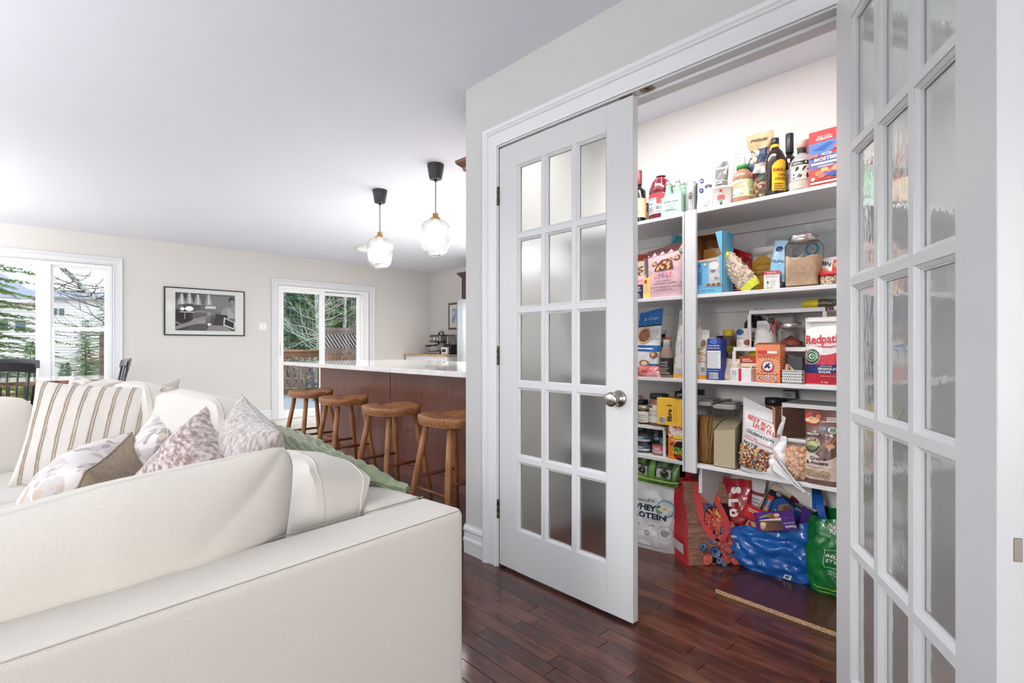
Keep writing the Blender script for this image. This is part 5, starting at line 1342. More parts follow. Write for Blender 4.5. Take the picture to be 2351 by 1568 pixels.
cyl_(t, pr, CLR, 'bottle', 36); MB().lathe([(0, h*.86), (r*.40, h*.86), (r*.42, h*.87), (r*.42, h*.985), (r*.38, h), (0, h)], 28).build('stopper', mat('beech_stopper', (196, 164, 150), .5), t)
band(t, [(r*.345, 0), (r*.345, h)], h*.76, h*.845, mat('black_neck_label', (44, 42, 44), .5)); band(t, pr, h*.04, h*.19, mat('pale_base', (214, 200, 190), .2), arc=(-PI*.9, -.3))
p = Print(round_(r, pr), 2*r, h); p.rect(-.30, .20, .80, .50, (226, 222, 206)); p.rect(-.30, .485, .80, .565, BK); p.lines(-.22, .51, .2, .55, 2, (200, 198, 190)); p.lines(.4, .51, .7, .55, 2, (200, 198, 190)); p.ell(.3, .53, .05, .05, (230, 228, 220), 4)
rd = random.Random(2)
for k in range(26): p.ell(rd.uniform(-.2, .72), rd.uniform(.24, .45), rd.uniform(.03, .12), rd.uniform(.012, .035), (44, 42, 44), 8, rd.uniform(.2, 1.2)); p.lay -= 1
p.done(t)
t, w_, h, d = place('drink_mix_box', 'tall red and blue sports drink box at the right end of the top shelf', 'carton', 1857, 1932, 297, Z1, .015, .06)
p = box_(t, w_, d, h, mat('coral_red_card', (214, 62, 60), .45))
p.polyg([(-.5, .78), (-.5, .45), (.5, .66), (.5, .80)], (96, 130, 190)); p.polyg([(-.5, .46), (-.5, .30), (.30, .34), (.5, .58)], (110, 120, 176)); p.polyg([(-.4, .66), (.1, .76), (.3, .74), (-.05, .62)], (52, 100, 176)); p.polyg([(-.5, .1), (-.5, .3), (.5, .34), (.5, .1)], (206, 84, 76))
p.text('HYDRATION', -.02, .84, .05, WHT, .5, bold=.03); p.text('ZERO SUGAR', -.02, .885, .022, WHT, .44); p.ell(.06, .56, .16, .045, WHT); p.ell(.06, .56, .1, .025, (96, 130, 190)); p.text('BIOSTEEL', .05, .475, .06, WHT, .74, bold=.04); p.rect(-.42, .38, .46, .42, (236, 232, 232)); p.lines(-.2, .33, .4, .37, 2, WHT)
for (a, b, c) in ((-.18, .22, (240, 150, 90)), (.0, .27, (250, 190, 120)), (.2, .23, (236, 130, 110)), (.02, .2, (120, 110, 190)), (.25, .18, (60, 100, 170)), (-.1, .18, (246, 120, 110)), (.34, .27, (240, 170, 140))): p.ell(a, b, .12, .09, c)
p.rect(-.44, .04, .48, .075, WHT); p.ell(-.36, .13, .07, .07, (240, 200, 190)); p.rect(.28, .62, .48, .68, (226, 110, 110)); p.rect(-.48, .52, -.2, .58, (240, 120, 110)); p.done(t)

# ---------------------------------------------------------------- SECOND SHELF
t, w_, h, d = place('snack_bag', 'red snack bag at the far left of the second shelf, mostly hidden', 'bag', 1456, 1482, 583, Z2, .18, .05)
p = pouch(t, w_*1.2, d, h, mat('red_film', (196, 44, 46), .3, coat=.3), 21); p.done(t)
t, w_, h, d = place('cracker_box', 'cream cracker box with brown script lettering running down', 'carton', 1440, 1479, 596, Z2, .10, .06)
p = box_(t, w_, d, h, mat('cream_card', (226, 210, 190), .55)); p.text('Vinta', .18, .62, .26, (120, 34, 34), .85, rot=-90, bold=.02); p.ell(.3, .10, .2, .2, (70, 90, 60)); p.rect(-.5, 0, .5, .16, (90, 60, 60)); p.rect(-.5, .95, .5, 1.0, (140, 40, 40)); p.done(t)
t, w_, h, d = place('biscuit_box', 'small navy and purple box at the front left of the second shelf', 'carton', 1436, 1475, 655, Z2, .02, .07)
p = box_(t, w_, d, h, mat('navy_card', (40, 44, 84), .5)); p.rect(-.5, 0, .12, 1, (110, 60, 140)); p.ell(0, .5, .2, .2, (200, 90, 130)); p.lines(.16, .55, .45, .9, 3, (226, 226, 236)); p.lines(.2, .1, .42, .4, 3, (190, 190, 210)); p.done(t)
t, w_, h, d = place('candy_pouch', 'pink crumpled sweet pouch lying on the small navy box', 'pouch', 1446, 1478, 632, Z2+.055, .045, .05)
pouch(t, w_, d, h, mat('pink_red_film', (206, 100, 116), .3, coat=.3, var=((240, 210, 210), 30)), 22, crump=.008)
t, w_, h, d = place('snack_box', 'narrow yellow box beside the pink chocolate pouch', 'carton', 1476, 1492, 638, Z2, .02, .05)
p = box_(t, w_, d, h, mat('pale_yellow_card', (236, 206, 120), .5)); p.rect(-.3, .3, .1, .9, (226, 190, 150)); p.rect(-.25, .72, .1, .9, (170, 80, 50)); p.done(t)
t, w_, h, d = place('snack_bag', 'teal and blue bag leaning behind the pink chocolate pouch', 'bag', 1506, 1578, 547, Z2, .17, .06, roll=14)
p = pouch(t, w_, d, h, mat('teal_film', (36, 140, 154), .3, coat=.4), 25, top=1.0, crump=.010, fold=-.05); p.rect(-.4, .75, .5, .82, (200, 200, 60)); p.rect(.15, .8, .5, 1, (30, 60, 120)); p.done(t)
t, w_, h, d = place('chocolate_pouch', 'large pink pouch of chocolate toffee clusters with torn brown top', 'pouch', 1480, 1571, 563, Z2, .012, .08, yaw=0)
PK = mat('dusty_pink_film', (222, 184, 192), .38, coat=.2); BRN = mat('chocolate_film', (96, 58, 56), .3, coat=.4)
p = pouch(t, w_, d, h, PK, 28, top=1.08, crump=.006, fold=.06, puff=.9); 
p.rect(-.54, .86, .54, 1.0, (96, 58, 56))
for a, b in ((-.5, .04), (-.33, .07), (-.12, .06), (.1, .05), (.36, .09), (.47, .04)): p.polyg([(a-.08, .85), (a+.08, .85), (a, .87+b)], (222, 184, 192))
def nut(cx, cz, s):
    p.ell(cx, cz, s, s*.7, (120, 72, 46), 12, .3); p.ell(cx-.02, cz+.012, s*.75, s*.45, (196, 146, 98), 10, .5); p.ell(cx+.02, cz-.01, s*.45, s*.3, (228, 188, 140), 8)
nut(-.30, .69, .07); nut(.27, .73, .08); nut(.12, .72, .05); p.polyg([(-.28, .53), (.22, .53), (.18, .66), (.06, .74), (-.10, .74), (-.22, .66)], (104, 60, 44)); 
for a, b in ((-.14, .64), (-.02, .68), (.08, .64), (-.06, .58), (.1, .57), (-.18, .57)): p.ell(a, b, .055, .04, (206, 160, 112), 8, a*9)
p.text('O', -.22, .42, .10, (236, 120, 90), .085, bold=.0); p.text('M', -.08, .42, .10, (110, 60, 140), .12); p.text('G', .06, .42, .10, (214, 70, 120), .09); p.text('!', .17, .43, .13, (240, 90, 90), .025, bold=.02)
p.text('dark chocolate', .0, .315, .035, (110, 70, 70), .36); p.text('AND TOFFEE CLUSTERS', .02, .262, .033, (70, 40, 44), .56, bold=.01); p.text('CARAMEL ANGLAIS AUX AMANDES', .04, .195, .030, (80, 50, 50), .78); p.text('et chocolat au lait', -.02, .145, .032, (110, 70, 70), .48)
p.rect(.33, .80, .45, .875, (30, 34, 40)); p.ell(.37, .84, .03, .03, (120, 190, 80)); p.ell(.41, .83, .03, .03, (90, 190, 210)); p.done(t)
t, w_, h, d = place('noodle_box', 'grey striped box half hidden by the pink pouch and the post', 'carton', 1562, 1600, 596, Z2, .10, .05)
p = box_(t, w_, d, h, mat('grey_stripe_card', (128, 134, 134), .6)); p.rect(-.5, .6, -.2, 1, (70, 170, 176)); p.lines(-.48, .02, -.1, .55, 22, (70, 74, 76)); p.done(t)
# right bay
t, w_, h, d = place('granola_bar_box', 'light blue granola bar box with open perforated top', 'carton', 1596, 1659, 534, Z2, .012, .12)
LB = mat('sky_blue_card', (110, 182, 218), .5); KR = mat('kraft_inside', (150, 98, 60), .75)
MB().poly([(-w_/2, -d/2, 0), (w_/2, -d/2, 0), (w_/2, -d/2, h*.62), (w_*.3, -d/2, h*.585), (-w_/2, -d/2, h*.545)], (0, .0015, 0)).build('front_panel', LB, t)
MB().poly([(w_/2, -d/2, 0), (w_/2, d/2, 0), (w_/2, d/2, h), (w_/2, -d/2, h)], (-.0015, 0, 0)).box((-w_/2, -d/2, 0), (w_/2, d/2, .002)).poly([(w_*.36, -d/2, h*.75), (w_/2, -d/2, h*.6), (w_/2, -d/2, h), (w_*.24, -d/2, h*.99)], (0, .0015, 0)).build('carton', LB, t)
MB().box((-w_/2, d/2-.002, 0), (w_/2, d/2, h*.99)).box((-w_/2, -d/2, 0), (-w_/2+.0015, d/2, h*.97)).box((-w_/2, -d/2+.004, h*.97), (w_*.24, d/2, h*.98)).box((-w_/2+.003, -d/2+.01, .003), (w_/2-.003, d/2-.01, .004)).build('inside', KR, t, label='bare brown cardboard inside')
MB().box((-w_/2+.005, d*.1, .004), (w_*.34, d/2-.005, h*.78), .002).build('inner_sheet', mat('orange_inner', (196, 132, 60), .6), t)
p = Print(flat(w_, d), w_, h); p.rect(.0, .14, .40, .57, (188, 190, 194)); p.ell(.2, .45, .17, .14, (226, 226, 228)); p.ell(.22, .28, .19, .16, (206, 204, 206)); p.ell(.16, .36, .09, .06, (120, 122, 128)); p.ell(.28, .24, .08, .05, (150, 140, 138))
for k in range(7): p.ell(-.08+.09*k, .135+.01*(k % 2), .06, .04, (110, 74, 58) if k % 2 else (196, 132, 100))
p.text('54', -.36, .47, .07, (30, 70, 140), .16, bold=.03); p.text('BARS', -.33, .41, .03, (30, 70, 140), .2); p.ell(-.12, .48, .05, .05, (230, 200, 170)); p.lines(-.46, .16, -.2, .38, 9, (40, 84, 140)); p.text('NET 1.54 kg', 0, .045, .032, (30, 60, 110), .44, bold=.01); p.rect(-.5, .535, .3, .56, (226, 180, 150)); p.done(t)
t, w_, h, d = place('chip_bag', 'red snack bag behind the pistachios on the second shelf', 'bag', 1656, 1726, 572, Z2, .16, .08)
p = pouch(t, w_, d, h, mat('bright_red_film', (190, 34, 44), .28, coat=.4, var=((150, 20, 34), 14)), 31, top=.75, crump=.010, fold=-.10); p.lines(-.3, .1, .3, .3, 3, (230, 200, 200)); p.done(t)
t, w_, h, d = place('protein_pouch', 'clear and amber pouch lettered in black behind the pistachios', 'pouch', 1706, 1776, 566, Z2, .19, .07)
p = pouch(t, w_, d, h, mat('silver_film', (190, 186, 180), .3, metal=.4), 33, top=.9, crump=.006); p.ell(.1, .42, .42, .62, (190, 140, 30)); p.text('FLOURISH', .08, .62, .045, (70, 60, 30), .5); p.text('PROTEIN', .08, .40, .07, (40, 34, 20), .52, bold=.03); p.text('PLANT BASED', .08, .5, .03, (80, 66, 30), .4); p.done(t)
t, w_, h, d = place('frozen_bag', 'pale blue bag of wafers standing between amber pouch and glass jar', 'bag', 1752, 1808, 551, Z2, .10, .07, roll=6)
p = pouch(t, w_, d, h, mat('pale_blue_film', (130, 186, 220), .28, coat=.4, var=((196, 220, 236), 12)), 35, top=.7, crump=.008); p.text('Pfeiffer', -.05, .58, .06, (40, 70, 140), .5); p.ell(-.1, .83, .16, .12, (30, 60, 120)); p.rect(-.3, .02, .4, .18, (50, 70, 100)); p.done(t)
t, w_, h, d = place('storage_bag', 'big clear grey plastic bag bulging at the back behind the glass jar', 'bag', 1752, 1912, 516, Z2, .24, .10)
SM = mat('smoky_film', (196, 198, 200), .22, coat=.3, alpha=.55); p = pouch(t, w_, d, h, SM, 37, top=1.08, crump=.014); p.ring(.20, .62, .07, .10, (60, 140, 170)); p.done(t)
# pistachio bag lies diagonally
y_, s_ = onx(1697, XS+.05); 
t = thing('pistachio_bag', 'clear bag of pistachios slumped diagonally with lime green ends', 'bag', (XS+.075, y_-.012, Z2+.0), rot=(R(0), R(0), R(-90)))
Lb, Wb = .265, .105; MT = Matrix.Translation((.055, 0, -.002)) @ Matrix.Rotation(R(-39), 4, 'Y')
mb = MB()
def pb(i, j, sg):
    v = j; u = math.sin((i-.5)*PI); wv = Wb/2*(math.sin(PI*min(1, max(.0, v*.86+.10)))**.35)*(1.05-.3*v); th = .036*(max(0, 1-u*u))**.5*(math.sin(PI*min(1, v*.9+.08)))**.5
    return MT @ Vector((u*wv+.004*N(v*9, u), sg*(th+.003*N(u*4, v*20, sg)), v*Lb+.02))
for sg in (-1, 1): mb.grid(lambda i, j: pb(i, j, sg), 16, 24, flip=sg > 0)
mb.build('pouch', PLA, t)
PSn = Print(lambda s, z, o: MT @ Vector((s, 0, 0)), Wb, Lb)
rd = random.Random(3); mb = MB(); cols = [(222, 200, 176), (206, 180, 156), (232, 214, 192), (190, 160, 132)]
for _ in range(430):
    v = rd.uniform(.04, .80); u = rd.uniform(-.92, .92); p0 = pb(.5+math.asin(u)/PI, v, -1); p0 = Vector(p0)+Vector((0, .007+rd.uniform(0, .006), 0))
    mb.ball(p0, (.0095*rd.uniform(.85, 1.15), .006, .0065), rd.randrange(4), rot=Matrix.Rotation(rd.uniform(0, PI), 3, 'Y'), n=8)
mb.build('pistachios', [mat('nut_%02x%02x%02x' % c, c, .5) for c in cols], t, kind='stuff')
LIME = mat('lime_film', (214, 216, 60), .35, coat=.3)
for v0, v1, off_, nm in ((-.02, .13, -.003, 'base_band'), ):
    mb = MB()
    for sg in (-1, 1): mb.grid(lambda i, j: Vector(pb(i, max(0, v0+(v1-v0)*j), sg))+Vector((0, sg*.0015, 0)), 14, 4, flip=sg > 0)
    mb.build(nm, LIME, t)
MB().grid(lambda i, j: Vector(pb(.32+.5*i, .66+.12*j+.10*i, -1))+Vector((0, -.002, 0)), 8, 5).build('tag', LIME, t, label='lime green corner label')
MB().tube([MT @ Vector((.0, .0, Lb*.97)), MT @ Vector((-.012, -.004, Lb*1.08)), MT @ Vector((-.02, 0, Lb*1.22))], [.012, .008, .004], 6).build('twisted_neck', PLA, t)
t, w_, h, d = place('medicine_box', 'small white and red box between pistachios and glass jar', 'carton', 1750, 1789, 622, Z2, .02, .05, yaw=10)
p = box_(t, w_, d, h, mat('white_card', (238, 236, 234), .5)); p.rect(-.5, .80, .5, 1.0, (214, 70, 72)); p.text('SANTÉ', 0, .90, .10, WHT, .6); p.lines(-.4, .66, .4, .74, 2, (160, 160, 160)); p.lines(-.1, .15, .3, .55, 5, (210, 208, 206)); p.ell(-.28, .5, .05, .05, (200, 200, 200)); p.ell(-.25, .36, .07, .07, (60, 60, 60)); p.ell(-.28, .2, .05, .05, (190, 190, 190)); p.rect(-.42, .03, .1, .09, (150, 190, 110)); p.done(t)
p = side(t, w_, d, h); p.rect(-.3, .3, .1, .7, (90, 84, 84)); p.rect(-.5, .05, .5, .2, (200, 70, 90)); p.done(t)
t, w_, h, d = place('glass_jar', 'tall square glass jar of brown sugar with brushed steel lid', 'jar', 1793, 1876, 536, Z2, .012, .135)
r = w_/2
pr = [(0, .001), (r*.86, .001), (r*.93, .010), (r*.93, h*.80), (r*.84, h*.845), (r*.80, h*.86), (r*.80, h*.88)]
MB().lathe(pr, 40, sq=5).build('jar', GLA, t)
ps_ = [(0, .008), (r*.84, .008), (r*.885, .015), (r*.885, h*.60)]
mb = MB(); n = 40
mb.lathe(ps_, n, sq=5)
rings = []
for k in range(7):
    q = 1-k/6; rr = []
    for i in range(n):
        a = 2*PI*i/n; kk = 1/((abs(math.cos(a))**5+abs(math.sin(a))**5)**.2); x, y = r*.885*q*kk*math.cos(a), r*.885*q*kk*math.sin(a)
        rr.append((x, y, h*.60+.010*N(x*24, y*24, 5)+.006*N(x*70, y*70, 2)-.02*(math.exp(-((x+.0)/.03)**2))*(1 if y < 0 else .2)))
    rings += rr
k0 = len(mb.v); mb.add(rings, [(j*n+i, j*n+(i+1) % n, (j+1)*n+(i+1) % n, (j+1)*n+i) for j in range(6) for i in range(n)], 0, True)
for i in range(n): mb.v[3*n+i] = tuple(rings[i])
mb.build('brown_sugar', mat('brown_sugar', (240, 208, 176), .9, bump=(300, .6), var=((226, 190, 156), 60)), t)
MB().lathe([(0, h*.87), (r*.86, h*.87), (r*.87, h*.875), (r*.87, h*.955), (r*.84, h*.965), (0, h*.967)], 48).build('lid', MST, t)
t2 = thing('tag_card', 'small red and white card lying on the steel lid of the sugar jar', 'card', (t.location.x-.02, t.location.y-.0, Z2+h*.97), R(-80)); MB().box((-.035, -.02, 0), (.035, .02, .006), .001).build('card', MWF, t2); MB().box((-.02, -.0205, .001), (.0, -.0195, .005)).box((.01, -.0205, .001), (.025, -.0195, .005)).build('red_mark', mat('card_red', (206, 60, 50), .5), t2)
t, w_, h, d = place('flour_bag', 'white and red bag with arched black lettering at the right end', 'bag', 1872, 1940, 588, Z2, .08, .07)
p = pouch(t, w_, d, h, MWF, 39, top=.95, crump=.006); p.rect(.05, .3, .5, .9, (206, 60, 44)); p.text('DEN', -.22, .80, .13, BK, .42, rot=-22, bold=.03); p.ell(-.24, .48, .2, .16, (226, 150, 110)); p.rect(-.5, .2, .5, .36, (176, 50, 60)); p.ell(.25, .7, .16, .12, (206, 150, 110)); p.done(t)
t, w_, h, d = place('nut_tub', 'low clear tub of chopped nuts with red lid at the right end', 'tub', 1872, 1950, 622, Z2, .012, .13)
r = w_/2; nn_ = MB(); 
MB().lathe([(0, 0), (r*.86, 0), (r*.93, .006), (r*.97, h*.72)], 32).build('tub', PLA, t); MB().lathe([(0, .003), (r*.84, .003), (r*.92, h*.62), (0, h*.66)], 32).build('chopped_nuts', mat('chopped_nuts', (190, 160, 132), .8, bump=(160, 1), var=((120, 92, 74), 90)), t)
MB().lathe([(r*.98, h*.70), (r*1.01, h*.72), (r*1.01, h*.92), (r*.97, h), (r*.9, h*.97), (0, h*.97)], 36).build('lid', mat('red_lid', (206, 40, 54), .3, coat=.3), t)
rd = random.Random(8); mb = MB()
for k in range(120):
    a = rd.uniform(PI, 2*PI); z = rd.uniform(.06, .62)*h; q = r*(.89+.04*z/h); mb.ball((q*math.cos(a), q*math.sin(a), z), .005, 0, n=5)
mb.build('nut_pieces', mat('pale_nut', (214, 190, 160), .7), t, kind='stuff')
# ---------------------------------------------------------------- THIRD SHELF
t, w_, h, d = place('crisps_bag', 'blue and white snack bag leaning at the left of the third shelf', 'bag', 1440, 1506, 712, Z3, .03, .06, roll=4)
p = pouch(t, w_, d, h, MWF, 41, top=.78, bot=1.0, crump=.006, fold=.04, lean=.1); BLU = (24, 96, 168)
p.rect(-.42, .77, .42, 1.0, BLU); p.text('& Crisps', .05, .87, .07, (214, 226, 240), .5); p.rect(-.42, .755, .42, .775, BK); p.ell(-.08, .62, .26, .26, (200, 160, 120)); p.ell(-.08, .62, .2, .2, (120, 84, 60)); p.lines(.15, .56, .4, .72, 6, (150, 160, 170))
p.rect(-.48, .38, .48, .47, BLU, ); p.lines(-.4, .41, .3, .45, 1, WHT); p.ell(.32, .33, .11, .10, (130, 80, 56)); p.ell(.30, .34, .05, .06, (210, 160, 120)); p.ell(.05, .20, .18, .10, (150, 110, 80)); p.ell(.05, .20, .1, .06, (220, 190, 160)); p.rect(-.5, .02, .5, .13, BLU); p.rect(.2, .13, .5, .2, BLU); p.lines(-.3, .04, .3, .1, 2, WHT); p.done(t)
t, w_, h, d = place('sweet_wrapper', 'crumpled red and pink wrapper lying on the third shelf front', 'wrapper', 1452, 1517, 840, Z3, .0, .06)
pouch(t, w_, d*.9, h, mat('red_brown_film', (176, 62, 48), .25, coat=.5, var=((216, 150, 150), 22)), 43, crump=.010, top=.7)
t, w_, h, d = place('sauce_bottle', 'red sauce bottle with white cap behind the green aioli pouch', 'bottle', 1495, 1523, 756, Z3, .18, .07)
bottle(t, w_/2, h, w_*.36, .72, mat('red_sauce', (120, 26, 20), .12, coat=.5), MCAPW, h*.10)
t, w_, h, d = place('aioli_pouch', 'green and orange pouch lettered AIOLI behind the glaze bottle', 'pouch', 1495, 1536, 775, Z3, .09, .06)
p = pouch(t, w_, d, h, mat('bright_green_film', (60, 150, 50), .35, coat=.2), 44, crump=.003, top=.95); p.rect(-.5, .86, .5, 1, (190, 120, 60)); p.rect(-.3, .88, .2, .94, (226, 220, 200)); p.text('AIOLI', -.02, .70, .09, WHT, .6, bold=.03); p.ell(-.15, .3, .3, .35, (140, 70, 30)); p.ell(-.1, .32, .2, .2, (196, 120, 60)); p.done(t)
t, w_, h, d = place('glaze_bottle', 'slim brown glaze bottle with grey cap and black label', 'bottle', 1512, 1538, 780, Z3, .012, .05)
r = w_/2; pr = [(0, 0), (r*.9, 0), (r, .004), (r, h*.50), (r*.96, h*.62), (r*.62, h*.80), (r*.55, h*.82), (0, h*.82)]
cyl_(t, pr, mat('glaze_brown', (150, 124, 112), .2, coat=.4), 'bottle'); MB().lathe([(r*.56, h*.81), (r*.58, h*.82), (r*.50, h*.99), (r*.44, h), (0, h)], 20).build('cap', mat('grey_cap', (166, 160, 168), .4), t)
band(t, pr, h*.07, h*.52, mat('black_label', (34, 32, 34), .5)); p = Print(round_(r, pr), 2*r, h); p.text('GLAZE', 0, .40, .05, (226, 220, 210), .62); p.text('GLACE', 0, .32, .05, (226, 220, 210), .62); p.lines(-.5, .12, .5, .28, 4, (170, 160, 150)); p.rect(-.5, .10, .5, .115, (200, 180, 130)); p.done(t)
t, w_, h, d = place('flour_bag', 'tall white flour bag with orange base band, folded top', 'bag', 1535, 1612, 722, Z3, .015, .10)
p = pouch(t, w_, d, h, mat('grey_white_paper', (220, 214, 208), .55, coat=.1), 46, top=.62, bot=1.0, crump=.010, fold=-.1)
p.rect(-.5, .0, .5, .06, (240, 170, 60)); p.rect(-.47, .36, -.16, .64, (236, 234, 230)); p.lines(-.45, .38, -.18, .62, 12, (150, 148, 146), fill=.35); p.lines(-.46, .68, -.2, .86, 10, (170, 164, 160), fill=.35); p.text('2 kg', -.36, .25, .025, (110, 110, 110), .18); p.ell(.3, .46, .10, .05, (130, 190, 90), rot=.5); p.ell(.34, .41, .10, .04, (130, 190, 90), rot=-.3)
p.polyg([(-.3, .95), (-.05, .66), (.08, .56), (-.02, .9)], (196, 190, 186)); p.ell(.2, .86, .1, .12, (206, 170, 110)); p.done(t)
t, w_, h, d = place('snack_bag', 'white and orange printed bag of beans right of the shelf post', 'bag', 1596, 1622, 757, Z3, .03, .09)
p = pouch(t, w_, d, h, mat('white_bean_film', (232, 226, 220), .4, coat=.2), 47, top=.75, crump=.006); p.rect(-.5, 0, .5, .08, (232, 160, 66)); p.ell(0, .7, .3, .45, (190, 160, 140)); p.ell(.05, .72, .2, .3, (126, 96, 84)); p.lines(-.3, .48, .4, .56, 2, (220, 120, 70)); p.lines(-.3, .34, .4, .46, 3, (226, 130, 80)); p.bars(0, .14, .35, .24, (60, 90, 100)); p.done(t)
t, w_, h, d = place('food_tin', 'tall silver tin standing behind the blue corn starch box', 'tin', 1615, 1643, 776, Z3, .06, .07)
r = w_/2; cyl_(t, [(0, 0), (r, 0), (r, .003), (r*.98, .006), (r*.98, h-.006), (r, h-.003), (r, h), (r*.94, h), (r*.94, h-.004), (0, h-.004)], mat('tin_silver', (168, 168, 172), .3, metal=.7), 'tin')
t, w_, h, d = place('starch_box', 'tall blue and white corn starch box', 'carton', 1623, 1655, 778, Z3, .012, .06)
p = box_(t, w_, d, h, mat('royal_blue_card', (40, 62, 146), .45)); p.ell(0, .93, .24, .14, (120, 170, 220)); p.ell(0, .93, .2, .1, (60, 110, 190)); p.text('Corn Starch', 0, .835, .035, WHT, .78, bold=.03); p.text('Fecule de mais', 0, .775, .032, WHT, .84, bold=.02); p.rect(-.46, .28, .5, .71, (228, 228, 230)); p.lines(-.42, .30, .42, .69, 10, (160, 160, 164), fill=.3); p.rect(-.46, .22, .4, .24, (130, 150, 210)); p.bars(-.32, .04, .3, .17); p.done(t)
t, w_, h, d = place('mustard_jar', 'squat mustard jar under the yellow capped bottle', 'jar', 1654, 1681, 808, Z3, .11, .07)
r = w_/2; cyl_(t, [(0, 0), (r*.9, 0), (r, .005), (r, h*.75), (r*.88, h*.84), (0, h*.84)], mat('grain_mustard', (128, 98, 66), .15, coat=.4, var=((96, 70, 44), 60)), 'jar'); MB().lathe([(r*.9, h*.83), (r*.94, h*.84), (r*.94, h*.98), (r*.9, h), (0, h)], 24).build('lid', mat('dull_gold_lid', (150, 124, 86), .35, metal=.6), t)
t, w_, h, d = place('syrup_bottle', 'brown bottle with bright yellow cap and yellow label', 'bottle', 1649, 1684, 757, Z3, .19, .07)
r = w_/2; pr = [(0, 0), (r*.9, 0), (r, .006), (r, h*.60), (r*.93, h*.72), (r*.68, h*.86), (r*.6, h*.88), (0, h*.88)]
cyl_(t, pr, mat('brown_grey_jar', (120, 100, 84), .15, coat=.4), 'bottle'); MB().lathe([(r*.62, h*.87), (r*.64, h*.88), (r*.64, h*.97), (r*.58, h), (0, h)], 24).build('cap', mat('yellow_cap', (238, 206, 50), .4), t)
band(t, pr, h*.24, h*.66, mat('lemon_label', (240, 218, 40), .5)); p = Print(round_(r, pr), 2*r, h); p.text('THC', .30, .40, .06, (90, 70, 30), .5); p.text('Tahini', -.5, .52, .05, (180, 60, 40), .5); p.lines(-.6, .28, 0, .4, 3, (120, 90, 40)); p.done(t)
t, w_, h, d = place('spice_jar', 'small dark jar with white lid behind the yellow capped bottle', 'jar', 1644, 1660, 757, Z3, .26, .05)
bottle(t, w_/2*1.4, h, w_*.45, .85, mat('dark_red_jar', (70, 30, 26), .2), MCAPW, .03)
# risers
RIS = mat('white_riser_metal', (228, 226, 224), .45); RMESH = mat('riser_mesh', (196, 196, 194), .5, bump=(500, 1))
def riser(label, x0, u0, u1, ztop, zb, depth=.23, mesh=RMESH, leg=.016, leg_r=None):
    ya, s = onx(u0, x0); yb, s = onx(u1, x0)
    t = thing('shelf_riser', label, 'riser', (x0, (ya+yb)/2, zb)); L = (ya-yb)/2; H = ztop-zb
    MB().box((.003, -L+.003, H-.010), (depth-.003, L-.003, H-.002)).build('shelf_top', mesh, t)
    MB().box((0, -L, H-.018), (.006, L, H), .001).box((depth-.006, -L, H-.018), (depth, L, H), .001).box((0, -L, H-.018), (depth, -L+.006, H), .001).box((0, L-.006, H-.018), (depth, L, H), .001).build('rim', RIS, t)
    for sy in (-1, 1):
        a = L-.0 if sy > 0 else -L
        for x in (0, depth-.006): MB().box((x, a-sy*leg, 0), (x+.006, a, H-.018), .001).build('leg', RIS, t)
    return t
zr1 = zat(797, onx(1690, XS+.07)[1]); riser('low white shelf riser carrying the can and the taller riser', XS+.07, 1681, 1905, zr1, Z3+.0005, .26)
zr2 = zat(713, onx(1720, XS+.10)[1]); riser('upper white shelf riser stacked on the low riser', XS+.10, 1716, 1898, zr2, zr1+.0005, .22)
t, w_, h, d = place('milk_can', 'small cream and blue can standing on the low riser', 'can', 1686, 1719, 755, zr1, .085, .06)
r = w_/2; cyl_(t, [(0, 0), (r, 0), (r, .003), (r*.98, .005), (r*.98, h-.005), (r, h-.003), (r, h), (0, h-.002)], mat('cream_can', (232, 226, 220), .4), 'can'); p = Print(round_(r), 2*r, h); p.ell(-.12, .82, .30, .22, (40, 80, 140)); p.text('Coconut Milk', -.05, .62, .06, (60, 90, 130), .6); p.lines(-.4, .44, .3, .54, 2, (120, 130, 140)); p.ell(.4, .25, .24, .2, (150, 90, 60)); p.ell(-.2, .2, .26, .12, (220, 206, 190)); p.rect(-.95, .1, -.75, .9, (130, 110, 90)); p.done(t)
t, w_, h, d = place('soy_bottle', 'dark sauce bottle with white cap rising above the risers', 'bottle', 1703, 1741, 707, zr1, .27, .07)
p = bottle(t, w_/2, h, w_*.19, .60, mat('dark_soy', (30, 26, 22), .08, coat=.6), MCAPW, .02, mat('cream_soy_label', (206, 196, 180), .5), (.15, .48)); p.lines(-.3, .2, .3, .4, 4, (90, 80, 60)); p.done(t)
t, w_, h, d = place('white_cap_bottle', 'second dark bottle whose pale cap shows behind the upper riser', 'bottle', 1733, 1745, 708, zr1, .31, .04)
bottle(t, .02, h, .011, .6, mat('dark_soy2', (40, 34, 30), .1, coat=.5), MCAPW, .02)
t, w_, h, d = place('candy_bag', 'white bag tied with a red and green ribbon inside the upper riser', 'bag', 1723, 1779, 736, zr1, .115, .09)
p = pouch(t, w_, d, h, mat('white_cloth', (232, 231, 229), .7), 51, top=.75, crump=.016, puff=1.15)
mb = MB(); rd = random.Random(3)
for k in range(5):
    a = (w_*.36, -d*.3, h*.9); mb.tube([a, (w_*.36+rd.uniform(-.02, .03), -d*.35-.01, h*.9-rd.uniform(-.03, .03)), (w_*.42+rd.uniform(-.03, .05), -d*.4, h*.9-rd.uniform(-.02, .09))], .0022, 5)
mb.build('red_ribbon', mat('red_ribbon', (190, 40, 50), .5), t); MB().ball((w_*.30, -d*.35, h*.98), (.016, .012, .014), n=8).build('green_bow', mat('green_bow', (30, 90, 60), .5), t)
t, w_, h, d = place('candy_bag', 'second translucent bag with red tie at the back of the upper riser', 'bag', 1770, 1820, 718, zr1, .22, .07)
pouch(t, w_, d, h, mat('grey_white_cloth', (190, 188, 188), .6), 52, top=.8, crump=.012)
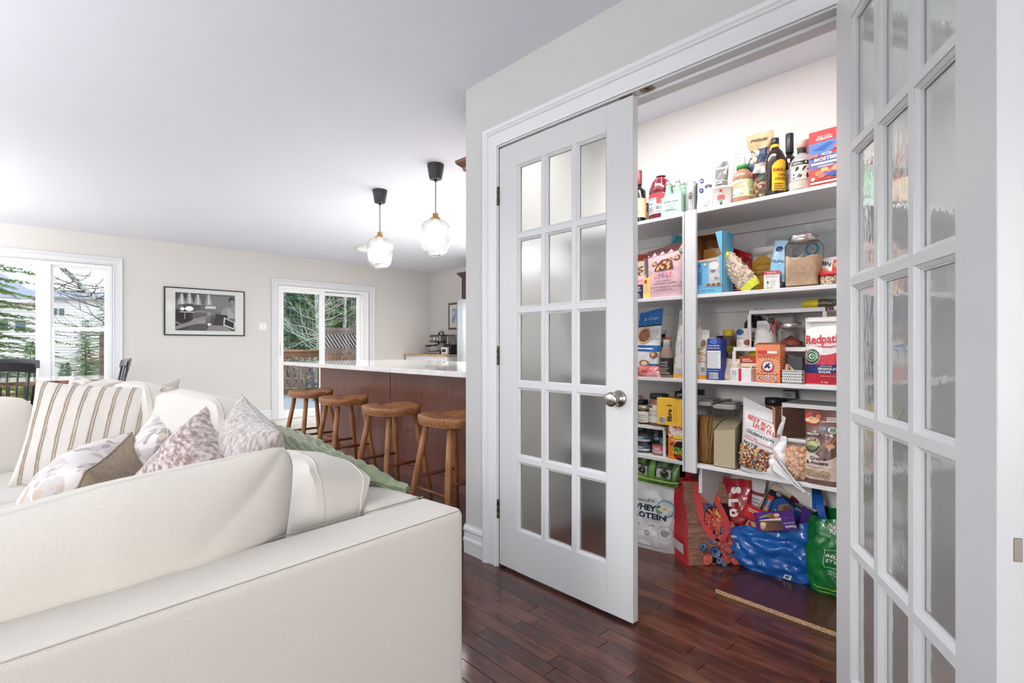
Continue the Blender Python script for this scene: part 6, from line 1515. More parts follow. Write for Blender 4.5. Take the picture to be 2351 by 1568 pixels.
t, w_, h, d = place('glass_jar', 'square glass jar of red sweets with steel lid on the low riser', 'jar', 1777, 1839, 741, zr1, .10, .09)
r = w_/2; MB().lathe([(0, .001), (r*.80, .001), (r*.85, .006), (r*.85, h*.68), (r*.78, h*.74), (r*.78, h*.78)], 36, sq=5).build('jar', GLA, t)
MB().lathe([(0, .006), (r*.78, .006), (r*.80, h*.20), (r*.5, h*.30), (0, h*.5)], 20, sq=4).build('sweets', mat('red_sweets', (110, 50, 44), .5, var=((180, 90, 80), 30), bump=(90, .8)), t)
MB().lathe([(0, h*.77), (r*.80, h*.77), (r*.82, h*.785), (r*.82, h*.98), (r*.79, h), (0, h)], 40).build('lid', MST, t)
t, w_, h, d = place('yellow_bag', 'yellow snack bag lying on its side on the upper riser', 'bag', 1836, 1898, 686, zr2, .12, .08)
yb = t; MT2 = Matrix.Rotation(PI/2, 4, 'Y')
YF_ = mat('yellow_film', (226, 204, 40), .3, coat=.4); BF_ = mat('dark_clear_film', (96, 92, 70), .25, coat=.4)
def sausage(L, r0, sg, i, j, k1=0): 
    u = math.sin((i-.5)*PI); th = (max(0, 1-u*u))**.5*(math.sin(PI*min(1, max(0, j*.96+.02)))**.4); return Vector((L*(j-.5), sg*(r0*.9*th+.004*N(u*3, j*9, sg)), r0+r0*u*(math.sin(PI*min(1, max(0, j*.96+.02)))**.3)))
mb = MB()
for sg in (-1, 1): mb.grid(lambda i, j: sausage(.115, h/2, sg, i, j*.62), 14, 12, 0, flip=sg < 0)
mb.build('pouch', YF_, yb)
mb = MB()
for sg in (-1, 1): mb.grid(lambda i, j: sausage(.115*1.35, h/2, sg, i, .50+j*.5)+Vector((.012, 0, 0)), 14, 12, 0, flip=sg < 0)
mb.build('clear_end', BF_, yb)
t, w_, h, d = place('chocolate_bar', 'magenta wrapped bar on the upper riser beside the yellow bag', 'bar', 1897, 1932, 707, zr2-.012, .07, .05)
p = box_(t, w_, d, h, mat('magenta_card', (140, 34, 90), .5)); p.ell(.3, .7, .3, .22, (226, 214, 206)); p.done(t)
t, w_, h, d = place('kraft_pouch', 'crumpled beige cloth pouch beside the baking soda box', 'pouch', 1656, 1698, 824, Z3, .05, .06)
pouch(t, w_*.9, d, h, mat('beige_cloth', (206, 192, 174), .8), 55, top=.85, crump=.014, puff=1.1)
t, w_, h, d = place('packet_box', 'white box with a red band lying at the shelf front', 'carton', 1676, 1729, 846, Z3, .01, .07, yaw=-6)
p = box_(t, w_, d, h, mat('white_card2', (234, 230, 228), .5)); p.rect(-.10, 0, .04, 1, (200, 50, 60)); p.lines(-.46, .1, -.14, .9, 5, (190, 190, 196)); p.rect(-.42, .5, -.2, .8, (170, 190, 200)); p.done(t)
for k, (u0, u1, vt, vb, c, nm, lb, dx_) in enumerate(((1700, 1737, 803, 836, (236, 214, 40), 'seasoning_packet', 'crumpled yellow packet under the low riser', .10), (1696, 1737, 818, 838, (196, 66, 50), 'tea_box', 'red box under the low riser', .09), (1695, 1737, 834, 846, (214, 200, 180), 'spice_box', 'flat cream and yellow box under the red one', .085))):
    zb_ = zat(vb, onx(1715, XS+dx_)[1]) if k < 2 else Z3+.022
    t, w_, h, d = place(nm, lb, 'box' if k else 'packet', u0, u1, vt, zb_, dx_, .10)
    if k == 0: p = pouch(t, w_, .04, h, mat('lemon_film', c, .3, coat=.3), 57, top=.5, crump=.01, fold=.2)
    else: p = box_(t, w_, d, h, mat('card_%d' % k, c, .5)); p.lines(-.3, .4, .3, .8, 2, (236, 226, 200) if k == 1 else (120, 110, 100)); p.rect(-.5, 0, .5, .3, (236, 190, 60) if k == 2 else (150, 40, 36))
    p.done(t)
t, w_, h, d = place('tea_box', 'small brown box under the flat packets beneath the low riser', 'box', 1696, 1737, 858, Z3, .08, .11); h = .021
box_(t, w_, d, h, mat('brown_card', (150, 120, 96), .6))
t, w_, h, d = place('nut_cup', 'small jar of shelled nuts beside the baking soda box', 'jar', 1722, 1742, 842, Z3, .045, .05)
r = w_/2; cyl_(t, [(0, 0), (r, 0), (r, h), (0, h)], mat('nut_jar', (150, 106, 80), .4, var=((96, 60, 46), 60)), 'jar')
t, w_, h, d = place('baking_soda_box', 'orange baking soda box with round red and white emblem', 'carton', 1735, 1791, 791, Z3, .008, .07)
OR = (238, 140, 96); p = box_(t, w_, d, h, mat('orange_card', OR, .45))
for k in range(22):
    a = 2*PI*k/22; p.polyg([(0, .42), (.5*math.cos(a-.06), .42+.26*math.sin(a-.06)), (.5*math.cos(a+.06), .42+.26*math.sin(a+.06))], (248, 206, 150)); p.lay -= 1
p.lay += 1
p.ell(0, .43, .28, .28, WHT); p.ring(0, .43, .20, .275, (196, 50, 56)); p.ell(0, .43, .18, .18, (236, 236, 236)); p.polyg([(-.12, .36), (-.02, .40), (.10, .49), (.06, .52), (-.05, .46), (-.14, .42)], (40, 40, 80)); p.polyg([(.05, .36), (.12, .40), (.02, .47), (-.05, .50), (-.08, .45)], (40, 40, 80))
for k, ch_ in enumerate('ARM&HAMMER'):
    a = PI*(.93-.86*k/9); p.text(ch_, .237*math.cos(a), .43+.237*math.sin(a)*p.w/p.h, .032, WHT, None, rot=math.degrees(a)-90, bold=.02)
p.rect(-.5, .70, .5, .72, (214, 110, 70)); p.rect(-.40, .75, .42, .84, (206, 60, 66)); p.rect(-.0, .76, .40, .83, WHT); p.text('Baking Soda', 0, .285, .035, (80, 50, 90), .56, bold=.02); p.text('Bicarbonate de soude', 0, .225, .032, (80, 50, 90), .84, bold=.02)
for s in (-.28, .0, .28): p.ell(s, .115, .105, .105, WHT); p.ell(s, .115, .085, .085, (150, 90, 80) if s < 0 else (120, 130, 170) if s == 0 else (170, 110, 90)); p.ell(s+.02, .12, .04, .03, (236, 226, 220))
p.lines(-.35, .655, .35, .69, 2, (180, 90, 60)); p.rect(.3, .015, .44, .035, (120, 70, 50)); p.done(t)
MB().poly([(-w_/2, -d/2, h), (w_/2, -d/2, h), (w_*.46, -d*.2, h+.008), (-w_*.46, -d*.2, h+.008)], (0, .001, -.001)).build('flap', mat('brown_inside', (120, 70, 46), .7), t)
# basket with dashes
t, w_, h, d = place('storage_basket', 'small white basket with rows of black dashes', 'basket', 1794, 1843, 850, Z3, .012, .10)
MB().box((-w_/2, -d/2, 0), (w_/2, -d/2+.002, h)).box((-w_/2, d/2-.002, 0), (w_/2, d/2, h)).box((-w_/2, -d/2, 0), (-w_/2+.002, d/2, h)).box((w_/2-.002, -d/2, 0), (w_/2, d/2, h)).box((-w_/2, -d/2, 0), (w_/2, d/2, .002)).build('basket', mat('white_basket', (236, 234, 230), .6), t)
p = Print(flat(w_, d), w_, h)
for j in range(5):
    for i in range(11): p.ell(-.46+.088*i+(.04 if j % 2 else 0), .10+.2*j, .022, .05, (38, 36, 38), 8); p.lay -= 1
p.done(t); bx_, by_, bz_ = t.location
for k, (dx_, dy_, an) in enumerate(((-.02, .038, 8), (-.015, .030, 2), (.0, -.02, -42), (.02, -.03, -38), (.01, -.035, -46))):
    s_ = thing('clothes_peg' if k < 2 else 'wooden_stick', 'small wooden peg standing at the left of the dashed basket' if k == 0 else 'second small wooden peg in the dashed basket' if k == 1 else ('lowest', 'middle', 'highest')[k-2]+' of three wooden sticks leaning right in the dashed basket', 'peg' if k < 2 else 'stick', (bx_+dx_, by_+dy_, bz_+.02), rot=(R(an if k < 2 else -an*-1), 0, 0))
    MB().box((-.003, -.005, 0), (.003, .005, .062 if k < 2 else .075), .001).build('wood', mat('pale_stick', (222, 186, 148), .6), s_)
t, w_, h, d = place('card_sleeve', 'dark grey card box standing inside the dashed basket', 'box', 1808, 1842, 820, Z3+.006, .06, .035)
box_(t, w_, d, h, mat('slate_card', (72, 78, 80), .6))
t, w_, h, d = place('twine_bundle', 'loose bundle of cream twine above the dashed basket', 'twine', 1788, 1826, 812, Z3+.075, .10, .06)
mb = MB(); rd = random.Random(6)
for k in range(16):
    a0 = rd.uniform(0, 6); pts = [(w_*.5*math.cos(a0+q)*rd.uniform(.8, 1), .02*math.sin(q*1.7+k), h*.4+h*.45*math.sin(a0+q)) for q in (0, 1, 2, 3, 4, 5, 6)]; mb.tube(pts, .0022, 4, cap=False)
mb.build('twine', mat('cream_twine', (196, 186, 164), .9), t)
# sugar bag
t, w_, h, d = place('sugar_bag', 'large red, white and blue paper bag of granulated sugar', 'bag', 1839, 1940, 727, Z3, .006, .10)
SUG = mat('sugar_paper', (240, 236, 232), .55, coat=.1); p = pouch(t, w_, d, h, SUG, 61, top=.98, crump=.0035, flat_top=.08, puff=.9, n=34)
CR = (196, 44, 62)
o = p.off(); p.mb.grid(lambda i, j: p.surf((i-.5)*.995*p.w, (.01+(.53-.09*math.sin(PI*i)-.01)*j)*p.h, .0007), 40, 24, p.mi(CR))
p.rect(-.498, .17, .498, .30, (28, 42, 100)); p.ell(-.27, .42, .205, .205, WHT); p.ell(-.27, .42, .195, .195, (28, 84, 56)); p.ring(-.27, .42, .115, .128, WHT); p.ring(-.27, .42, .055, .072, (226, 226, 226)); p.text('C', -.27, .42, .08, WHT); p.ell(-.23, .40, .05, .035, (90, 170, 90), rot=.7); p.ell(-.19, .42, .05, .03, (90, 170, 90), rot=1.2); p.text('Redpath', -.29, .425, .02, WHT, .10)
for k, ch_ in enumerate('SUSTAINABLY SOURCED'):
    a = PI*(1.10-1.2*k/18); p.text(ch_, -.27+.160*math.cos(a), .42+.160*math.sin(a)*p.w/p.h, .021, WHT, None, rot=math.degrees(a)-90)
p.text('Redpath', -.02, .655, .17, CR, .80, bold=.022, rot=2); p.polyg([(-.20, .575), (0, .548), (.2, .55), (.42, .60), (.2, .565), (0, .565)], CR)
p.text('SPECIAL FINE', .09, .278, .016, WHT, .26); p.text('GRANULATED', .17, .240, .036, WHT, .54, bold=.03); p.text('SUGAR', .06, .195, .034, WHT, .28, bold=.03); p.text('PURE CANE SUGAR', .16, .135, .018, (240, 200, 200), .40); p.text('4 kg', .04, .045, .034, (240, 206, 206), .15, bold=.02); p.rect(.38, .02, .47, .06, (200, 214, 230)); p.polyg([(.40, .035), (.42, .025), (.46, .055), (.42, .04)], (40, 60, 110)); p.done(t)
MB().box((-w_*.44, -.020, h*.92), (w_*.49, -.004, h*.965), .004).box((-w_*.43, -.012, h*.955), (w_*.48, .006, h*1.0), .004).build('folded_top', SUG, t)

# ---------------------------------------------------------------- FOURTH SHELF
xr = XS+.03; zl = zat(975, onx(1480, xr)[1]); 
riser('white riser in the left bay of the fourth shelf', xr, 1400, 1528, zl, Z4+.0005, .22, mesh=RIS)
t, w_, h, d = place('jam_jar', 'jam jar with brass lid and white label on the left riser', 'jar', 1459, 1485, 931, zl, .035, .06)
def jar(t, r, h, m, lidm, lab=None, lid=.2, labz=(.12, .66), sq=0, neck=.86):
    zt = h*(1-lid); pr = [(0, 0), (r*.92, 0), (r, .005), (r, zt*.84), (r*neck, zt*.97), (r*neck, zt), (0, zt)]
    MB().lathe(pr, 28, sq=sq).build('jar', m, t); MB().lathe([(r*neck*1.02, zt-.002), (r*neck*1.08, zt), (r*neck*1.08, h-.002), (r*neck, h), (0, h)], 28).build('lid', lidm, t)
    if lab: band(t, pr, labz[0]*h, labz[1]*h, lab)
    return Print(round_(r, pr), 2*r, h)
LBL = mat('off_white_label', (232, 226, 216), .6); BRASS_L = mat('brass_lid', (196, 180, 150), .3, metal=.7)
p = jar(t, w_/2, h, mat('dark_jam', (70, 34, 36), .1, coat=.5), BRASS_L, LBL, .2, (.10, .68)); p.text('CRANBERRY', .1, .48, .06, (80, 70, 70), .7); p.text('MARMALADE', .1, .38, .06, (80, 70, 70), .7); p.lines(-.3, .16, .5, .3, 3, (140, 130, 130)); p.polyg([(-.7, .6), (-.4, .6), (-.7, .4)], (90, 80, 84)); p.done(t)
t, w_, h, d = place('gift_jar', 'dark jar topped with curly pink ribbon behind the jam jar', 'jar', 1450, 1480, 918, zl, .11, .06)
jar(t, w_/2, h, mat('dark_preserve', (44, 26, 28), .12, coat=.4), MBK)
mb = MB(); rd = random.Random(12)
for k in range(14):
    a = rd.uniform(0, 6.3); L = rd.uniform(.015, .035); mb.tube([(L*q/6*math.cos(a)+.004*math.cos(q*2.2), L*q/6*math.sin(a)-.03*q/6, h+.003+.022*math.sin(q/6*PI)*rd.uniform(.5, 1.3)+.003*math.sin(q*2.2)) for q in range(7)], .0014, 4, cap=False)
mb.build('ribbon', mat('rose_ribbon', (186, 140, 130), .4), t)
t, w_, h, d = place('butter_jar', 'nut butter jar with black lid and cream label on the left riser', 'jar', 1484, 1525, 905, zl, .04, .08)
p = jar(t, w_/2, h, mat('almond_butter', (140, 98, 66), .2, coat=.4), MBK, LBL, .15, (.10, .66)); p.rect(-.75, .56, -.1, .64, BK); p.text('KIRKLAND', -.42, .60, .03, WHT, .5); p.text('ALMOND BUTTER', -.0, .46, .05, (110, 90, 60), 1.1); p.text("BEURRE D'AMANDE", 0, .33, .05, (110, 90, 60), 1.1); p.text('765 g', -.45, .18, .04, (110, 80, 60), .4); p.rect(-.8, .39, .6, .40, (180, 160, 120)); p.done(t)
t, w_, h, d = place('candy_box', 'tall orange box of sour gummies right of the left riser', 'carton', 1534, 1583, 980, Z4, .012, .07)
p = box_(t, w_, d, h, mat('vivid_orange_card', (242, 134, 40), .42)); p.ell(-.05, .95, .40, .40, (238, 230, 222)); p.rect(-.5, 1.0, .5, 1.001, OR); p.text('45', -.05, .965, .12, (220, 90, 40), .5, bold=.04); p.text('TREAT SIZE', -.05, .87, .03, (200, 90, 50), .5)
p.polyg([(-.24, .64), (-.28, .74), (-.18, .69), (-.14, .78), (-.05, .70), (.02, .80), (.08, .70), (.18, .77), (.18, .69), (.28, .73), (.24, .64)], (250, 220, 60)); p.text('maynards', 0, .585, .07, (236, 240, 246), .64, bold=.04); p.ell(-.32, .46, .1, .05, (160, 40, 40), rot=.5); p.ell(.1, .28, .36, .42, (30, 26, 30), 14); p.text('SOUR', .02, .33, .11, (120, 200, 50), .6, bold=.05); p.text('PATCH', .05, .21, .11, (240, 220, 60), .64, bold=.05); p.text('KIDS', .1, .11, .07, (220, 50, 50), .36, bold=.05); p.ell(-.38, .72, .08, .06, (236, 220, 210)); p.done(t)
zo = Z4+h+.001
t, w_, h, d = place('fibre_box', 'bright yellow fibre bar box lying over riser and orange box', 'carton', 1508, 1570, 915, max(zo, zl)+.0005, .008, .11)
p = box_(t, w_, d, h, mat('mustard_yellow_card', (250, 198, 66), .42)); p.text('fibre 1', -.02, .45, .20, (40, 36, 40), .56, rot=90, bold=.03) ; p.bars(-.40, .08, -.18, .28, (50, 50, 70)); p.lines(.13, .15, .18, .75, 12, (200, 150, 50)); p.lines(.22, .15, .26, .65, 10, (200, 150, 50)); p.rect(.42, .0, .46, 1, (238, 180, 50)); p.done(t)
zf = max(zo, zl)+.0005+h
t, w_, h, d = place('black_packet', 'black packet with a bar code lying on the yellow fibre box', 'packet', 1533, 1583, 905, zf, .0, .10, yaw=24)
p = Print(lambda s, tt, o: (s, (tt/.09-.5)*.09, .007+o), w_, .09); MB().box((-w_/2, -.045, .001), (w_/2, .045, .007), .002).build('packet', mat('black_card', (34, 33, 36), .4), t); p.bars(-.3, .15, .0, .5); p.rect(.1, .5, .4, .55, (200, 200, 200)); p.done(t); t.rotation_euler = (R(14), R(-5), R(-66)); t.location.z += .020
t, w_, h, d = place('fibre_packet', 'second dark packet behind the barcode packet, beside the post', 'packet', 1560, 1616, 893, zf+.018, .10, .02, yaw=-8)
box_(t, w_, d, h, mat('charcoal_card', (44, 42, 44), .4))
# tins
def tin(label, u0, u1, vt, zb, dx, col, lab, grp=None, txt='Ocean’s', name='tuna_tin'):
    t, w_, h, d = place(name, label, 'tin', u0, u1, vt, zb, dx, .085, group=grp); r = w_/2
    MB().lathe([(0, .001), (r*.9, .001), (r*.92, 0), (r*.97, .002), (r, .005), (r, h-.005), (r*1.02, h-.003), (r*1.02, h), (r*.95, h), (r*.94, h-.003), (0, h-.003)], 36).build('tin', col, t)
    band(t, [(r, 0), (r, h)], .007, h-.007, lab); p = Print(round_(r), 2*r, h); p.text(txt, .05, .62, .22, (220, 226, 230), .4, bold=.02); p.rect(-.4, .22, .6, .42, (200, 208, 214)); p.text('Albacore', .0, .32, .14, (40, 60, 80), .5); p.done(t); return t, h
TIN = mat('dark_tin', (90, 92, 94), .25, metal=.8); TL = mat('slate_label', (62, 78, 90), .35)
t, h = tin('lower tuna tin of the front stack under the left riser', 1450, 1488, 1017, Z4, .045, TIN, TL)
t2, h2 = tin('upper tuna tin of the front stack under the left riser', 1450, 1488, 995, Z4+h+.001, .045, TIN, TL)
tin('lower grey-green tin behind the front tuna stack', 1482, 1514, 1010, Z4, .13, TIN, mat('teal_tin_label', (120, 150, 150), .35)); 
tin('upper dark tin behind the front tuna stack', 1482, 1516, 986, Z4+.045, .13, TIN, mat('dark_tin_label', (50, 60, 66), .35))
tin('pink salmon tin at the front under the left riser', 1490, 1519, 1021, Z4, .03, mat('gold_tin', (150, 120, 110), .25, metal=.7), mat('pink_tin_label', (214, 110, 120), .4), txt='Salmon', name='salmon_tin')
tin('small teal topped tin between tuna tins and riser leg', 1505, 1526, 1003, Z4, .09, TIN, mat('teal_label2', (96, 150, 146), .35))
t, w_, h, d = place('tea_tin', 'dark green box at the back under the left riser', 'box', 1446, 1476, 980, Z4+.001, .16, .05)
box_(t, w_, d, min(h, zl-Z4-.02), mat('dark_green_card', (64, 86, 66), .5))
# cereal containers
def container(label, u0, u1, vt, dx, fillm, level, d=.235, name='cereal_container', slope=0):
    t, w_, h, d = place(name, label, 'container', u0, u1, vt, Z4, dx, d)
    th = .002; CL = GLA; zt = h*.90
    m = MB()
    cs = [(-w_/2, -d/2), (w_/2, -d/2), (w_/2, d/2), (-w_/2, d/2)]
    m.add([(x*.97, y*.985, .001) for x, y in cs]+[(x, y, zt) for x, y in cs], [(0, 3, 2, 1)]+[(i, (i+1) % 4, (i+1) % 4+4, i+4) for i in range(4)])
    m.build('bin', CL, t)
    LIDM = mat('grey_clear_lid', (150, 148, 146), .15, coat=.3)
    MB().box((-w_/2-.003, -d/2-.003, zt), (w_/2+.003, d/2+.003, zt+.006), .002).box((-w_/2+.004, -d/2+.010, zt+.006), (w_/2-.004, d/2-.01, zt+.016), .003).box((-w_*.30, -d*.30, zt+.016), (w_*.30, d*.02, zt+.022), .003).box((-w_/2+.006, -d/2-.006, zt-.004), (w_/2-.006, -d/2-.002, zt+.012), .001).build('lid', LIDM, t)
    return t, w_, h, d, zt
t, w_, h, d, zt = container('clear container of dry spaghetti with grey lid', 1588, 1636, 914, .03, None, .6)
mb = MB(); rd = random.Random(4)
for k in range(170):
    x = rd.uniform(-.40, .40)*w_; y = rd.uniform(-.44, -.1)*d; lx = rd.uniform(-.5, .5)*w_*.5; L = .25*rd.uniform(.88, 1.0)*h/.3
    x1 = max(-.44*w_, min(.44*w_, x+lx)); mb.tube([(x*.75, y, .004), (x1, y+rd.uniform(-.0, .03), min(L, zt*.78))], .0011, 4, rd.randrange(2))
mb.build('spaghetti', [mat('spaghetti', (214, 166, 104), .5), mat('spaghetti_dark', (186, 136, 78), .5)], t, kind='stuff')
MB().box((-w_*.44, -d*.1, .004), (w_*.44, d*.45, zt*.7), .004).build('pasta_block', mat('pasta_mass', (190, 140, 84), .7, var=((150, 104, 58), 60, (8, 1, .3))), t)
t, w_, h, d, zt = container('clear container of long grain rice with grey lid', 1637, 1688, 922, .012, None, .6)
ricem = mat('long_grain_rice', (216, 200, 172), .8, bump=(500, .6), var=((196, 178, 150), 420, (1, 1, 1), (.40, .66)))
mb = MB(); mb.grid(lambda i, j: (-w_/2+.003+(w_-.006)*i, -d/2+.003+(d-.006)*j, zt*(.60+.16*math.sin(min(1, j*1.6+.25*i)*PI/2))+.004*N(i*5, j*7)), 12, 20)
top_ = list(mb.v); nn = 13
mb.add([(-w_/2+.003, -d/2+.003, .003), (w_/2-.003, -d/2+.003, .003)]+top_[:13], [(0, 1)+tuple(range(14, 1, -1))])
mb.add([(w_/2-.003, -d/2+.003, .003), (w_/2-.003, d/2-.003, .003)]+[top_[12+13*j] for j in range(21)], [(0, 1)+tuple(range(22, 1, -1))])
mb.add([(-w_/2+.003, -d/2+.003, .003), (-w_/2+.003, d/2-.003, .003)]+[top_[13*j] for j in range(21)], [tuple(range(2, 23))+(1, 0)])
mb.build('rice', ricem, t)
# trail mix
t, w_, h, d = place('trail_mix_bag', 'white zip bag of festive trail mix, nuts showing in its lower half', 'bag', 1684, 1782, 934, Z4, -.005, .085, roll=5)
p = pouch(t, w_, d, h, MWF, 71, top=1.02, bot=.84, crump=.006, fold=-.10, puff=1.05, n=30)
p.lines(-.26, .815, .42, .820, 1, (90, 40, 40), fill=1); p.text('BEST BUY', -.02, .765, .06, (206, 60, 40), .60, rot=-8, bold=.02); p.text('LEUR PLUS', .14, .68, .06, (206, 60, 40), .62, rot=-8, bold=.02); p.rect(-.26, .63, .42, .634, (90, 40, 40), sk=0); p.text('CELEBRATION', .02, .575, .045, BK, .66, rot=-8, bold=.02); p.text('TRAIL MIX', -.16, .52, .028, (206, 60, 50), .34, rot=-8); p.text('MÉLANGE MONTAGNARD', .0, .475, .028, (206, 60, 50), .70, rot=-8); p.text('FESTIF', -.16, .42, .045, BK, .36, rot=-8, bold=.02); p.rect(-.2, .03, .2, .045, (200, 200, 200)); 
p.rect(-.42, .09, .42, .36, (92, 58, 44)); p.done(t)
nuts(t, p, -.42, .08, .42, .38, 560, .0105, [(206, 160, 112), (150, 96, 62), (96, 50, 40), (226, 196, 150), (214, 176, 130), (50, 120, 150), (130, 44, 40), (180, 128, 84)], seed=5, n=7)
# jar behind
t, w_, h, d = place('nut_jar', 'big jar of light salsa with dark lid behind the trail mix bag', 'jar', 1744, 1792, 915, Z4, .17, .10)
p = jar(t, w_/2, h, mat('amber_honey', (130, 84, 54), .12, coat=.5), MBK, mat('cream_jar_label', (214, 200, 176), .6), .10, (.30, .70), neck=.78); band(t, [(w_/2, 0), (w_/2, h)], h*.70, h*.73, mat('olive_stripe', (150, 150, 80), .5), grow=.0012); p.ell(-.1, .62, .26, .12, WHT); p.text('Ziggys', -.1, .62, .025, BK, .22); p.text('LIGHT SA', .1, .50, .05, (60, 50, 50), .8); p.lines(-.5, .34, .5, .44, 3, (140, 120, 100)); p.done(t)
# right riser pair
xr = XS+.05; za = zat(925, onx(1800, xr)[1]); zb2 = zat(1004, onx(1800, xr)[1])
riser('low grey topped riser on the right of the fourth shelf', XS+.045, 1750, 1940, zb2, Z4+.0005, .25, leg=.014)
riser('taller grey topped riser stacked at the right of the fourth shelf', XS+.05, 1793, 1940, za, zb2+.0005, .24, leg=.018)
t, w_, h, d = place('dark_box', 'small navy and grey box standing behind the taller riser', 'box', 1797, 1826, 897, Z4, .30, .05)
p = box_(t, w_, d, h, mat('navy_grey_card', (44, 48, 66), .5)); p.rect(-.5, .9, .5, .99, (170, 166, 166)); p.lines(-.3, .92, .3, .97, 2, (90, 90, 90)); p.done(t)
t, w_, h, d = place('cook_book', 'brown covered booklet standing inside the taller riser', 'book', 1803, 1828, 935, zb2, .075, .012, yaw=52)
MB().box((-.08, -.009, 0), (.08, -.007, h), .001).box((-.08, .007, 0), (.08, .009, h), .001).build('cover', mat('brown_cover', (96, 66, 56), .5), t); MB().box((-.078, -.007, .003), (.078, .007, h-.003)).build('pages', mat('orange_page', (206, 140, 96), .6), t)
t, w_, h, d = place('cook_book', 'thin white booklet left of the riser leg', 'book', 1788, 1796, 938, zb2, .035, .12)
MB().box((-w_/2, -d/2, 0), (w_/2, d/2, h), .001).build('cover', mat('cream_cover', (216, 196, 176), .5), t)
# caramel corn and white bag
t, w_, h, d = place('carrier_bag', 'crumpled white plastic carrier bag spilling over the shelf edge', 'bag', 1743, 1806, 1003, Z4, -.012, .09)
WPL = mat('white_plastic', (236, 235, 234), .35, coat=.2, var=((222, 221, 221), 9)); p = pouch(t, w_, d, h, WPL, 74, top=.72, bot=1.05, crump=.016, puff=.95, n=34)
mb = MB()
def tail(i, j, o=0):
    hw_ = .27*h*(1-j)**.8+.004; return (w_*(.10+1.15*j)-.02*(i-.5), -d*.46-.018-o-.010*math.sin(7*i+4*j)*(1-j)-.004*j, h*(.42-.62*j)+hw_*(2*i-1)*(1-.2*j)+.004*math.sin(20*i+6*j))
mb.grid(tail, 14, 24); mb.grid(lambda i, j: tail(.2+.6*i, j*.96, .012), 8, 20)
mb.build('handle', WPL, t)
t, w_, h, d = place('caramel_corn_bag', 'clear bag of caramel popcorn standing in front of the riser', 'bag', 1797, 1846, 1018, Z4, .005, .07)
pl = pouch(t, w_, d, h, mat('caramel_dark', (96, 58, 38), .4), 76, top=.85, crump=.002, puff=.86, nm='popcorn_mass')
rd = random.Random(9); mb = MB()
for k in range(95):
    s = rd.uniform(-.44, .44)*w_; z = rd.uniform(.06, .86)*h; c = Vector(pl.surf(s, z, .001)); mb.ball(c, .0115*rd.uniform(.8, 1.15), rd.randrange(3), n=8)
mb.build('popcorn', [mat('caramel_%d' % i, c, .22, coat=.6) for i, c in enumerate(((204, 146, 104), (172, 112, 74), (216, 166, 124)))], t, kind='stuff')
pouch(t, w_*1.1, d*1.34, h*1.05, PLA, 77, top=.9, crump=.004, nm='pouch')
MB().grid(lambda i, j: (w_*(.44+.08*i), -d*.40+.02*i, h*(.05+.6*j)), 2, 4).build('side_label', MWF, t)
# granola
t, w_, h, d = place('granola_bag', 'big brown and cream bag of ancient grains granola at the right end', 'bag', 1838, 1926, 945, Z4, -.008, .10)
BRG = mat('cocoa_film', (104, 74, 66), .32, coat=.25, var=((120, 88, 78), 10)); p = pouch(t, w_, d, h, BRG, 79, top=.98, crump=.006, puff=1.0, n=34, bot=.95)
o = p.off(); p.mb.grid(lambda i, j: p.surf((-.49+.98*i)*p.w, (.07+(.40+.05*math.sin(i*7)-.07)*j)*p.h, .0007), 30, 20, p.mi((214, 196, 184)))
p.ell(-.30, .90, .30, .22, (150, 60, 50)); p.ell(-.36, .91, .12, .10, (206, 70, 60)); p.ell(-.24, .87, .16, .10, (214, 176, 130)); p.ell(-.22, .93, .08, .06, (96, 50, 44)); p.ell(-.40, .86, .07, .06, (226, 196, 150)); p.ell(-.12, .92, .07, .06, (220, 110, 90))
p.rect(-.40, .665, -.02, .705, (34, 28, 30)); p.text('KIRKLAND', -.21, .685, .03, WHT, .34, bold=.03); p.ell(-.22, .53, .235, .235, (214, 200, 170)); p.ell(-.22, .53, .22, .22, (56, 60, 44)); p.ell(-.22, .53, .15, .13, (190, 180, 120)); p.ell(-.22, .50, .13, .06, (96, 120, 70))
for k, ch_ in enumerate("NATURE'S PATH"):
    a = PI*(.95-.9*k/12); p.text(ch_, -.22+.185*math.cos(a), .53+.185*math.sin(a)*p.w/p.h, .026, WHT, None, rot=math.degrees(a)-90, bold=.02)
p.text('Grains', -.04, .365, .05, (40, 34, 36), .42, bold=.03); p.text('& Anciens', -.06, .305, .05, (40, 34, 36), .58, bold=.03); p.text('GRANOLA PROBIOTIQUE', .02, .245, .018, (170, 80, 90), .66); p.lines(-.2, .225, .38, .235, 1, (120, 96, 90)); p.rect(-.40, .14, .26, .21, (176, 152, 124)); p.ell(-.08, .135, .32, .05, (176, 152, 124))
rd = random.Random(3)
for k in range(70): p.ell(rd.uniform(-.36, .22), rd.uniform(.13, .205), .02, .012, ((210, 190, 160), (136, 110, 86), (190, 166, 130))[k % 3], 6, rd.uniform(0, 3)); p.lay -= 1
p.ell(.10, .765, .07, .07, (110, 120, 170)); p.text('BC', .10, .765, .022, WHT, .07); p.ell(.31, .745, .09, .09, WHT); p.ell(.31, .745, .075, .075, (90, 130, 96)); p.lines(.12, .85, .46, .92, 3, (236, 230, 226)); p.polyg([(.05, .55), (.20, .50), (.36, .60), (.46, .72), (.30, .64)], (150, 104, 80)); p.ell(.28, .54, .1, .07, (196, 150, 110)); p.ring(.18, .10, .035, .042, (96, 76, 70)); p.done(t)
